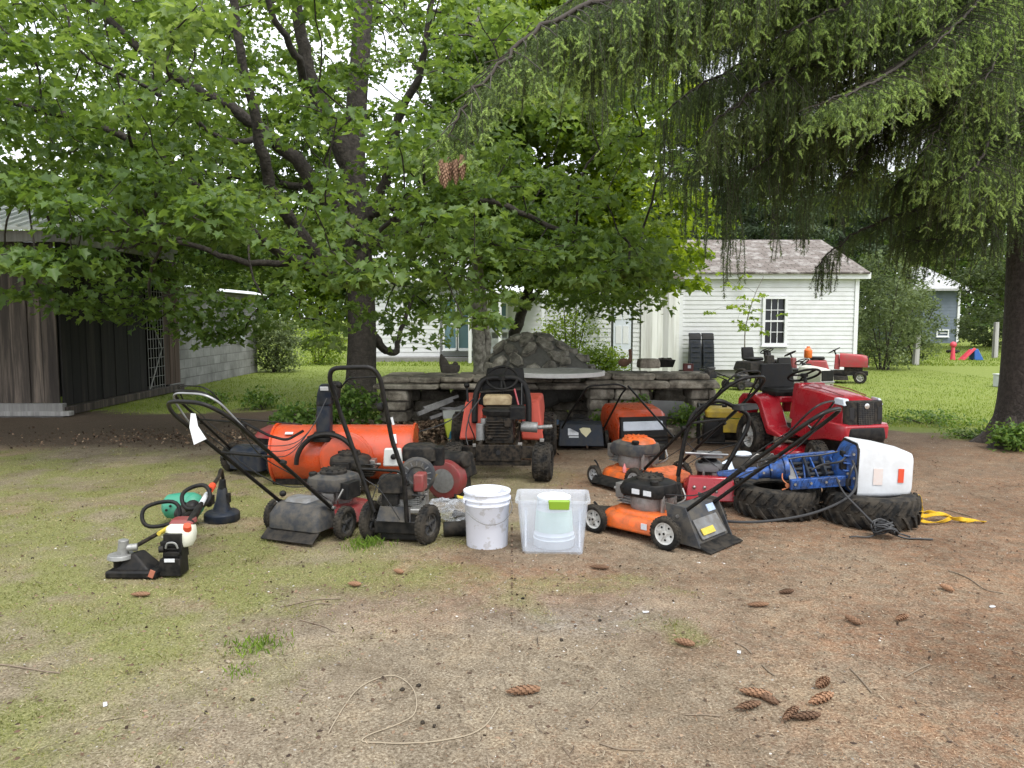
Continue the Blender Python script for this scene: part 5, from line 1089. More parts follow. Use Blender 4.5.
mk('mulch_plate', M_blk2, t, lambda mb: (mb.hexa([(.30, .05, .07), (.34, .3, .04), (.62, .26, .04), (.58, -.05, .05), (.28, .05, .15), (.34, .3, .06), (.62, .26, .06), (.58, -.05, .09)])), .006)
mk('sticker', M_sticker, t, lambda mb: mb.box((-.10, .262, .11), (.045, .004, .04)), 0, 0)
for q in ((-.02, .143, .30), (.05, .143, .30)): mk('sticker', M_sticker, t, lambda mb: mb.box((q[0] * 1.35 - .03, .165, .312), (.06, .006, .034)), 0, 0)

# second orange mower, behind it
hd2 = R(125); c = Vector((1.13, 6.83, 0))
t = push_mower('push_mower', 'orange and grey push mower with large rear wheels, second behind the orange one', c, hd2, M_orange, M_gry, M_orange, L_=.60, W_=.50, wr=(.085, .115), rim=M_rim, rear=None, hang=R(42), hl=1.28, half=.22, es=1.3)
mk('hood_cap', M_orange, t, lambda mb: rloft(mb, [(-.0, 0, .39, .31, .25, .09), (-.0, 0, .425, .27, .21, .08), (-.0, 0, .44, .19, .14, .05)]), .003)
mk('grass_chute', M_orange, t, lambda mb: mb.hexa([(-.30, -.18, .09), (-.5, -.18, .1), (-.5, .18, .1), (-.30, .18, .09), (-.26, -.18, .21), (-.46, -.18, .17), (-.46, .18, .17), (-.26, .18, .21)]), .01)
mk('side_skirt', M_blk, t, lambda mb: mb.hexa([(-.25, .25, .03), (.28, .25, .03), (.24, .36, .03), (-.2, .36, .03), (-.25, .25, .10), (.28, .25, .10), (.22, .33, .07), (-.18, .33, .07)]), .01)
mk('primer_bottle', mat('pink_plastic', (.6, .2, .2), .4), t, lambda mb: mb.lathe([(.016, .15), (.018, .19), (.008, .21), (.008, .225)], (-.05, .21, 0), n=10), 0)
mk('control_box', M_blk, t, lambda mb: rloft(mb, [(-1.16, 0, .80, .12, .22, .03), (-1.15, 0, .84, .10, .20, .03)]), .004)

# red mower stripped to its deck, handle standing upright
c = PG(697, 490); c = Vector((1.62, 6.25, 0))
t = thing('push_mower', 'small red push mower with its black handle folded upright, beside the orange mowers', 'lawn mower', c, R(80))
mk('deck', M_red, t, lambda mb: rloft(mb, [(0, 0, .06, .46, .42, .15), (0, 0, .15, .44, .40, .15), (0, 0, .18, .34, .30, .12)], 6), .004)
engine(t, (.02, 0, .18), .8, M_lgry, M_blk, M_iron)
mk('engine_guard', M_red, t, lambda mb: mb.hexa([(-.26, -.2, .05), (-.16, -.2, .05), (-.16, .2, .05), (-.26, .2, .05), (-.22, -.17, .24), (-.14, -.17, .24), (-.14, .17, .24), (-.22, .17, .24)]), .012)
for sy in (-.12, -.04, .05, .13): mk('bolt', M_steel, t, lambda mb: mb.ball((-.245, sy, .13 + .03 * (sy > 0)), .014, 8, 5), 0)
mk('top_cover', M_lgry, t, lambda mb: rloft(mb, [(-.02, 0, .37, .16, .22, .03), (-.02, 0, .405, .15, .20, .03)]), .003)
for s_ in (-1, 1): wheel(t, (-.17, s_ * .24, .085), .085, .04, M_rim); wheel(t, (.2, s_ * .24, .085), .085, .04, M_rim)
U = lambda px_, py_, dy=0: t.matrix_world.inverted() @ PD(px_, py_, 6.15 + dy)
bpy.context.view_layer.update()
h = mk('handle', M_tube, t, lambda mb: mb.tube(rounded([U(678, 476), U(685, 436), U(693, 412), U(718, 399, -.05), U(749, 414), U(748, 428), U(722, 474)], .07), .018, 10), 0, 60)
mk('cross_bar', M_gtube, h, lambda mb: mb.tube([U(685, 453), U(728, 455)], .011, 8), 0, 60)
mk('cable', M_cable, h, lambda mb: (mb.tube(bez([U(684, 440), U(700, 455), U(718, 468), U(725, 480)], 5), .004, 6), mb.tube(bez([U(686, 465), U(710, 452), U(750, 440)], 5), .004, 6)), 0, 60)

# grey topped mower on the left, handle reaching out to the left
hd = R(68); c = Vector((-1.31, 5.50, 0))
t = push_mower('push_mower', 'dusty grey and red mower with a white paper tag tied to its handle', c, hd, M_dred, M_gry, M_blk2, L_=.60, W_=.50, wr=(.10, .11), rim=M_gry, rear=None, hang=R(38), hl=1.36, half=.21, es=1.15, bail='grey', wheel_w=.055)
xr = -.30
mk('rear_cover', M_gry, t, lambda mb: rloft(mb, [(xr - .04, 0, .075, .24, .41, .04), (xr - .04, 0, .17, .24, .41, .05), (xr - .01, 0, .235, .20, .36, .05), (xr + .01, 0, .25, .14, .29, .04)]), .01)
mk('cover_lid', M_lgry, t, lambda mb: rloft(mb, [(xr + .0, .03, .245, .17, .22, .05), (xr + .0, .03, .27, .13, .18, .04)]), .004)
mk('trail_flap', M_blk2, t, lambda mb: mb.box((xr - .18, 0, .045), (.10, .42, .008), (0, -.6, 0)), 0)
mk('knob', M_blk, t, lambda mb: mb.ball((xr - .04, .16, .29), (.025, .025, .022), 10, 6), 0)
Q = Vector((-.28 - math.cos(R(40)) * 1.12, .155, .2 + math.sin(R(40)) * 1.12))
tg = MB(); a = Q; w0 = Vector((0, -.03, 0)); d1 = Vector((-.02, -.03, -.10)); d2 = Vector((-.03, -.10, -.20)); 
tg.add([a + Vector((0, .015, .02)), a + Vector((0, -.02, .02)), a + Vector((-.02, .01, -.06)), a + Vector((-.02, -.055, -.05)), a + Vector((-.03, -.03, -.16)), a + Vector((-.03, -.125, -.12))], [[0, 1, 3, 2], [2, 3, 5, 4]])
h_ = [o for o in t.children if o.name.startswith('handle')][0]
tg = tg.build('paper_tag', mat('paper', (.78, .78, .80), .8), h_, smooth=0); sm = tg.modifiers.new('s', 'SOLIDIFY'); sm.thickness = .0015

# far left mower, partly hidden: black body and dark red hood
hd = R(64); c = Vector((-2.36, 7.58, 0))
t = push_mower('push_mower', 'black mower with dark red hood behind the paper tagged mower', c, hd, M_dred, M_blk2, M_blk2, L_=.62, W_=.52, wr=(.11, .14), rim=M_lgry, rear=None, hang=R(42), hl=1.0, half=.25, es=1.1)
mk('rear_box', M_navy, t, lambda mb: rloft(mb, [(-.33, 0, .06, .18, .40, .04), (-.33, 0, .24, .18, .40, .05), (-.31, 0, .28, .14, .34, .04)]), .006)
mk('hood', M_dred, t, lambda mb: rloft(mb, [(.08, 0, .33, .50, .34, .10), (.10, 0, .40, .44, .28, .1), (.12, 0, .43, .30, .2, .08)]), .004)

# dark blue mower by the wall
c = PG(581, 447); 
t = thing('push_mower', 'dark blue bagged mower with pale yellow emblem by the wall opening', 'lawn mower', Vector((.80, 9.05, 0)), R(88))
deck(t, .52, .48, M_blk); engine(t, (.05, 0, .16), .9, M_blk, M_blk)
mk('rear_cover', M_navy, t, lambda mb: mb.hexa([(-.42, -.26, .05), (-.22, -.26, .05), (-.22, .26, .05), (-.42, .26, .05), (-.32, -.24, .29), (-.15, -.24, .31), (-.15, .24, .31), (-.32, .24, .29)]), .01)
em = lambda y_, z_: (-.42 + (z_ - .05) * .10 / .24 - .007, y_, z_)
mk('emblem', mat('pale_yellow', (.55, .50, .30), .5), t, lambda mb: (mb.add([em(.02, .24), em(-.02, .255), em(-.10, .25), em(-.115, .215), em(-.055, .15), em(-.0, .20)], [[0, 1, 2, 3, 4, 5]]),), 0, 0)
mk('emblem', M_sticker, t, lambda mb: (mb.add([em(.15, .245), em(.125, .245), em(.125, .2), em(.03, .2), em(.03, .17), em(.15, .17)], [[0, 1, 2, 3], [0, 3, 4, 5]]), mb.add([em(.14, .16), em(.03, .16), em(.03, .145), em(.14, .145)], [[0, 1, 2, 3]])), 0, 0)
for s_ in (-1, 1): wheel(t, (-.2, s_ * .3, .1), .10, .045, M_gry); wheel(t, (.22, s_ * .3, .09), .09, .045, M_gry)
bpy.context.view_layer.update(); U = lambda px_, py_, Y_: t.matrix_world.inverted() @ PD(px_, py_, Y_)
mk('handle', M_tube, t, lambda mb: mb.tube(rounded([U(561, 430, 8.75), U(572, 410, 8.5), U(588, 386, 8.3), U(618, 384, 8.3), U(627, 388, 8.4), U(622, 393, 8.45), U(603, 430, 8.75)], .06), .011, 8), 0, 60)

# black high-wheel edger with tall folded handle
t = thing('lawn_edger', 'small black wheeled machine with engine and tall upright loop handle', 'edger', Vector((-.76, 5.12, 0)), R(-8))
wheel(t, (-.20, 0, .13), .13, .06, M_gry, yaw=R(78), spokes=5); wheel(t, (.21, -.06, .13), .13, .06, M_gry, yaw=R(72), spokes=5)
mk('axle', M_steel, t, lambda mb: mb.tube([(-.21, 0, .13), (.22, -.05, .13)], .009, 8), 0)
mk('apron', M_gry, t, lambda mb: mb.hexa([(-.13, -.12, .155), (.11, -.13, .155), (.11, -.115, .155), (-.13, -.105, .155), (-.11, -.09, .25), (.10, -.10, .25), (.10, -.085, .25), (-.11, -.075, .25)]), .003)
mk('blade_guard', M_blk, t, lambda mb: (mb.box((0, .0, .11), (.30, .2, .09)), mb.box((.02, .0, .05), (.26, .16, .06))), .01)
engine(t, (-.01, .05, .22), .78, M_blk2, M_blk, M_alu)
mk('recoil_housing', M_blk2, t, lambda mb: rloft(mb, [(-.04, -.06, .34, .17, .10, .03), (-.04, -.06, .44, .15, .09, .03), (-.04, -.06, .46, .12, .07, .03)]), .006)
mk('red_tank', M_dred, t, lambda mb: mb.box((.14, .02, .40), (.07, .12, .12)), .012)
bpy.context.view_layer.update(); U = lambda px_, py_, dy=0: t.matrix_world.inverted() @ PD(px_, py_, 4.98 + dy)
h = mk('handle', M_tube, t, lambda mb: mb.tube(rounded([U(374, 512), U(352, 446), U(340, 412), U(329, 378, -.05), U(332, 368, -.06), U(372, 367, -.06), U(380, 377, -.05), U(392, 440), U(404, 475), U(407, 522)], .05), .0155, 10), 0, 60)
mk('cross_bar', M_tube, h, lambda mb: mb.tube(rounded([U(357, 470), U(362, 469), U(398, 471), U(402, 474)], .02), .010, 8), 0, 60)
mk('bail_lever', M_tube, h, lambda mb: mb.tube(rounded([U(341, 388), U(348, 378), U(378, 377)], .03), .006, 6), 0, 60)
mk('lever_knob', M_blk, h, lambda mb: (mb.ball(U(339, 385), .022, 10, 6), mb.ball(U(381, 407), (.03, .02, .03), 10, 6)), 0)
mk('sticker', M_sticker, h, lambda mb: mb.box(U(392.5, 421, -.02), (.014, .006, .05), (0, -.25, 0)), 0, 0)
mk('cable', M_cable, h, lambda mb: (mb.tube(bez([U(350, 440), U(362, 475), U(380, 490), U(400, 520)], 5), .0035, 6), mb.tube(bez([U(396, 470), U(380, 480), U(372, 500)], 5), .0035, 6)), 0, 60)

# loose engine with big round recoil cover behind the edger
t = thing('loose_engine', 'loose grey small engine with round ribbed starter cover behind the edger', 'engine', Vector((-.78, 5.95, 0)), R(0))
mk('crankcase', M_alu, t, lambda mb: (pbox(mb, (0, 0, .16), (.24, .22, .30), .9), mb.box((0, -.02, .02), (.3, .26, .04))), .01)
mk('recoil_cover', M_gry, t, lambda mb: (mb.lathe([(.135, -.15), (.14, -.17), (.12, -.20), (.07, -.205), (.065, -.195), (.03, -.195), (.03, -.21)], (.06, 0, .31), 'y', 24),), .002)
mk('ribbed_ring', M_lgry, t, lambda mb: [mb.box((.06 + math.sin(i * .45) * .095, -.205, .31 + math.cos(i * .45) * .095), (.03, .006, .008), (0, i * .45 + 1.57, 0)) for i in range(14)], 0)
mk('fuel_tank', M_blk2, t, lambda mb: rloft(mb, [(.06, .0, .40, .26, .22, .04), (.06, 0, .50, .26, .22, .05), (.06, 0, .52, .2, .16, .05)]), .006)
mk('switch_plate', mat('pale_plate', (.5, .5, .47), .5), t, lambda mb: pbox(mb, (-.13, -.13, .44), (.15, .05, .14), .85), .012)
mk('fuel_cap', M_blk, t, lambda mb: mb.lathe([(.022, -.16), (.022, -.18), (.012, -.185)], (-.12, 0, .45), 'y', 12), 0)
mk('air_filter', M_blk, t, lambda mb: rloft(mb, [(.20, 0, .36, .10, .14, .03), (.20, 0, .50, .10, .14, .03)]), .004)

# red round flywheel housing lying on its side
t = thing('loose_engine', 'black engine with red drum shaped cowl tipped beside the white bucket', 'engine', Vector((-.52, 6.35, .0)), R(-20))
mk('red_cowl', M_dred, t, lambda mb: mb.lathe([(.13, -.06), (.155, -.05), (.16, .07), (.12, .10)], (.02, -.12, .18), 'y', 28), .003)
mk('grille', M_alu, t, lambda mb: mb.lathe([(.10, -.066), (.03, -.072)], (.02, -.12, .18), 'y', 24), 0)
mk('engine_block', M_blk2, t, lambda mb: (pbox(mb, (-.02, .12, .26), (.34, .28, .2), .8), pbox(mb, (-.02, .1, .1), (.26, .26, .2), .9), mb.cyl((-.18, .02, .30), (.18, -.04, .34), .07)), .02)
mk('data_plate', mat('brass_plate', (.5, .36, .14), .4, .5), t, lambda mb: mb.box((-.03, -.187, .22), (.05, .004, .03)), 0, 0)
# short black pipe end by the edger wheel
t = thing('black_coupling', 'short black hollow coupling lying on dirt at the edger wheel', 'pipe piece', Vector((-.40, 5.2, .0)), R(10))
mk('body', M_blk2, t, lambda mb: mb.lathe([(.05, -.07), (.05, .05), (.055, .05), (.055, .08), (.04, .08), (.04, -.05)], (0, 0, .055), 'x', 18), 0)
# ---------------------------------------------------------------- bucket, tote, bags
t = thing('bucket', 'white plastic five gallon bucket with scuffed side and wire handle', 'bucket', Vector((-.165, 5.0, 0)), R(20))
M_bucket = mat('scuffed_white_plastic', (.70, .72, .80), .35, noise=.5, nscale=13, color2=(.40, .38, .36), ncontrast=.05, detail=8)
MATS['scuffed_white_plastic'].node_tree.nodes['Color Ramp'].color_ramp.elements[0].position = .40
MATS['scuffed_white_plastic'].node_tree.nodes['Color Ramp'].color_ramp.elements[1].position = .44
mk('body', M_bucket, t, lambda mb: mb.lathe([(.128, .004), (.132, 0), (.136, .008), (.146, .28), (.152, .285), (.152, .292), (.147, .296), (.148, .315), (.157, .318), (.157, .325), (.149, .329), (.150, .355), (.156, .360), (.156, .372), (.150, .374), (.147, .370), (.143, .30), (.130, .012), (.02, .010)], n=40), 0, 50)
mk('wire_handle', mat('wire', (.25, .25, .25), .4, .8), t, lambda mb: mb.tube(bez([(-.16, 0, .31), (-.15, -.08, .24), (-.06, -.15, .18), (.06, -.15, .19), (.15, -.07, .25), (.16, 0, .31)], 6), .0025, 6), 0)
mk('handle_lug', M_bucket, t, lambda mb: (mb.box((-.158, 0, .31), (.012, .03, .03)), mb.box((.158, 0, .31), (.012, .03, .03))), .003)
M_tote = bpy.data.materials.new('frosted_plastic'); M_tote.use_nodes = True; q = M_tote.node_tree; p_ = q.nodes['Principled BSDF']; p_.inputs['Base Color'].default_value = (.82, .85, .9, 1); p_.inputs['Roughness'].default_value = .3
tr_ = q.nodes.new('ShaderNodeBsdfTransparent'); tr_.inputs['Color'].default_value = (.93, .95, .98, 1); ms_ = q.nodes.new('ShaderNodeMixShader'); ms_.inputs[0].default_value = .74
q.links.new(p_.outputs[0], ms_.inputs[1]); q.links.new(tr_.outputs[0], ms_.inputs[2]); q.links.new(ms_.outputs[0], q.nodes['Material Output'].inputs['Surface'])
t = thing('storage_tote', 'clear plastic storage tote with one green latch holding a white pail', 'storage bin', Vector((.265, 4.93, 0)), R(-3))
def tote(mb):
    o = [(0, 0, .0, .385, .27, .03), (0, 0, .012, .39, .275, .03), (0, 0, .33, .445, .325, .03), (0, 0, .335, .475, .35, .035), (0, 0, .352, .478, .353, .035), (0, 0, .353, .455, .335, .03), (0, 0, .34, .436, .316, .028), (0, 0, .015, .378, .263, .028)]
    mb.loft([[(a, b_, z) for a, b_ in rrect(l_, w_, r_, 5, cx_, cy_)] for cx_, cy_, z, l_, w_, r_ in o])
mk('body', M_tote, t, tote, 0, 50)
mk('latch', mat('lime_latch', (.22, .36, .03), .4), t, lambda mb: rloft(mb, [(.04, -.176, .30, .125, .018, .008), (.04, -.182, .355, .135, .022, .008), (.04, -.178, .362, .13, .016, .006)]), .003)
mk('rib', M_tote, t, lambda mb: [mb.box((x_, -.158, .18), (.012, .008, .25), (-.08, 0, 0)) for x_ in (-.17, .17)], .002)
t = thing('pail', 'white translucent pail standing upside down inside the clear tote', 'bucket', Vector((.275, 4.95, .018)), 0)
mk('body', mat('milky_plastic', (.72, .76, .78), .4, noise=.3, nscale=8), t, lambda mb: mb.lathe([(.128, 0), (.132, .004), (.134, .05), (.138, .055), (.13, .06), (.13, .075), (.134, .08), (.125, .09), (.11, .30), (.112, .305), (.11, .325), (.10, .328), (.095, .318), (.02, .315)], n=36), 0, 50)
mk('label', mat('faint_green_label', (.50, .66, .58), .6), t, lambda mb: mb.lathe([(.1265, .105), (.1165, .24)], n=36, cap=False), 0)
# crumpled clear bag
t = thing('plastic_bag', 'crumpled clear plastic bag with a yellow scrap beside the bucket', 'bag', Vector((-.38, 5.55, 0)), .3)
g2 = np.random.default_rng(3)
def crump(mb, rx, ry, rz, n_=26, m_=16, amp=.28, c=(0, 0, 0)):
    vs_ = []
    for i in range(m_ + 1):
        for k in range(n_):
            th, ph = math.pi * i / m_, 2 * math.pi * k / n_; d = Vector((math.sin(th) * math.cos(ph), math.sin(th) * math.sin(ph), math.cos(th))); s = 1 + amp * (g2.random() - .5) * 2 * (.4 if i in (0, m_) else 1)
            vs_.append(Vector((d.x * rx * s, d.y * ry * s, max(-rz + .002, d.z * rz * s))) + Vector(c))
    fs = [[i * n_ + k, i * n_ + (k + 1) % n_, (i + 1) * n_ + (k + 1) % n_, (i + 1) * n_ + k] for i in range(m_) for k in range(n_)]; mb.add(vs_, fs)
M_bag = bpy.data.materials.new('clear_film'); M_bag.use_nodes = True; q = M_bag.node_tree; p_ = q.nodes['Principled BSDF']; p_.inputs['Base Color'].default_value = (.55, .57, .6, 1); p_.inputs['Roughness'].default_value = .28
tr_ = q.nodes.new('ShaderNodeBsdfTransparent'); ms_ = q.nodes.new('ShaderNodeMixShader'); ms_.inputs[0].default_value = .8
q.links.new(p_.outputs[0], ms_.inputs[1]); q.links.new(tr_.outputs[0], ms_.inputs[2]); q.links.new(ms_.outputs[0], q.nodes['Material Output'].inputs['Surface'])
mk('film', M_bag, t, lambda mb: (crump(mb, .13, .11, .085, c=(0, 0, .085)), crump(mb, .10, .08, .05, c=(-.12, .08, .12))), 0, 0)
mk('yellow_scrap', M_ystick, t, lambda mb: mb.box((.02, .05, .175), (.06, .04, .01), (.3, .3, .2)), 0, 0)
mk('grey_scrap', M_blk2, t, lambda mb: (mb.box((.05, .12, .15), (.14, .05, .02), (.2, .4, .2)), mb.box((.0, 0, .05), (.1, .08, .05), (.2, .4, .2))), .004)

# ---------------------------------------------------------------- snow thrower with orange drum housing
t = thing('snow_blower', 'orange snow blower drum housing with tall black discharge chute', 'snow blower', Vector((-1.52, 7.0, 0)), R(0))
HW = .63
def shell(mb):
    pr = []
    for i in range(15): a = R(-62 + i * (205 / 14)); pr.append((math.cos(a) * .27, .27 + math.sin(a) * .255))
    inn = [(a * .985, .27 + (z - .27) * .985) for a, z in pr]
    n_ = len(pr); V = [(x_, -y_, z_) for x_ in (-HW, HW) for y_, z_ in pr] + [(x_, -y_, z_) for x_ in (-HW, HW) for y_, z_ in inn]
    fs = []
    for i in range(n_ - 1): fs += [[i, i + 1, n_ + i + 1, n_ + i], [2 * n_ + i, 3 * n_ + i, 3 * n_ + i + 1, 2 * n_ + i + 1]]
    fs += [[0, n_, 3 * n_, 2 * n_], [n_ - 1, 3 * n_ - 1 + n_ - n_, 4 * n_ - 1, 2 * n_ - 1] if False else [n_ - 1, 3 * n_ - 1, 4 * n_ - 1, 2 * n_ - 1]]
    mb.add(V, fs)
mk('housing', M_orange2, t, shell, .0, 40)
for s_ in (-1, 1):
    def side(mb):
        pr = [(-math.cos(R(-62 + i * (205 / 14))) * .275, .27 + math.sin(R(-62 + i * (205 / 14))) * .26) for i in range(15)]
        mb.prism(pr + [(.27, .02), (-.12, .02)], s_ * HW - .004, s_ * HW + .004, 'x')
    mk('side_plate', M_orange2, t, side, .002)
    mk('skid_shoe', M_blk2, t, lambda mb: mb.box((s_ * (HW + .012), .02, .06), (.01, .3, .12)), .003)
mk('front_edge', M_blk2, t, lambda mb: mb.box((0, -.13, .03), (HW * 2 - .02, .02, .06)), .003)
mk('seam_rib', M_orange2, t, lambda mb: mb.box((.13, -.285, .30), (.012, .02, .30), (-.06, 0, 0)), .003)
mk('impeller_housing', M_orange2, t, lambda mb: (mb.lathe([(.20, -.33), (.215, -.325), (.215, -.20)], (.06, 0, .27), 'y', 30), mb.lathe([(.225, -.315), (.235, -.31), (.235, -.295), (.225, -.29)], (.06, 0, .27), 'y', 30)), .003)
for s_ in (-1, 1): mk('rolled_edge', M_orange2, t, lambda mb: [mb.tube([(s_ * HW, -math.cos(R(-62 + i * (205 / 14))) * .278, .27 + math.sin(R(-62 + i * (205 / 14))) * .264) for i in range(15)], .011, 6)], 0)
mk('decal', M_sticker, t, lambda mb: (mb.box((.47, -.235, .43), (.05, .004, .10), (-.75, 0, .25)), mb.box((-.47, -.19, .475), (.07, .004, .03), (-1.0, 0, 0))), 0, 0)
mk('auger', M_iron, t, lambda mb: mb.tube([(math.cos(i * .5) * .19, .05 + 0 * i, .27 + math.sin(i * .5) * .19) if False else (-HW + .05 + i * .02, math.cos(i * .45) * .18 + .02, .26 + math.sin(i * .45) * .18) for i in range(59)], .012, 6), 0)
mk('chute_ring', M_blk, t, lambda mb: mb.lathe([(.15, 0), (.155, .03), (.10, .05), (.09, .07)], (-.15, -.20, .42), n=24), .002)
mk('impeller_arch', M_blk, t, lambda mb: mb.tube([(-.10 + math.cos(R(a)) * .27, -.34, .22 + math.sin(R(a)) * .27) for a in range(10, 181, 10)], .022, 8), 0)
def chute(mb):
    secs = [(-.15, -.20, .48, .125, .13, .03), (-.15, -.20, .55, .13, .14, .03), (-.145, -.20, .73, .125, .13, .03), (-.14, -.205, .74, .135, .14, .03), (-.13, -.22, .84, .13, .13, .03), (-.105, -.26, .91, .12, .10, .025), (-.095, -.28, .925, .10, .07, .02)]
    rloft(mb, secs, 4)
mk('chute', M_navy, t, chute, .004)
mk('chute_sticker', M_sticker, t, lambda mb: mb.box((-.12, -.305, .885), (.07, .006, .035), (.45, 0, 0)), 0, 0)
mk('chute_joint', M_blk, t, lambda mb: (mb.cyl((-.05, -.22, .80), (-.04, -.22, .92), .05, .05, 12), mb.box((-.05, -.2, .86), (.06, .1, .16))), .004)
mk('crank_rod', M_tube, t, lambda mb: (mb.tube(rounded([(-.80, -.45, .62), (-.55, -.5, .50), (-.40, -.5, .46), (-.30, -.35, .52)], .05), .012, 8), mb.tube([(-.95, -.5, .66), (-.3, -.38, .58)], .006, 6)), 0)
mk('shift_cable', M_cable, t, lambda mb: [mb.tube(bez([(-.55 - .1 * i, -.55, .33 + .05 * i), (-.35, -.6, .36 + .04 * i), (-.2, -.45, .56), (-.1, -.3, .8)], 6), .004, 6) for i in range(3)], 0)
engine(t, (.12, -.42, .12), 1.1, M_blk2, M_blk2, M_iron)
mk('engine_mount', M_iron, t, lambda mb: (mb.box((.12, -.42, .08), (.30, .26, .10)), mb.cyl((.12, -.42, .02), (.12, -.42, .14), .10)), .01)

# ---------------------------------------------------------------- riding tractors
def steering(t, c, r=.17, tilt=.5, m=M_blk):
    mb = MB(); e = Euler((0, -tilt, 0)).to_matrix(); C = Vector(c)
    mb.tube([C + e @ Vector((math.cos(a) * r, math.sin(a) * r, 0)) for a in [i * math.pi / 14 for i in range(28)]], .014, 8, closed=True)
    for a in (0.3, math.pi - .3, -math.pi / 2): mb.tube([C, C + e @ Vector((math.sin(a) * 0 + math.cos(a) * r, math.sin(a) * r, 0))], .012, 6)
    mb.lathe([(.045, -.02), (.045, .015), (.03, .022)], C, n=14)
    s = mb.build('steering_wheel', m, t, smooth=60)
    mk('column', m, s, lambda q_: q_.tube([C, C + Vector((.13, 0, -.30))], .022, 10), 0); return s
def seat(t, c, m=M_blk, w_=.46, h=.36):
    x, y, z = c
    mk('seat', m, t, lambda mb: (rloft(mb, [(x, y, z, .40, w_, .09), (x, y, z + .05, .43, w_ + .02, .1), (x, y, z + .085, .38, w_ - .04, .1)])), .006)
    def bk(mb):
        L_ = [[(x - .19 + dx_ - hz * .16, a, z + .03 + hz) for a, dx_ in [(q[0], q[1]) for q in rrect(w_ * (1 - .25 * max(0, hz - .2) / h), .08, .035)]] for hz in (0, .12, h * .75, h)]
        mb.loft(L_)
    mk('backrest', m, t, bk, .006)
def hood(t, m, x0, x1, z0, z1, w0=.42, w1=.36, slope=.07, grille=M_blk):
    """tapering bonnet from the dash (x0) to the nose (x1)"""
    S = []
    for f in (0, .15, .5, .8, .95, 1):
        x_ = x0 + (x1 - x0) * f; w_ = w0 + (w1 - w0) * f; top = z1 - slope * f ** 1.5 - (.05 if f == 1 else (.015 if f == .95 else 0)); r_ = w_ / 2; b_ = z0 + .0
        S.append([(x_, r_ * a, zz) for a, zz in ((-1, b_), (-1.02, b_ + (top - b_) * .45), (-.97, b_ + (top - b_) * .75), (-.85, b_ + (top - b_) * .92), (-.5, top - .006), (0, top + .006), (.5, top - .006), (.85, b_ + (top - b_) * .92), (.97, b_ + (top - b_) * .75), (1.02, b_ + (top - b_) * .45), (1, b_))])
    mb = MB(); mb.loft(S); return mb.build('hood', m, t, smooth=50, bevel=.004)
# big red lawn tractor on the right
RZ = R(-77); c = Vector((3.10, 7.85, 0))
t = thing('lawn_tractor', 'large glossy red lawn tractor with black grille, rightmost in the yard', 'lawn tractor', c, RZ)
h = hood(t, M_red, -.02, .84, .46, .95, .50, .47, .08)
mk('hood_line', M_dred, h, lambda mb: [mb.tube([(.05, s_ * .17, .945), (.4, s_ * .16, .928), (.72, s_ * .14, .885)], .006, 6) for s_ in (-1, 1)], 0)
mk('lower_cowl', M_red, t, lambda mb: mb.loft([[(x_, a * w_, z_) for a, z_ in ((-1, b_), (-1.05, b_ + .12), (-1, tz), (1, tz), (1.05, b_ + .12), (1, b_))] for x_, w_, b_, tz in ((-.05, .26, .36, .55), (.3, .27, .34, .58), (.6, .29, .40, .60), (.88, .29, .42, .60), (.94, .25, .44, .58))]), .012)
mk('bumper', M_blk, t, lambda mb: (rloft(mb, [(.86, 0, .40, .17, .46, .05), (.88, 0, .46, .18, .46, .05), (.87, 0, .56, .16, .45, .05)])), .01)
gr = mk('grille', M_blk2, t, lambda mb: (mb.loft([[(x_, a, z_) for a, z_ in ((-.22 * k_, .52), (-.235 * k_, .66), (-.225 * k_, .845), (.225 * k_, .845), (.235 * k_, .66), (.22 * k_, .52))] for x_, k_ in ((.82, 1.0), (.885, .96), (.905, .85))])), .012)
mk('grille_mesh', M_blk, gr, lambda mb: (mb.prism([(-.10, .62), (-.085, .59), (0, .575), (.085, .59), (.10, .62), (.11, .83), (-.11, .83)], .902, .915, 'x')), .004)
mk('side_vent', mat('vent_black', (.006, .006, .007), .6), gr, lambda mb: [mb.prism([(s_ * .145, .63), (s_ * .195, .66), (s_ * .20, .77), (s_ * .145, .78)], .90, .909, 'x') for s_ in (-1, 1)], .002)
def slats(mb):
    for i in range(9): mb.box((.9165, -.08 + i * .02, .70), (.004, .005, .24))
    for i in range(12): mb.box((.9165, 0, .60 + i * .02), (.004, .19, .003))
mk('grille_bars', M_gry, gr, slats, 0, 0)
mk('emblem', mat('chrome', (.7, .7, .7), .2, .9), gr, lambda mb: (mb.lathe([(.030, .915), (.030, .923), (.018, .925)], (0, 0, .79), 'x', 20), mb.box((.924, 0, .79), (.006, .02, .02), (.78, 0, 0))), 0)
for s_ in (-1, 1):
    mk('headlight', M_lens, t, lambda mb: mb.hexa([(.74, s_ * .20, .80), (.895, s_ * .185, .80), (.87, s_ * .243, .79), (.70, s_ * .248, .80), (.72, s_ * .20, .872), (.86, s_ * .18, .868), (.84, s_ * .23, .86), (.70, s_ * .243, .865)]), .008)
bd = mk('decal', M_blk, t, lambda mb: mb.prism([(.30, .535), (.44, .49), (.40, .47), (.33, .49), (.29, .555)], -.292, -.288, 'y'), 0, 0)
mk('decal_writing', M_sticker, bd, lambda mb: [mb.box((.335 + i * .02, -.2935, .513 - i * .0065), (.012, .002, .018), (0, .3, 0)) for i in range(4)], 0, 0)
mk('dash', M_red, t, lambda mb: pbox(mb, (-.10, 0, .74), (.18, .44, .44), .8), .03)
steering(t, (-.22, 0, 1.04), .185, .45)
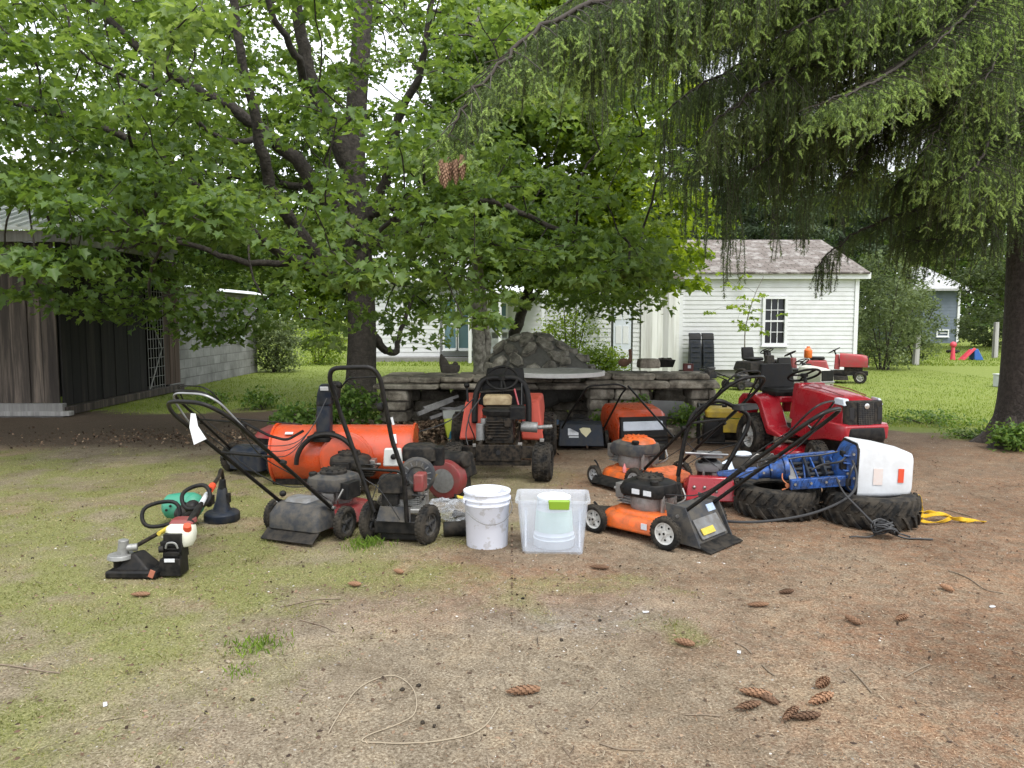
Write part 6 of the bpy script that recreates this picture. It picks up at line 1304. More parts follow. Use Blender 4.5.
def fender(mb):
    for s_ in (-1, 1):
        pr = [(-.98, .52), (-.96, .70), (-.86, .775), (-.60, .785), (-.44, .74), (-.34, .60), (-.24, .42), (.02, .36), (.02, .325), (-.28, .33), (-.40, .50), (-.50, .66), (-.62, .71), (-.84, .70), (-.90, .64), (-.92, .50)]
        mb.prism(pr, s_ * .18, s_ * .45, 'y')
    mb.box((-.68, 0, .73), (.58, .40, .08))
mk('fender', M_red, t, fender, .02)
mk('footrest', M_blk, t, lambda mb: [mb.box((-.10, s_ * .33, .345), (.30, .2, .012)) for s_ in (-1, 1)], .003)
seat(t, (-.60, 0, .77), M_blk, .48, .34)
mk('frame', M_blk2, t, lambda mb: (mb.box((.0, 0, .32), (1.5, .32, .14)), mb.box((.62, 0, .2), (.08, .62, .05))), .01)
mk('mower_deck', M_red, t, lambda mb: rloft(mb, [(-.05, 0, .10, .62, 1.0, .2), (-.05, 0, .20, .60, .98, .2), (-.05, 0, .23, .45, .8, .15)]), .01)
for s_ in (-1, 1):
    wheel(t, (.60, s_ * .36, .19), .19, .15, M_rim, tread='turf', yaw=R(-12)); wheel(t, (-.62, s_ * .40, .27), .27, .24, M_wrim, tread='turf')

t.scale = (.87, .87, .87)
# centre red tractor with its engine bare
t = thing('lawn_tractor', 'old red riding tractor with no hood and its black engine bare, facing the camera', 'lawn tractor', Vector((-.10, 7.75, 0)), R(-92))
for s_ in (-1, 1): wheel(t, (.70, s_ * .41, .175), .175, .17, M_gry, tread='turf', yaw=R(-7)); wheel(t, (-.55, s_ * .46, .24), .24, .2, M_gry, tread='turf')
mk('axle_beam', M_iron, t, lambda mb: (mb.box((.73, 0, .27), (.05, .66, .11)), mb.box((.755, 0, .265), (.02, .42, .15)), mb.box((.72, 0, .17), (.06, .6, .05))), .005)
mk('pivot_hole_shade', mat('vent_black', (0, 0, 0)), t, lambda mb: mb.cyl((.765, 0, .27), (.768, 0, .27), .022), 0)  # flat black disc on the beam; the hole's inner shade is painted, not cut
mk('frame', M_iron, t, lambda mb: [mb.box((.05, s_ * .17, .30), (1.4, .03, .10)) for s_ in (-1, 1)], .004)
def block(mb):
    pbox(mb, (.42, .0, .45), (.26, .27, .26), .9); mb.cyl((.42, .02, .33), (.42, .02, .62), .12)
    for i in range(7): mb.box((.555, -.02, .36 + i * .028), (.03, .22, .010))
    mb.box((.56, .08, .52), (.04, .07, .08)); mb.ball((.56, -.09, .37), .03); mb.cyl((.5, -.12, .3), (.56, -.12, .5), .02)
mk('engine_block', M_iron, t, block, .008)
mk('engine_shroud', M_blk, t, lambda mb: rloft(mb, [(.42, 0, .58, .30, .32, .1), (.42, 0, .63, .32, .34, .1), (.42, 0, .65, .26, .28, .1)]), .006)
mk('air_filter', M_blk, t, lambda mb: rloft(mb, [(.50, .17, .55, .15, .15, .02), (.50, .17, .66, .15, .15, .02), (.50, .17, .675, .12, .12, .02)]), .004)
mk('fuel_tank', M_cream, t, lambda mb: rloft(mb, [(.28, -.03, .66, .18, .27, .03), (.28, -.03, .73, .18, .28, .04), (.28, -.03, .755, .14, .24, .04)]), .008)
mk('muffler', M_alu, t, lambda mb: (mb.cyl((.46, .2, .47), (.46, .36, .46), .05), mb.cyl((.46, .36, .46), (.46, .5, .47), .02)), .004)
mk('starter_motor', M_alu, t, lambda mb: (mb.cyl((.5, -.18, .34), (.5, -.18, .5), .045), mb.cyl((.5, -.15, .5), (.5, -.15, .55), .03)), .004)
for s_ in (-1, 1):
    mk('fender', M_fred, t, lambda mb: mb.hexa([(-.05, s_ * .20, .33), (-.02, s_ * .42, .33), (-.75, s_ * .44, .5), (-.75, s_ * .18, .5), (-.22, s_ * .20, .66), (-.20, s_ * .37, .66), (-.72, s_ * .42, .68), (-.72, s_ * .18, .68)]), .025)
    mk('side_panel', M_fred, t, lambda mb: mb.hexa([(.13, s_ * .20, .30), (.16, s_ * .42, .30), (.13, s_ * .42, .28), (.10, s_ * .20, .28), (.03, s_ * .19, .62), (.04, s_ * .37, .66), (.0, s_ * .37, .66), (.0, s_ * .19, .62)]), .012)
mk('dash', M_blk, t, lambda mb: (mb.tube(rounded([(.12, -.27, .45), (.06, -.27, .72), (.02, -.20, .90), (.02, .20, .90), (.06, .27, .72), (.12, .27, .45)], .12), .032, 10), mb.hexa([(-.06, -.25, .60), (.0, -.25, .60), (.0, .25, .60), (-.06, .25, .60), (-.06, -.19, .89), (-.03, -.19, .89), (-.03, .19, .89), (-.06, .19, .89)])), .02)
mk('dash_shelf', M_blk2, t, lambda mb: mb.hexa([(.02, -.21, .765), (.14, -.22, .755), (.14, .2, .785), (.02, .2, .795), (.02, -.21, .78), (.14, -.22, .77), (.14, .2, .80), (.02, .2, .81)]), .004)
steering(t, (.02, 0, .90), .155, -.75)
seat(t, (-.5, 0, .66), M_blk, .42, .26)
mk('cable', M_cable, t, lambda mb: [mb.tube(bez(q_, 6), .006, 6) for q_ in ([(.30, -.2, .72), (.45, -.3, .55), (.4, -.25, .35), (.3, -.32, .30)], [(.1, -.28, .7), (.3, -.5, .5), (.35, -.85, .38), (.3, -1.0, .32)], [(.1, .2, .85), (.3, .2, .6), (.45, .16, .5)], [(.2, -.3, .6), (.4, -.33, .4), (.5, -.3, .28)])], 0)
mk('lift_lever', M_tube, t, lambda mb: (mb.tube([(.05, -.33, .5), (-.02, -.36, .80)], .012, 6), mb.ball((-.02, -.36, .82), .03)), 0)
mk('red_rod', M_red, t, lambda mb: mb.tube([(.16, .13, .80), (.40, .22, .50)], .01, 6), 0)
mk('bracket', M_steel, t, lambda mb: (mb.box((.72, .40, .38), (.05, .04, .03)), mb.box((.74, .20, .345), (.03, .04, .03)), mb.box((.755, -.22, .335), (.03, .03, .03))), .003)
# small red thing and bright drum beside it
t = thing('gas_can', 'small red plastic can on the ground right of the centre tractor', 'gas can', PG(547, 447) + Vector((0, .1, 0)), R(-10))
mk('body', mat('bright_red_plastic', (.6, .02, .03), .35), t, lambda mb: rloft(mb, [(0, 0, 0, .15, .22, .04), (0, 0, .12, .16, .22, .05), (0, 0, .17, .10, .16, .04)]), .006)
mk('spout', M_blk, t, lambda mb: mb.tube([(.04, 0, .16), (.10, .0, .22)], .016, 8), 0)
mk('label', M_sticker, t, lambda mb: mb.box((0, -.1125, .07), (.03, .004, .07)), 0, 0)

# orange tractor hood set on the ground by the wall
t = thing('tractor_hood', 'loose orange tractor hood with wide clear headlight lens by the wall', 'tractor hood', Vector((1.46, 9.0, 0)), R(-78))
def oh(mb):
    S = []
    for x_, w_, z_, b_ in ((-.45, .28, .46, .1), (-.1, .30, .475, .06), (.15, .305, .44, .04), (.22, .29, .36, .04)):
        S.append([(x_, a * w_, zz) for a, zz in ((-1, b_), (-1.03, b_ + .2), (-.96, z_ - .05), (-.8, z_), (.8, z_), (.96, z_ - .05), (1.03, b_ + .2), (1, b_))])
    mb.loft(S)
mk('shell', M_orange2, t, oh, .008)
mk('front_panel', M_blk, t, lambda mb: mb.hexa([(.20, -.29, .02), (.30, -.29, .02), (.30, .29, .02), (.20, .29, .02), (.16, -.28, .37), (.235, -.28, .37), (.235, .28, .37), (.16, .28, .37)]), .012)
mk('headlight', M_lens, t, lambda mb: mb.hexa([(.24, -.255, .215), (.274, -.255, .215), (.274, .235, .215), (.24, .235, .215), (.22, -.25, .32), (.253, -.25, .32), (.253, .23, .32), (.22, .23, .32)]), .008)
mk('vent_bar', M_blk2, t, lambda mb: [mb.box((.292, 0, .06 + i * .045), (.02, .54, .02)) for i in range(3)], .004)
t = thing('metal_bar', 'black steel stay bar leaning down beside the loose orange hood', 'bar')
mk('rod', M_tube, t, lambda mb: mb.tube([PD(628, 386, 9.0), PD(676, 440, 8.3)], .012, 8), 0)

# yellow generator
t = thing('generator', 'yellow portable generator in a black tube frame behind the mower handles', 'generator', Vector((2.52, 9.15, 0)), R(-12))
def fr(mb):
    for s_ in (-1, 1): mb.tube(rounded([(s_ * .28, -.22, .02), (s_ * .28, -.22, .46), (s_ * .28, .22, .46), (s_ * .28, .22, .02)], .08), .015, 8)
    for y_ in (-.22, .22): mb.tube([(-.28, y_, .04), (.28, y_, .04)], .015, 8); 
    mb.tube([(-.28, .22, .44), (.28, .22, .44)], .015, 8)
mk('frame', M_tube, t, fr, 0)
mk('tank', M_yel, t, lambda mb: rloft(mb, [(.02, 0, .33, .44, .36, .05), (.02, 0, .40, .46, .38, .06), (.02, 0, .44, .38, .3, .06)]), .006)
mk('control_panel', M_yel, t, lambda mb: mb.box((.12, -.18, .24), (.24, .03, .16)), .006)
mk('engine_block', M_blk2, t, lambda mb: (pbox(mb, (-.1, 0, .18), (.26, .3, .28), .9), mb.cyl((.02, 0, .16), (.26, 0, .16), .12)), .01)
mk('recoil_starter', M_blk, t, lambda mb: mb.lathe([(.1, -.17), (.1, -.19), (.05, -.2)], (-.12, 0, .2), 'y', 18), 0)
mk('fuel_cap', M_blk, t, lambda mb: mb.lathe([(.03, .44), (.03, .465)], (.02, 0, 0), n=12), 0)

# ---------------------------------------------------------------- two tyres, outboard motor on top
def lug_tyre(name, label, c, r, w_, rz):
    t_ = thing(name, label, 'tire', c, rz); 
    def f(mb):
        mb.lathe([(r * .56, .012), (r * .60, 0), (r * .80, -.004), (r * .92, .018), (r * .945, .05), (r * .945, w_ - .05), (r * .92, w_ - .018), (r * .80, w_ + .004), (r * .60, w_), (r * .56, w_ - .012), (r * .58, w_ - .03), (r * .82, w_ - .03), (r * .86, w_ * .5), (r * .82, .03), (r * .58, .03)], n=48, cap=False)
    ca = mk('carcass', M_rub, t_, f, 0, 50)
    V, F_ = [], []
    mb = MB(); k = 22
    for i in range(k):
        for s_ in (0, 1):
            a0 = 2 * math.pi * (i + .5 * s_) / k; z0, z1 = (w_ * .54, w_ * .97) if s_ else (w_ * .46, w_ * .03)
            da = .24; P = []
            for rr in (r * .93, r * 1.0):
                for f_, zz in ((0, z0), (.5, z0 * .45 + z1 * .55), (1, z1)):
                    a = a0 + da * f_; rr2 = rr * (1 - .03 * f_ * f_) ; ww = .040 if f_ < 1 else .052
                    P.append((math.cos(a - ww) * rr2, math.sin(a - ww) * rr2, zz)); P.append((math.cos(a + ww) * rr2, math.sin(a + ww) * rr2, zz))
            mb.add(P, [[0, 1, 3, 2], [2, 3, 5, 4], [6, 8, 9, 7], [8, 10, 11, 9], [0, 2, 8, 6], [2, 4, 10, 8], [1, 7, 9, 3], [3, 9, 11, 5], [0, 6, 7, 1], [4, 5, 11, 10]])
    mb.build('tread_lugs', M_rub, ca, smooth=0, bevel=.004); return t_
lug_tyre('tire', 'black lug tread tire lying flat under the blue outboard leg, left one', Vector((2.05, 5.86, .0)), .325, .22, .2)
lug_tyre('tire', 'black lug tread tire lying flat beside the yellow strap, under the white cowl', Vector((2.66, 5.62, .0)), .34, .22, .7)

t = thing('outboard_motor', 'blue outboard motor with white cowl lying across two black tires', 'outboard motor', Vector((2.21, 5.74, .222)), R(-5), ry=R(1.5))
t.scale = (.88, .88, .92)
# local x runs from the leg (left) to the cowl (right); tilt lifts the cowl a little
def bl(mb): 
    mb.hexa([(-.74, -.05, .07), (-.40, -.07, .06), (-.40, .06, .06), (-.74, .04, .07), (-.74, -.035, .10), (-.40, -.06, .15), (-.40, .05, .15), (-.74, .03, .10)])
mk('lower_leg', M_blue, t, bl, .01)
mk('exhaust_housing', M_blue, t, lambda mb: (mb.tube([(-.42, 0, .10), (-.36, 0, .11), (-.30, 0, .12)], [.045, .05, .055], 14), mb.tube([(-.30, 0, .13), (-.19, 0, .15)], [.07, .09], 18), mb.cyl((-.19, 0, .15), (-.15, 0, .155), .10)), .004)
def brk(mb):
    for y_, z_ in ((-.16, .06), (.13, .21)):
        mb.hexa([(-.16, y_ - .025, z_ - .05), (.28, y_ - .025, z_), (.28, y_ + .03, z_), (-.16, y_ + .03, z_ - .05), (-.16, y_ - .025, z_ + .03), (.28, y_ - .025, z_ + .085), (.28, y_ + .03, z_ + .085), (-.16, y_ + .03, z_ + .03)])
        for i in range(8): mb.box((-.12 + i * .052, y_ - .03, z_ + .0 + i * .007), (.012, .014, .075), (0, .35, 0))
mk('clamp_bracket', M_blue, t, brk, .005)
mk('swivel_tubes', M_navy, t, lambda mb: [mb.tube([(-.14, -.10 + .055 * i, .07 + .035 * i), (.30, -.10 + .055 * i, .11 + .035 * i)], .017, 8) for i in range(4)] + [mb.box((.0, 0, .12), (.02, .25, .16), (.5, 0, 0)), mb.box((.14, 0, .14), (.02, .25, .16), (.5, 0, 0))], .003)
mk('grey_bracket', M_lgry, t, lambda mb: (mb.hexa([(-.15, -.17, .02), (-.08, -.17, .02), (-.08, .05, .16), (-.15, .05, .16), (-.16, -.17, .06), (-.10, -.17, .06), (-.10, .05, .20), (-.16, .05, .20)])), .006)
mk('spring', mat('copper_wire', (.40, .14, .06), .5, .5), t, lambda mb: (mb.tube(bez([(-.20, -.06, .16), (-.21, -.10, .08), (-.16, -.13, .03), (-.22, -.14, .0)], 5), .006, 6), mb.lathe([(.018, 0), (.018, .012)], (-.18, -.15, .04), 'y', 10)), 0)
def pan(mb):
    mb.loft([[(x_, a, z_) for a, z_ in rrect(w_, h_, .06, 5, 0, cz)] for x_, w_, h_, cz in ((.22, .13, .13, .16), (.25, .20, .18, .17), (.29, .27, .27, .18), (.33, .35, .36, .19), (.36, .38, .40, .19))])
mk('motor_pan', M_blue, t, pan, .006)
mk('cable_grommet', M_blk, t, lambda mb: (mb.box((.30, -.16, .09), (.06, .03, .06)), mb.box((.27, -.12, .22), (.05, .05, .07)), mb.box((.30, -.06, .30), (.06, .08, .05))), .006)
def cowl(mb):
    mb.loft([[(x_, a, z_) for a, z_ in rrect(w_, h_, r_, 5, 0, cz)] for x_, w_, h_, cz, r_ in ((.365, .39, .43, .195, .04), (.39, .40, .435, .195, .04), (.58, .39, .41, .185, .045), (.775, .37, .36, .172, .05), (.81, .35, .33, .172, .05), (.825, .30, .28, .172, .04))])
cw = mk('cowl', mat('white_cowl', (.66, .68, .70), .35, noise=.5, nscale=5, color2=(.46, .46, .45), ncontrast=.12), t, cowl, .004, 50)
mk('gasket', M_blk2, t, lambda mb: mb.loft([[(x_, a, z_) for a, z_ in rrect(.405, .43, .06, 5, 0, .19)] for x_ in (.356, .372)]), 0)
mk('orange_label', M_ostick, cw, lambda mb: mb.box((.715, -.1925, .165), (.045, .006, .11), (0, 0, .035)), 0, 0)
mk('faded_emblem', mat('faded_print', (.62, .50, .44), .5, noise=.6, nscale=30, color2=(.62, .63, .64)), cw, lambda mb: mb.box((.53, -.2005, .15), (.075, .004, .13), (0, 0, .035)), 0, 0)
mk('faded_emblem', mat('faint_line', (.5, .5, .5), .5), cw, lambda mb: (mb.box((.53, -.17, .395), (.10, .003, .004), (.6, 0, 0)),), 0, 0)
mk('hose', M_cable, t, lambda mb: [mb.tube(bez(q_, 5), r_, 6) for q_, r_ in (([(.30, -.12, .30), (.22, -.2, .26), (.1, -.14, .22), (.0, -.18, .18)], .009), ([(.34, -.19, .25), (.30, -.24, .20), (.28, -.22, .08), (.32, -.2, .03)], .008), ([(.28, .05, .30), (.12, .02, .27), (-.05, .0, .25), (-.2, -.02, .22)], .007))], 0)
mk('webs', M_blue, t, lambda mb: [mb.box((-.10 + i * .085, -.02 + .0 * i, .135 + .006 * i), (.014, .26, .05), (.62, 0, .15 * (-1) ** i)) for i in range(5)] + [mb.box((.30, -.155, .18 + .06 * i), (.08, .02, .012), (0, .1, 0)) for i in range(3)], .003)
mk('bolts', M_steel, t, lambda mb: [mb.cyl(Vector(p_), Vector(p_) + Vector((0, -.014, .0)), .011, .011, 6) for p_ in ((-.13, -.19, .06), (.0, -.19, .075), (.12, -.19, .09), (.22, -.19, .105), (.33, -.18, .32), (.34, -.185, .13), (.30, -.15, .16), (-.36, -.06, .12), (-.30, -.075, .15))], 0)
mk('control_cable', M_cable, t, lambda mb: mb.tube(bez([(.33, -.17, .27), (.34, -.26, .14), (.25, -.37, .02), (.0, -.42, -.10), (-.30, -.45, -.17), (-.62, -.50, -.192), (-.95, -.42, -.194)], 8), .011, 8), 0)
mk('linkage', M_steel, t, lambda mb: [mb.tube(bez(q_, 4), .005, 6) for q_ in ([(-.40, -.03, .14), (-.42, -.05, .24), (-.32, -.03, .20)], [(-.34, .0, .18), (-.30, -.06, .28), (-.26, 0, .22)], [(-.36, .03, .18), (-.40, .0, .26), (-.46, .0, .22)])], 0)
# rope bundle and strap
t = thing('rope_bundle', 'knotted bundle of thin black cord in front of the right tire', 'rope', PG(884, 538), 0)
def knot(mb):
    g3 = random.Random(4)
    for k in range(7):
        a0 = g3.random() * 6; pts = [(math.cos(a0 + i * .7) * (.045 + .04 * g3.random()), math.sin(a0 + i * .7) * .05 + (.01 * k - .03), .03 + .028 * (1 + math.sin(a0 * 2 + i * 1.1)) + .004 * k) for i in range(12)]; mb.tube(bez(pts, 4), .0065, 6)
    mb.tube(bez([(.03, 0, .04), (.12, -.04, .012), (.2, -.05, .01), (.30, -.06, .008)], 5), .007, 6); mb.tube(bez([(-.04, 0, .03), (-.12, -.02, .012), (-.2, .0, .01), (-.24, -.01, .01)], 5), .006, 6); mb.tube(bez([(.02, .0, .06), (.1, .02, .03), (.17, -.02, .015)], 5), .006, 6)
mk('cord', M_cable, t, knot, 0, 60)
mk('tail', M_cable, t, lambda mb: mb.tube(bez([(-.03, .02, .06), (-.12, .12, .17), (-.2, .2, .27), (-.24, .24, .37)], 5), .007, 6), 0)
t = thing('yellow_strap', 'twisted bright yellow webbing strap trailing right from the tire', 'strap', PG(925, 522), 0)
M_strap = mat('yellow_webbing', (.62, .38, .015), .8, noise=.5, nscale=40, color2=(.36, .2, .01))
def strap(mb):
    def rib(pts, w_, tw):
        P = bez(pts, 8); L_ = []
        for i, p in enumerate(P):
            d = (P[min(i + 1, len(P) - 1)] - P[max(i - 1, 0)]).normalized(); a = tw * i / len(P); s = d.cross(Vector((0, 0, 1))).normalized(); u = s.cross(d); e = s * math.cos(a) + u * math.sin(a); nn = d.cross(e) * .0018
            L_.append([p + e * w_ + nn, p - e * w_ + nn, p - e * w_ - nn, p + e * w_ - nn])
        mb.loft(L_)
    rib([(-.10, -.02, .10), (-.075, -.02, .20), (-.05, -.02, .15), (-.02, .0, .05), (.05, -.02, .06), (.14, .0, .05), (.2, -.02, .03), (.24, -.045, .035), (.3, -.01, .02), (.36, -.04, .022), (.42, -.04, .01)], .015, 7)
    rib([(-.07, -.03, .17), (-.04, -.02, .09), (-.04, -.03, .02), (.03, -.06, .015), (.12, -.04, .02), (.19, 0, .04), (.16, .05, .05), (.08, .04, .05), (.0, .02, .03)], .014, 9)
    rib([(-.03, .04, .05), (.04, .03, .07), (.12, .03, .05), (.19, .0, .035), (.28, -.01, .014), (.34, -.035, .02)], .013, 6)
mk('webbing', M_strap, t, strap, 0, 0)
t = thing('plastic_jug', 'crushed pale blue white plastic jug by the tip of the outboard leg', 'jug', Vector((1.90, 6.75, 0)), R(30))
mk('body', mat('pale_jug', (.58, .66, .74), .35), t, lambda mb: (rloft(mb, [(0, 0, 0, .14, .12, .03), (0, 0, .16, .14, .12, .04), (.02, 0, .21, .08, .07, .03), (.03, 0, .24, .05, .05, .02)]), mb.tube(rounded([(-.05, 0, .16), (-.05, 0, .22), (.03, 0, .23)], .03), .012, 8)), .004)
t = thing('plastic_jug', 'pale jug with dark body tipped over beneath the red tractor', 'jug', Vector((2.18, 7.0, 0)), R(10))
mk('body', M_blk2, t, lambda mb: mb.tube([(-.22, 0, .14), (-.14, 0, .14), (.2, 0, .15), (.26, 0, .16)], [.07, .12, .12, .08], 18), .004)
mk('top', mat('pale_jug', (.58, .66, .74), .35), t, lambda mb: mb.ball((-.08, -.03, .26), (.09, .06, .03), 12, 6), 0)
# ---------------------------------------------------------------- stone wall and mound
def stone_mat(name, a, b_, c_, sc_=5):
    def fn(q, p):
        t_ = N_(q, 'ShaderNodeTexCoord'); n1 = N_(q, 'ShaderNodeTexNoise', Scale=sc_, Detail=9, Roughness=.72); q.links.new(t_.outputs['Object'], n1.inputs['Vector'])
        g_ = N_(q, 'ShaderNodeNewGeometry'); col_ = ramp_(q, n1.outputs['Fac'], [(.34, a), (.5, b_), (.68, c_)])
        hv = N_(q, 'ShaderNodeHueSaturation'); mr = N_(q, 'ShaderNodeMapRange'); mr.inputs['To Min'].default_value = .6; mr.inputs['To Max'].default_value = 1.4
        q.links.new(g_.outputs['Random Per Island'], mr.inputs['Value']); q.links.new(mr.outputs[0], hv.inputs['Value']); q.links.new(col_, hv.inputs['Color']); q.links.new(hv.outputs[0], p.inputs['Base Color'])
        n2 = N_(q, 'ShaderNodeTexNoise', Scale=22, Detail=6, Roughness=.7); q.links.new(t_.outputs['Object'], n2.inputs['Vector']); bp = N_(q, 'ShaderNodeBump', Strength=.9, Distance=.02); q.links.new(n2.outputs['Fac'], bp.inputs['Height']); q.links.new(bp.outputs[0], p.inputs['Normal'])
    return nmat(name, fn, .95)
M_stone = stone_mat('field_stone', (.05, .042, .031), (.185, .16, .125), (.40, .36, .29))
M_mound = stone_mat('mound_stone', (.055, .05, .04), (.17, .155, .125), (.34, .32, .27), 7)
M_mort = mat('old_mortar', (.12, .115, .10), .98, noise=.6, nscale=12, bump=.8)
def rock(mb, c, d, jit=.12, rz=0.):
    x, y, z = [q / 2 for q in d]; e = Euler((0, 0, rz)).to_matrix(); C = Vector(c); P = []
    for k in (-1, 1):
        for i, j in ((-1, -1), (0, -1.1), (1, -1), (1.05, 0), (1, 1), (0, 1.1), (-1, 1), (-1.05, 0)):
            f = 1 - (.07 if k > 0 else .0)
            P.append(e @ Vector((i * x * f * (1 + random.uniform(-jit, jit)), j * y * f * (1 + random.uniform(-jit, jit) * .6), k * z * (1 + random.uniform(-jit, jit) * .7))) + C)
    mb.loft([P[:8], [(a + b_) / 2 + (((a + b_) / 2 - C) * .06) for a, b_ in zip(P[:8], P[8:])], P[8:]])
def course(mb, x0, x1, z0, z1, yc, dy, wmin=.16, wmax=.42):
    x_ = x0
    while x_ < x1 - .05:
        w_ = min(random.uniform(wmin, wmax), x1 - x_);
        if x1 - x_ - w_ < .08: w_ = x1 - x_
        rock(mb, (x_ + w_ / 2, yc + random.uniform(-.03, .03), (z0 + z1) / 2), (w_ - .004, dy, z1 - z0 + random.uniform(-.015, .004)), .13); x_ += w_
WY = 10.25
wall = thing('stone_wall', 'long low dry stone wall with dark openings and a slab top behind the machines', 'stone wall')
def pier(x0, x1, z1, n_):
    def f(mb):
        for i in range(n_): course(mb, x0 + random.uniform(-.02, .02), x1 + random.uniform(-.02, .02), z1 * i / n_, z1 * (i + 1) / n_, WY, .5, .2, .5)
    mk('pier', M_stone, wall, f, .018)
pier(-1.74, -1.36, .56, 4); pier(1.02, 1.78, .58, 4); pier(2.34, 2.66, .58, 4); pier(-.42, -.18, .52, 4)
def back(mb):
    for i in range(4): course(mb, -1.7, 2.6, .15 * i, .15 * (i + 1), WY + 1.0, .2, .25, .5)
mk('back_courses', M_stone, wall, back, .015)
def topc(mb):
    course(mb, -1.80, 1.0, .57, .655, WY + .0, .62, .4, .9); course(mb, -1.72, .9, .655, .73, WY + .05, .6, .35, .8)
    course(mb, .95, 2.7, .585, .69, WY, .6, .35, .7); course(mb, 1.0, 2.6, .69, .78, WY + .06, .55, .25, .6); 
    for yy in (WY + .45, WY + .85): course(mb, -1.75, 2.6, .60, .71, yy, .42, .4, .8)
mk('cap_course', M_stone, wall, topc, .018)
mk('rubble', M_stone, wall, lambda mb: [rock(mb, (random.uniform(1.0, 2.9), WY - .4 + random.uniform(-.25, .1), .07), (random.uniform(.12, .3), random.uniform(.1, .22), random.uniform(.08, .16)), .2, random.random() * 3) for _ in range(16)], .015)
mk('fallen_slab', mat('grey_slate', (.17, .17, .165), .9, noise=.6, nscale=6), wall, lambda mb: mb.add([(1.72, 9.78, .46), (2.20, 9.80, .44), (2.34, 9.85, .30), (2.1, 9.72, .22), (1.78, 9.70, .30), (1.72, 9.80, .44), (2.20, 9.82, .42), (2.34, 9.87, .28), (2.1, 9.76, .20), (1.78, 9.74, .28)], [[0, 1, 2, 3, 4], [9, 8, 7, 6, 5], [0, 5, 6, 1], [1, 6, 7, 2], [2, 7, 8, 3], [3, 8, 9, 4], [4, 9, 5, 0]]), .004)
t = thing('round_slab', 'round concrete table slab with pale rim jutting from the wall', 'stone slab', (.53, 9.86, .77))
def disc(mb):
    o = [(math.cos(a) * .63 * (1 + random.uniform(-.012, .012)), math.sin(a) * .60) for a in [i * 2 * math.pi / 48 for i in range(48)]]; mb.prism(o, 0, .055)
mk('top', mat('pale_concrete', (.36, .35, .32), .95, noise=.7, nscale=14, color2=(.14, .13, .115), bump=.5), t, disc, .012)
mk('rim', mat('pale_rim', (.68, .67, .64), .9, noise=.4, nscale=20), t, lambda mb: mb.loft([[(math.cos(a) * r_ * .64, math.sin(a) * r_ * .61, z_) for a in [i * 2 * math.pi / 48 for i in range(48)]] for r_, z_ in ((1.0, .004), (1.03, .006), (1.03, .056), (1.0, .060))], False), 0)
mound = thing('stone_mound', 'rounded dome of dark mortared field stones on top of the wall', 'stone mound', (.28, 10.85, .72))
mk('mortar_core', M_mort, mound, lambda mb: (mb.ball((0, 0, .0), (.64, .41, .53), 28, 14), mb.ball((.45, -.02, -.05), (.38, .36, .36), 20, 10)), 0, 80)
def dome(mb):
    pts = []
    for k in range(900):
        d = Vector((random.gauss(0, 1), random.gauss(0, 1), abs(random.gauss(0, 1)))).normalized()
        if all((d - q).length > .34 for q in pts): pts.append(d)
    for d in pts:
        c_ = Vector((d.x * .66, d.y * .43, d.z * .55)); n_ = Vector((d.x / .66, d.y / .43, d.z / .55)).normalized(); u_ = n_.orthogonal().normalized(); v_ = n_.cross(u_); k = random.choice((5, 6, 6, 7)); r_ = random.uniform(.105, .15); a0 = random.random() * 6; st = random.uniform(.75, 1.3)
        lo = []; hi = []
        for i in range(k):
            a = a0 + i * 2 * math.pi / k; rr = r_ * random.uniform(.82, 1.15); o_ = u_ * math.cos(a) * rr * st + v_ * math.sin(a) * rr / st; lo.append(c_ + o_ - n_ * .03); hi.append(c_ + o_ * .86 + n_ * random.uniform(.022, .038))
        mb.loft([lo, hi])
    for d in pts[::2]:
        if d.z < .2: continue
        c_ = Vector((.45, -.02, -.05)) + Vector((d.x * .39, d.y * .37, d.z * .37)); rock(mb, c_, (.17, .14, .1), .2, random.random() * 3)
mk('field_stones', M_mound, mound, dome, .010)
# things standing on the wall
t = thing('tree_stump', 'gnarled dark chunk of old stump sitting on the left end of the wall', 'stump', PD(450, 372, 10.3), 0)
mk('wood', mat('rotten_wood', (.07, .06, .05), .95, noise=.7, nscale=12, bump=1), t, lambda mb: (rock(mb, (0, 0, .04), (.24, .2, .1), .25), mb.tube([(-.05, 0, .02), (-.09, 0, .14), (-.12, 0, .24)], [.08, .06, .015], 7), mb.tube([(.04, 0, .05), (.09, 0, .13)], [.06, .03], 6)), .01)
t = thing('stone_block', 'squared grey brown stone block resting on the wall right of the slab', 'stone', PD(648, 367, 10.3), .1)
mk('stone', M_stone, t, lambda mb: rock(mb, (0, 0, .05), (.27, .2, .12), .06), .015)
t = thing('flower_tray', 'black plastic plant tray holding dry clumps on the wall', 'tray', PD(665, 367, 10.35), .1)
mk('tray', M_blk, t, lambda mb: mb.hexa([(-.09, -.07, 0), (.09, -.07, 0), (.09, .07, 0), (-.09, .07, 0), (-.12, -.09, .10), (.12, -.09, .10), (.12, .09, .10), (-.12, .09, .10)]), .004)
mk('clumps', MATS['rotten_wood'], t, lambda mb: [mb.ball((random.uniform(-.08, .08), random.uniform(-.06, .06), .10), (.03, .03, .025), 7, 5) for _ in range(10)], 0)
t = thing('small_box', 'small dark red box with a white mark near the wall end', 'box', PD(688, 371, 10.3), -.1)
mk('body', mat('maroon', (.10, .025, .02), .7), t, lambda mb: mb.box((0, 0, .05), (.13, .1, .10)), .006); mk('mark', M_sticker, t, lambda mb: mb.box((.01, -.0525, .06), (.04, .004, .04)), 0, 0)
t = thing('garden_figure', 'rusty brown garden ornament standing on the wall by the lime shrub', 'ornament', PD(626, 367, 10.4), 0)
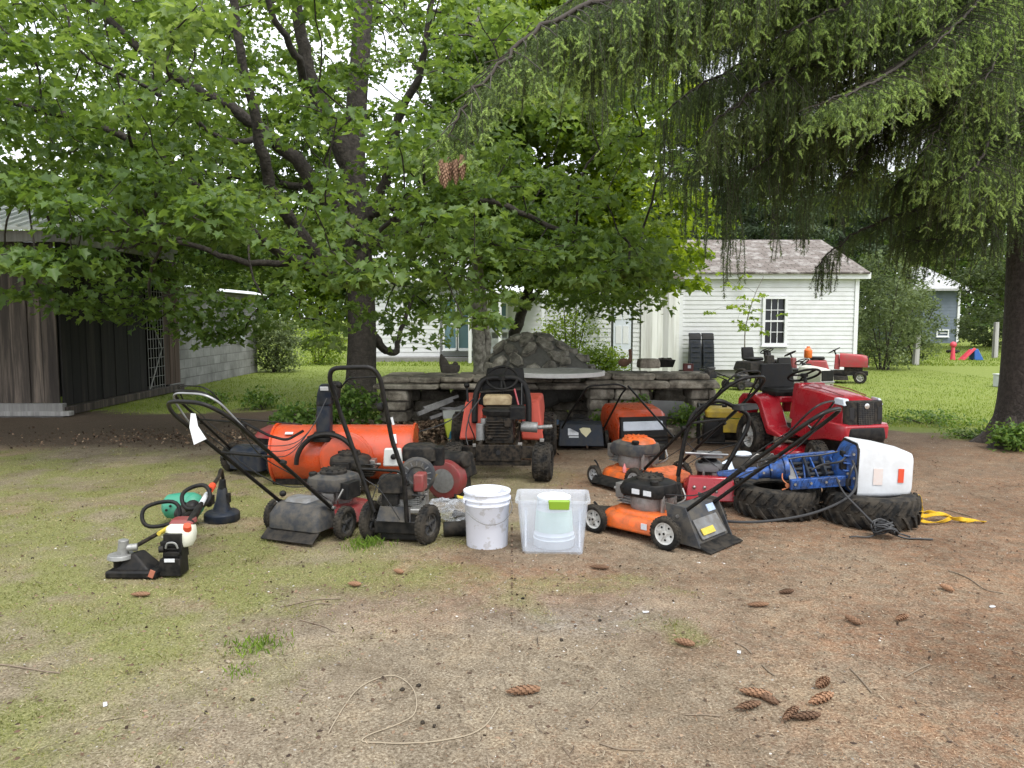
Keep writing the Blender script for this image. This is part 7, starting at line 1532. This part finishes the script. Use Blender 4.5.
mk('figure', mat('rusty_brown', (.17, .09, .06), .9, noise=.6, nscale=20), t, lambda mb: (mb.ball((-.03, 0, .06), (.08, .05, .06), 10, 7), mb.tube(bez([(.03, 0, .05), (.06, 0, .12), (.05, 0, .2)], 4), [.03] * 4 + [.022] * 5, 8), mb.ball((.05, -.01, .22), .025, 8, 6)), .004)
t = thing('grey_gadget', 'grey and black discarded gadget on the last stones of the wall', 'scrap', PD(708, 379, 10.2), .3)
mk('body', M_gry, t, lambda mb: (mb.box((0, 0, .05), (.2, .12, .08)), mb.cyl((-.05, -.05, .09), (.08, .02, .13), .04)), .01); mk('cap', M_lgry, t, lambda mb: mb.box((.03, -.03, .15), (.1, .05, .02)), .004)
# boards and scraps in the opening
for i, (a, b_, c_, d, w_) in enumerate([(418, 414, 452, 400, .07), (424, 408, 458, 396, .05), (430, 418, 470, 404, .06), (440, 408, 476, 410, .05)]):
    t = thing('old_board', ['grey weathered board slanting in the left wall opening', 'thin grey board crossed behind the slanting one', 'short grey board above the dead leaf drift', 'narrow grey lath leaning right in the wall opening'][i], 'board', (0, 0, 0))
    A, B_ = PD(a, b_, 9.85 + .08 * i), PD(c_, d, 10.15 + .05 * i); mk('plank', M_gboard, t, lambda mb: mb.tube([A, B_], w_ / 2, 4), 0, 0)
for i, (x_, c_) in enumerate([(.02, (.35, .10, .03)), (.17, (.08, .18, .22)), (-.08, (.4, .4, .38)), (.30, (.28, .27, .24)), (.42, (.10, .16, .24)), (.55, (.3, .28, .25)), (-.2, (.35, .3, .12))]):
    t = thing('scrap', ['crumpled rust orange scrap under the round slab', 'faded teal scrap under the round slab', 'crumpled white scrap behind the centre tractor wheel', 'grey stone scrap under the round slab', 'dull blue scrap beside the dark blue mower', 'pale rubble piece behind the dark blue mower', 'dull yellow scrap by the bagged soil'][i], 'scrap', (x_ + .1, 9.75 + .05 * (i % 3), .2 - .02 * i), i)
    mk('piece', mat('scrap_colour_%s' % 'abcdefg'[i], c_, .8, noise=.5, nscale=15), t, lambda mb: rock(mb, (0, 0, .03), (.15, .11, .08), .3), .01)
# bag of soil
t = thing('soil_bag', 'yellow green printed bag of soil slumped left of the centre tractor', 'bag', Vector((-.66, 9.0, 0)), R(12))
mk('sack', mat('lime_yellow_plastic', (.50, .55, .05), .35, noise=.4, nscale=9, color2=(.30, .36, .03)), t, lambda mb: mb.loft([[(a, b_, z_) for a, b_ in rrect(w_, d_, .05, 4, cx_, 0)] for z_, w_, d_, cx_ in ((0, .20, .14, .02), (.1, .25, .17, .02), (.22, .26, .15, 0), (.33, .27, .09, -.01))]), .01)
mk('top_fold', mat('clear_grey_film', (.30, .31, .28), .3), t, lambda mb: mb.loft([[(a, b_, z_) for a, b_ in rrect(w_, d_, .01, 3, cx_, 0)] for z_, w_, d_, cx_ in ((.325, .275, .085, -.01), (.38, .28, .05, -.015), (.42, .27, .02, -.02))]), .004)
mk('print', mat('teal_print', (.03, .16, .24), .4), t, lambda mb: (mb.box((.045, -.078, .25), (.13, .008, .05), (-.18, 0, 0)), mb.box((-.07, -.088, .12), (.05, .01, .12), (.03, .2, 0)), mb.box((.06, -.092, .07), (.03, .008, .08), (.05, .4, 0))), 0, 0)
mk('print', M_sticker, t, lambda mb: mb.box((.05, -.085, .255), (.07, .005, .018), (-.18, 0, 0)), 0, 0)

# ---------------------------------------------------------------- string trimmers
def rel(t_): o = t_.location; return lambda p: Vector(p) - o
def loop_grip(t_, c, n_, u, ra, rb, r_=.013):
    n_ = Vector(n_).normalized(); u = Vector(u).normalized(); v_ = n_.cross(u)
    pts = []
    for k in range(28):
        a = 2 * math.pi * k / 28; e = 4; cx_, sx_ = math.cos(a), math.sin(a); s_ = (abs(cx_) ** e + abs(sx_) ** e) ** (-1 / e) * .5 + .5
        pts.append(Vector(c) + u * cx_ * ra * s_ + v_ * sx_ * rb * s_)
    return mk('loop_handle', M_blk, t_, lambda mb: mb.tube(pts, r_, 8, closed=True), 0, 60)
b0 = PG(130, 576); t = thing('string_trimmer', 'string trimmer with green housing and black guard, lying nearest the camera', 'string trimmer', b0); W = rel(t)
A = W(PD(124, 548, 4.42)); mid = W(PD(168, 528, 4.72)); B_ = W(PD(194, 512, 5.1)); C_ = W(PD(186, 500, 5.5))
mk('shaft', M_iron, t, lambda mb: mb.tube([A + Vector((.05, .02, .0)), mid, B_], .0125, 10), 0)
mk('shaft_label', M_ystick, t, lambda mb: mb.tube([mid + (B_ - mid) * -.32 + (A - mid) * 0, mid + (B_ - mid) * .02], .0135, 10), 0)
mk('gear_head', M_alu, t, lambda mb: (mb.cyl(A + Vector((-.01, 0, -.05)), A + Vector((.0, 0, .05)), .032, .028, 14), mb.cyl(A + Vector((-.02, 0, -.06)), A + Vector((-.02, 0, -.035)), .075, .07, 20), mb.cyl(A + Vector((.0, 0, .0)), A + Vector((.07, .02, .0)), .022)), .003)
mk('spool', M_blk, t, lambda mb: mb.lathe([(.03, -.15), (.042, -.14), (.042, -.08), (.05, -.07), (.05, -.06)], A + Vector((-.02, 0, 0)), n=20), .002)
def guard(mb):
    top = [(.05, .0, -.01), (.09, .06, .0), (.24, -.02, -.11), (.245, -.06, -.12)]; 
    mb.hexa([A + Vector((-.08, -.06, -.155)), A + Vector((.20, -.07, -.155)), A + Vector((.24, .06, -.150)), A + Vector((-.06, .14, -.155)), A + Vector((.03, -.01, -.04)), A + Vector((.06, -.02, -.025)), A + Vector((.10, .05, -.02)), A + Vector((.02, .06, -.04))])
    mb.hexa([A + Vector((-.08, -.08, -.16)), A + Vector((.22, -.09, -.16)), A + Vector((.25, .06, -.16)), A + Vector((-.06, .15, -.16)), A + Vector((-.08, -.08, -.115)), A + Vector((.215, -.09, -.115)), A + Vector((.25, .06, -.11)), A + Vector((-.06, .15, -.115))])
mk('guard', M_blk, t, guard, .012)
mk('cutter_blade', mat('rust_blade', (.35, .12, .07), .7), t, lambda mb: mb.box(A + Vector((.20, -.093, -.125)), (.03, .006, .045), (0, .4, 0)), .001, 0)
loop_grip(t, W(PD(161, 514, 4.95)), (.35, -.8, .35), (1, .3, .15), .115, .078)
mk('grip', M_blk, t, lambda mb: (mb.tube([mid + (B_ - mid) * .1, B_, B_ + (C_ - B_) * .3], [.02, .026, .03], 12), mb.ball(B_ + Vector((-.03, .05, .02)), (.05, .06, .05), 12, 8)), .003)
mk('motor_housing', M_tgreen, t, lambda mb: (mb.lathe([(.05, -.16), (.085, -.13), (.098, -.04), (.10, .05), (.075, .09), (.03, .10)], C_ + Vector((.0, .0, -.045)), 'x', 22), mb.ball(C_ + Vector((.07, -.03, -.03)), (.07, .09, .085), 14, 9)), .004)
mk('vent_hole_shade', M_blk, t, lambda mb: [mb.cyl(C_ + Vector((dx_, -.098, dz_)), C_ + Vector((dx_, -.105, dz_)), .009) for dx_, dz_ in ((-.07, -.02), (-.10, -.05), (-.02, -.04), (.04, .0))], 0)  # small black discs paint the shade inside the vents; nothing is bored out
mk('air_cover', M_blk, t, lambda mb: mb.ball(C_ + Vector((.03, -.13, -.07)), (.06, .06, .065), 12, 8), 0)
b0 = PG(176, 573); t = thing('string_trimmer', 'string trimmer with white tank, black engine and red cap standing on end', 'string trimmer', b0); W = rel(t)
E = W(PD(177, 560, 4.5))
mk('engine_block', M_blk, t, lambda mb: (pbox(mb, (-.01, 0, .05), (.125, .12, .10), .95), pbox(mb, (-.005, .02, .165), (.115, .10, .15), .9), mb.box((0, -.04, .13), (.09, .03, .02)), mb.cyl((-.045, -.05, .16), (-.07, -.06, .16), .02), mb.box((-.05, .0, .17), (.04, .08, .06)), [mb.box((.0, -.045, .10 + .02 * i), (.075, .02, .007)) for i in range(5)]), .006)
mk('plate', M_sticker, t, lambda mb: mb.box((-.008, -.0615, .095), (.06, .004, .02)), 0, 0)
mk('guard_bar', M_alu, t, lambda mb: mb.tube(rounded([(-.03, -.055, .165), (-.02, -.06, .20), (.03, -.06, .20), (.04, -.055, .165)], .02), .006, 6), 0)
mk('fuel_tank', mat('milky_tank', (.60, .60, .50), .35, noise=.4, nscale=20, color2=(.45, .43, .33)), t, lambda mb: mb.loft([[(a, b_, z_) for a, b_ in rrect(w_, d_, .05, 5, cx_, cy_)] for z_, w_, d_, cx_, cy_ in ((.15, .10, .10, .03, .05), (.185, .145, .12, .025, .05), (.225, .165, .135, .015, .06), (.262, .16, .13, .01, .07), (.28, .12, .10, .01, .08))]), .01)
mk('starter_cover', M_dred, t, lambda mb: mb.loft([[(a, b_, z_) for a, b_ in rrect(w_, d_, .03, 4, .01, cy_)] for z_, w_, d_, cy_ in ((.275, .15, .10, .10), (.30, .13, .09, .12))]), .006)
mk('fuel_cap', M_ostick, t, lambda mb: (mb.cyl((.062, .03, .25), (.072, .01, .285), .026, .022, 14)), .003)
H0, H1, H2 = Vector((.05, .12, .28)), W(PD(207, 494, 5.0)), W(PD(218, 478, 5.35)); H3 = W(PD(221, 470, 5.6)); HD = W(PD(222, 514, 5.62))
mk('shaft', M_iron, t, lambda mb: mb.tube(bez([H0, H1, H2, H3, W(PD(223, 478, 5.68))], 6), .0135, 10), 0)
mk('grip', M_blk, t, lambda mb: mb.tube([H0 + (H1 - H0) * -.1, H0 + (H1 - H0) * .55], [.028, .02], 10), .003)
mk('shaft_label', M_sticker, t, lambda mb: mb.tube([H0 + (H1 - H0) * .62, H1], .0165, 10), 0)
mk('red_collar', M_ostick, t, lambda mb: mb.tube([H1 + (H2 - H1) * .25, H1 + (H2 - H1) * .50], .024, 12), 0)
mk('throttle_bracket', M_blk, t, lambda mb: (mb.box(H1 + Vector((.02, 0, -.04)), (.04, .06, .06)), mb.ball(H1 + Vector((.0, .03, -.07)), .025, 8, 6)), .004)
loop_grip(t, W(PD(196, 497, 4.92)), (.1, -.9, .45), (1, .25, .35), .088, .072, .014)
h0 = Vector((HD.x, HD.y, 0)); zb = -b0.z
mk('head_cone', M_navy, t, lambda mb: mb.loft([[(h0.x + dx_ + a, h0.y + b_, z_) for a, b_ in rrect(w_, w_ * .8, w_ * .3, 5)] for z_, w_, dx_ in ((.06, .15, 0), (.10, .115, 0), (.16, .085, .005), (.24, .065, .008), (.25, .05, .01))]), .004)
mk('head_collar', M_blk, t, lambda mb: (mb.cyl((h0.x + .008, h0.y, .24), (h0.x + .012, h0.y, .31), .03, .022), mb.box((h0.x + .05, h0.y, .17), (.03, .04, .07))), .004)
mk('guard', M_navy, t, lambda mb: mb.lathe([(.12, .0), (.128, .01), (.128, .055), (.115, .07), (.06, .08)], (h0.x, h0.y, 0), n=28), .002)
mk('line', M_steel, t, lambda mb: mb.tube([(h0.x - .15, h0.y - .08, .006), (h0.x - .02, h0.y - .12, .006)], .002, 5), 0)

# ---------------------------------------------------------------- parked machines by the garage
def small_rider(name, label, x_, y_, rz, hm, wheels_=M_gry, seat_m=M_blk, scale=1., nohood=False, low=False):
    t_ = thing(name, label, 'riding mower', Vector((x_, y_, 0)), rz, 'riding mowers parked by the garage')
    t_.scale = (scale,) * 3
    if not nohood:
        hood(t_, hm, .02, .78, .48 if not low else .36, .88, .42, .40, .06); mk('grille', M_blk, t_, lambda mb: mb.box((.785, 0, .66), (.03, .36, .26)), .01)
        mk('bumper', M_alu, t_, lambda mb: mb.box((.80, 0, .50), (.04, .42, .04)), .008); mk('engine_block', M_iron, t_, lambda mb: mb.box((.40, 0, .48), (.5, .34, .24)), .01)
    else: mk('engine_block', M_iron, t_, lambda mb: (pbox(mb, (.35, 0, .45), (.4, .34, .3), .8), mb.cyl((.35, 0, .6), (.35, 0, .68), .13)), .01)
    mk('fender', hm, t_, lambda mb: (mb.hexa([(-.95, -.42, .42), (-.25, -.42, .36), (-.25, .42, .36), (-.95, .42, .42), (-.90, -.36, .66), (-.35, -.36, .66), (-.35, .36, .66), (-.90, .36, .66)])), .03)
    mk('dash', hm, t_, lambda mb: pbox(mb, (-.05, 0, .62), (.16, .36, .44), .7), .02)
    mk('frame', M_blk2, t_, lambda mb: mb.box((.05, 0, .30), (1.5, .34, .12)), .01); mk('mower_deck', M_blk2, t_, lambda mb: rloft(mb, [(.0, 0, .10, .55, .9, .2), (.0, 0, .22, .5, .85, .2)]), .01)
    steering(t_, (-.14, 0, .96), .17, .5); seat(t_, (-.60, 0, .68), seat_m, .44, .32)
    for s_ in (-1, 1): wheel(t_, (.58, s_ * .34, .18), .18, .14, M_wrim, tread='none'); wheel(t_, (-.60, s_ * .38, .24), .24, .2, M_wrim, tread='none')
    return t_
q_ = PG(848, 380); small_rider('riding_mower', 'red riding mower with raised black seat, farthest right beside the garage wall', q_.x - .55, 17.9, R(-22), used('pinkish_red', (.42, .03, .04), .3), scale=.78)
small_rider('riding_mower', 'riding mower with cream white hood, just behind the big red tractor', (806 - 512) / FPX * 14.2 , 14.2, R(-70), mat('cream_paint', (.62, .60, .52), .4, noise=.3, nscale=6), scale=.72, low=True)
small_rider('riding_mower', 'stripped red riding mower with bare engine in the middle of the parked row', (795 - 512) / FPX * 16.9, 16.9, R(-40), M_dred, nohood=True, scale=.75)
small_rider('riding_mower', 'black and grey riding mower at the left end of the parked row', (771 - 512) / FPX * 16.8, 16.8, R(-60), M_blk2, nohood=True, scale=.82)
t = thing('push_mower', 'black push mower folded up against the left end of the parked row', 'lawn mower', Vector(((742 - 512) / FPX * 16.2, 16.2, 0)), R(20))
deck(t, .5, .46, M_blk2); engine(t, (0, 0, .15), .9, M_gry, M_blk); bent_handle(t, (-.2, .18), R(20), .8, .2)
for sx_ in (-.2, .2):
    for s_ in (-1, 1): wheel(t, (sx_, s_ * .27, .1), .10, .04, M_gry, tread='none')
t = thing('orange_jug', 'orange jug standing on the parked mowers by the garage', 'jug', PD(808, 358, 16.6)); t.scale = (.7,) * 3; mk('body', mat('bright_orange_plastic', (.75, .16, .03), .4), t, lambda mb: mb.lathe([(.10, 0), (.12, .03), (.12, .24), (.05, .32), (.05, .36)], n=16), .004)
# car ramps
for i, (a, b_) in enumerate(((697, 'left one of two black plastic car ramps leaning on the garage'), (710, 'right one of two black plastic car ramps leaning on the garage'))):
    t = thing('car_ramp', b_, 'car ramp', Vector(((a - 512) / FPX * 19.4, 19.45, 0)), 0, 'black ramps leaning on the garage')
    def rp(mb):
        P = [(0.0, 0), (.03, .4), (.10, .8), (.26, 1.12), (.36, 1.12), (.36, 1.06), (.30, 1.0), (.34, .6), (.36, 0)]
        mb.prism([(p_[0] * .9, p_[1]) for p_ in P], -.14, .14, 'x')
        for k in range(7): mb.box((0, .0 + .012 * k + .0, .12 + .13 * k), (.20, .02, .02), (-.1, 0, 0))
    mk('body', M_navy, t, rp, .01); mk('lattice_top', M_blk, t, lambda mb: mb.box((0, .2, 1.02), (.3, .06, .16), (-.4, 0, 0)), .01)
# sapling by the garage window
g4 = np.random.default_rng(77); b_ = Vector(((741 - 512) / FPX * 18.6, 18.6, 0)); tp_ = [b_, b_ + Vector((.08, 0, .7)), b_ + Vector((.10, 0, 1.3)), b_ + Vector((.28, 0, 2.0)), b_ + Vector((.5, 0, 2.5))]
t = thing('sapling', 'thin young maple sapling in front of the garage window', 'sapling'); mb = MB(); limb_tube(mb, tp_, .025, .006, 7)
nodes_ = [(Vector(p), .01) for p in bez(tp_, 6)[6:]]; P = np.array([[b_.x + .1 + .55 * dx_, 18.6 + .3 * g4.normal(), z_] for dx_, z_ in [(g4.normal() * .6, 1.1 + 1.5 * g4.random()) for _ in range(22)]]); mb.build('stem', M_birch, t, smooth=80)
leaves('foliage', P, np.full(len(P), .14), M_leafy, t, per=12, size=.10, T=LT, F_=LF, r_=g4); tw = MB(); grow(tw, nodes_, P, rmin=.002); tw.build('twigs', M_twig, t, smooth=80)
# play slide, posts, white box
SY = 27.5; sx_ = (972 - 512) / FPX * SY
t = thing('play_slide', 'small red toddler slide with blue steps on the far lawn', 'slide', Vector((sx_, SY, 0)), 0); t.scale = (.58,) * 3
mk('chute', mat('pink_red_plastic', (.62, .06, .09), .4), t, lambda mb: (mb.hexa([(-.75, -.25, .0), (-.65, -.25, .0), (.05, -.25, .62), (-.05, -.25, .66), (-.75, .25, .0), (-.65, .25, .0), (.05, .25, .62), (-.05, .25, .66)]), mb.hexa([(-.8, -.3, .0), (-.6, -.3, .0), (.1, -.3, .7), (-.05, -.3, .78), (-.8, -.24, .0), (-.6, -.24, .0), (.1, -.24, .7), (-.05, -.24, .78)])), .02)
mk('steps', mat('blue_plastic', (.02, .10, .36), .4), t, lambda mb: (mb.hexa([(.0, -.3, 0), (.6, -.3, 0), (.6, .3, 0), (.0, .3, 0), (.0, -.28, .7), (.22, -.28, .7), (.22, .28, .7), (.0, .28, .7)])), .04)
t = thing('toy', 'small upright red toy on the grass left of the slide', 'toy', Vector(((953 - 512) / FPX * SY, SY, 0))); mk('body', MATS['pink_red_plastic'], t, lambda mb: (mb.cyl((0, 0, 0), (0, 0, .5), .09, .05), mb.ball((0, 0, .55), .11, 10, 7)), .01)
for i, (a, top, Y_, lb) in enumerate([(995, 322, 29, 'grey wooden post on the far lawn beside the spruce trunk'), (916, 335, 24.5, 'grey leaning wooden post among the shrubs right of the garage')]):
    t = thing('fence_post', lb, 'post', Vector(((a - 512) / FPX * Y_, Y_, -.02)), 0); mk('post', M_gboard, t, lambda mb: mb.hexa([(-.08, -.08, 0), (.08, -.08, 0), (.08, .08, 0), (-.08, .08, 0), (-.07 + .03 * i, -.07, PD(a, top, Y_).z), (.07 + .03 * i, -.07, PD(a, top, Y_).z + .02), (.07 + .03 * i, .07, PD(a, top, Y_).z + .02), (-.07 + .03 * i, .07, PD(a, top, Y_).z)]), .01)
t = thing('utility_box', 'small white box on the lawn left of the spruce trunk', 'box', Vector(((1004 - 512) / FPX * 16.8, 16.8, 0)), .2); mk('body', mat('white_box_paint', (.60, .62, .63), .6, noise=.4, nscale=6), t, lambda mb: (mb.box((0, 0, .13), (.26, .24, .26)), mb.box((0, 0, .27), (.29, .27, .02))), .008)
t = thing('tire', 'worn tire lying at the foot of the shrubs on the far lawn', 'tire', Vector(((953 - 512) / FPX * 33, 33, 0))); mk('ring', M_blk2, t, lambda mb: mb.tube([(math.cos(a) * .2, math.sin(a) * .2, .07) for a in [i * math.pi / 10 for i in range(20)]], .07, 8, closed=True), 0)

# ---------------------------------------------------------------- weeds
M_weed = rnd_mat('weed_leaves', [(0, (.05, .11, .02)), (.5, (.10, .18, .035)), (1, (.18, .27, .06))], rough=.5, trans=.35)
WT = np.array([[-.3, .35, .05], [0, 0, 0], [.3, .35, .05], [0, 1, -.08]])
def weed(label, px_, Y, H, rx, n_, seed, size=.07, m=None, per=16): 
    return bush('weed_clump', label, px_, Y, H, rx, m or M_weed, n_, seed, size=size, per=per, cat='weeds', T=WT, stemr=.006, wide=.16, tilt=.6)
weed('leafy green weeds between the maple trunk and the left wall pier', 352, 10.0, .62, .42, 120, 301)
weed('lower green weeds sprawling left of the black discharge chute', 300, 9.9, .34, .5, 90, 302)
weed('sparse weeds on bare soil left of the maple', 262, 12.6, .4, .35, 36, 303)
weed('green weeds growing against the right stone pier', 636, 9.75, .5, .22, 46, 304)
weed('vine leaves climbing the wall beside the fallen slab', 688, 9.7, .45, .2, 34, 305)
weed('weeds at the right end of the wall behind the mower handle', 730, 10.2, .3, .35, 50, 306)
weed('pale green weeds left of the dark blue mower', 606, 9.6, .32, .22, 34, 307)
weed('wild greenery at the foot of the spruce trunk', 975, 9.6, .12, .4, 45, 308, .045)
weed('taller green clump right of the spruce root', 1022, 8.7, .3, .28, 60, 309, .06)
weed('bushy ground plants left of the spruce on the lawn edge', 930, 10.9, .16, .7, 60, 310, .05)
weed('weeds at the corner of the old shed', 215, 13.5, .3, .5, 30, 311)
# ---------------------------------------------------------------- cones, twigs, cord on the dirt
cm = cone_mesh(.13, .021, 5); M_conel = mat('weathered_cone', (.28, .155, .085), .85, noise=.6, nscale=50, color2=(.12, .065, .04))
CN = [(553, 690, 100, 'brown spruce cone alone left of the cone pile, near the camera'), (706, 650, 60, 'dark tipped spruce cone above and left of the cone pile'), (777, 606, 95, 'pale brown spruce cone in line above the cone pile'), (869, 630, 20, 'short upright looking spruce cone at right of centre'), (913, 615, 120, 'brown spruce cone slanting, second from the right'), (960, 597, 15, 'spruce cone farthest to the right'), (835, 677, 130, 'spruce cone just above the right end of the pile'), (617, 571, 80, 'small distant spruce cone right of the clear tote'),
      (770, 703, 110, 'pale cone at the left end of the cone pile'), (789, 711, 30, 'rounded cone at the bottom of the cone pile'), (804, 705, 135, 'dark cone crossing the middle of the pile'), (832, 716, 97, 'long pale cone at the right end of the cone pile'), (841, 693, 120, 'dark broken cone right of the pile'), (409, 577, 60, 'dark cone in front of the edger'), (368, 588, 80, 'crumbled dark cone on grass before the grey mower'), (158, 594, 95, 'flattened brown cone in front of the string trimmers'), (800, 592, 105, 'broken dark cone flakes right of the orange mower'), (785, 700, 70, 'brown cone leaning on the cone pile')]
q = M_conel.node_tree; oi = q.nodes.new('ShaderNodeObjectInfo'); hv = q.nodes.new('ShaderNodeHueSaturation'); mr = q.nodes.new('ShaderNodeMapRange'); mr.inputs['To Min'].default_value = .45; mr.inputs['To Max'].default_value = 1.35
q.links.new(oi.outputs['Random'], mr.inputs['Value']); q.links.new(mr.outputs[0], hv.inputs['Value']); q.links.new(q.nodes['Color Ramp'].outputs['Color'], hv.inputs['Color']); q.links.new(hv.outputs[0], q.nodes['Principled BSDF'].inputs['Base Color'])
cone0 = None
for i, (a, b_, rot, lb) in enumerate(CN):
    p_ = PG(a, b_)
    if cone0 is None: cone0 = cm.build('spruce_cone', M_conel, None, smooth=0); o = cone0
    else: o = cone0.copy(); col.objects.link(o)
    r_ = R(rot); d_ = Vector((math.sin(r_), -math.cos(r_) , 0)); s_ = random.uniform(.8, 1.05) * (.8 if b_ < 600 else .92)
    o.rotation_euler = (R(90), 0, r_ + R(90) * 0); o.scale = (s_ * random.uniform(.8, 1.15), s_ * random.uniform(.75, 1.0), s_ * random.uniform(.75, 1.1)); o.location = Vector((p_.x, p_.y, .018 + float(ground_h(np.array([p_.x]), np.array([p_.y]))[0]))) + Vector((math.sin(r_) * -.06, math.cos(r_) * .06, 0)) * s_
    tag(o, lb, 'spruce cone', 'spruce cones fallen on the dirt')
M_stick = mat('dry_stick', (.22, .17, .12), .9, noise=.5, nscale=30); M_pale = mat('pale_stick', (.34, .28, .20), .9, noise=.4, nscale=30)
def stick(label, pts, r_=.004, m=None, nm='stick'):
    t_ = thing(nm, label, 'twig' if nm == 'stick' else 'wire', (0, 0, 0)); mb = MB(); P = [PG(a, b_) for a, b_ in pts]; P = [p_ + Vector((0, 0, .004 + float(ground_h(np.array([p_.x]), np.array([p_.y]))[0]))) for p_ in bez(P, 5)]; mb.tube(bez(P, 6), r_, 6); o_ = mb.build('stem' if nm == 'stick' else 'strand', m or M_stick, t_, smooth=80); return t_
stick('thin pale wire lying in a loose looping curve near the camera', [(328, 734), (345, 705), (365, 685), (392, 677), (412, 688), (416, 708), (402, 722), (362, 741), (398, 744), (440, 741), (480, 728), (499, 705)], .0026, M_pale, 'loose_wire')
for lb, pts in (('pale split stick lying before the grey mower', [(280, 607), (310, 602), (340, 600)]), ('short pale stick crossing beside the split one', [(300, 608), (318, 605), (332, 606)]), ('grey twig on dirt left of the lone cone', [(590, 708), (596, 702), (602, 696)]), ('forked dry twig at the right edge of the yard', [(948, 572), (968, 580), (985, 590), (1003, 594)]), ('thin dark twig near the lone cone', [(685, 712), (703, 712), (720, 714)]), ('small brown twig in the middle of the yard', [(735, 644), (745, 648), (752, 654)]), ('dry twig right of the cone pile', [(850, 668), (862, 680), (872, 692)]), ('pale straw twig above the cone pile', [(775, 675), (768, 670), (762, 664)]), ('long faint root across the left foreground', [(0, 664), (30, 668), (60, 672)]), ('small twig below the green grass tuft', [(300, 620), (322, 626), (335, 632)]), ('dark twig far right behind the strap', [(945, 510), (960, 514), (972, 518)]), ('dry twig in the right foreground', [(905, 676), (920, 668), (930, 664)]), ('curved twig at lower centre', [(600, 742), (620, 748), (645, 750)])): stick(lb, pts, .0035)
for lb, a, b_, m in (('white paper scrap lying in the left foreground', 105, 703, M_sticker), ('flat pale leaf on the dirt left of centre', 228, 661, M_pale), ('white fleck on the dirt right of the orange mower', 646, 612, M_sticker), ('small round white pebble near the lone cone', 739, 653, M_sticker), ('pale stone fragment at the right of the yard', 992, 608, M_sticker)):
    p_ = PG(a, b_); mb = MB(); rock(mb, (0, 0, .002), (.028, .014, .004), .3); o = mb.build('paper_scrap' if 'paper' in lb or 'fleck' in lb else ('leaf' if 'leaf' in lb else 'pebble'), m, None, smooth=0); o.location = p_ + Vector((0, 0, .003 + float(ground_h(np.array([p_.x]), np.array([p_.y]))[0]))); o.rotation_euler = (0, 0, random.random() * 3); tag(o, lb, 'scrap' if 'paper' in lb or 'fleck' in lb else ('leaf' if 'leaf' in lb else 'stone'))
for k, (a, b_) in enumerate([(437, 706), (418, 686), (425, 722), (434, 726), (405, 690), (30, 560), (520, 600), (600, 620), (560, 640), (250, 700), (205, 712)]):
    p_ = PG(a + random.uniform(-3, 3), b_); mb = MB(); rock(mb, (0, 0, .004), (.02 * random.uniform(.5, 1), .014, .010), .25); o = mb.build('charcoal_lump', M_iron, None, bevel=.002); o.location = p_ + Vector((0, 0, float(ground_h(np.array([p_.x]), np.array([p_.y]))[0]))); o.rotation_euler = (0, 0, k); tag(o, 'small black charcoal lump lying on the dirt foreground', 'charcoal', 'charcoal lumps scattered on the dirt')
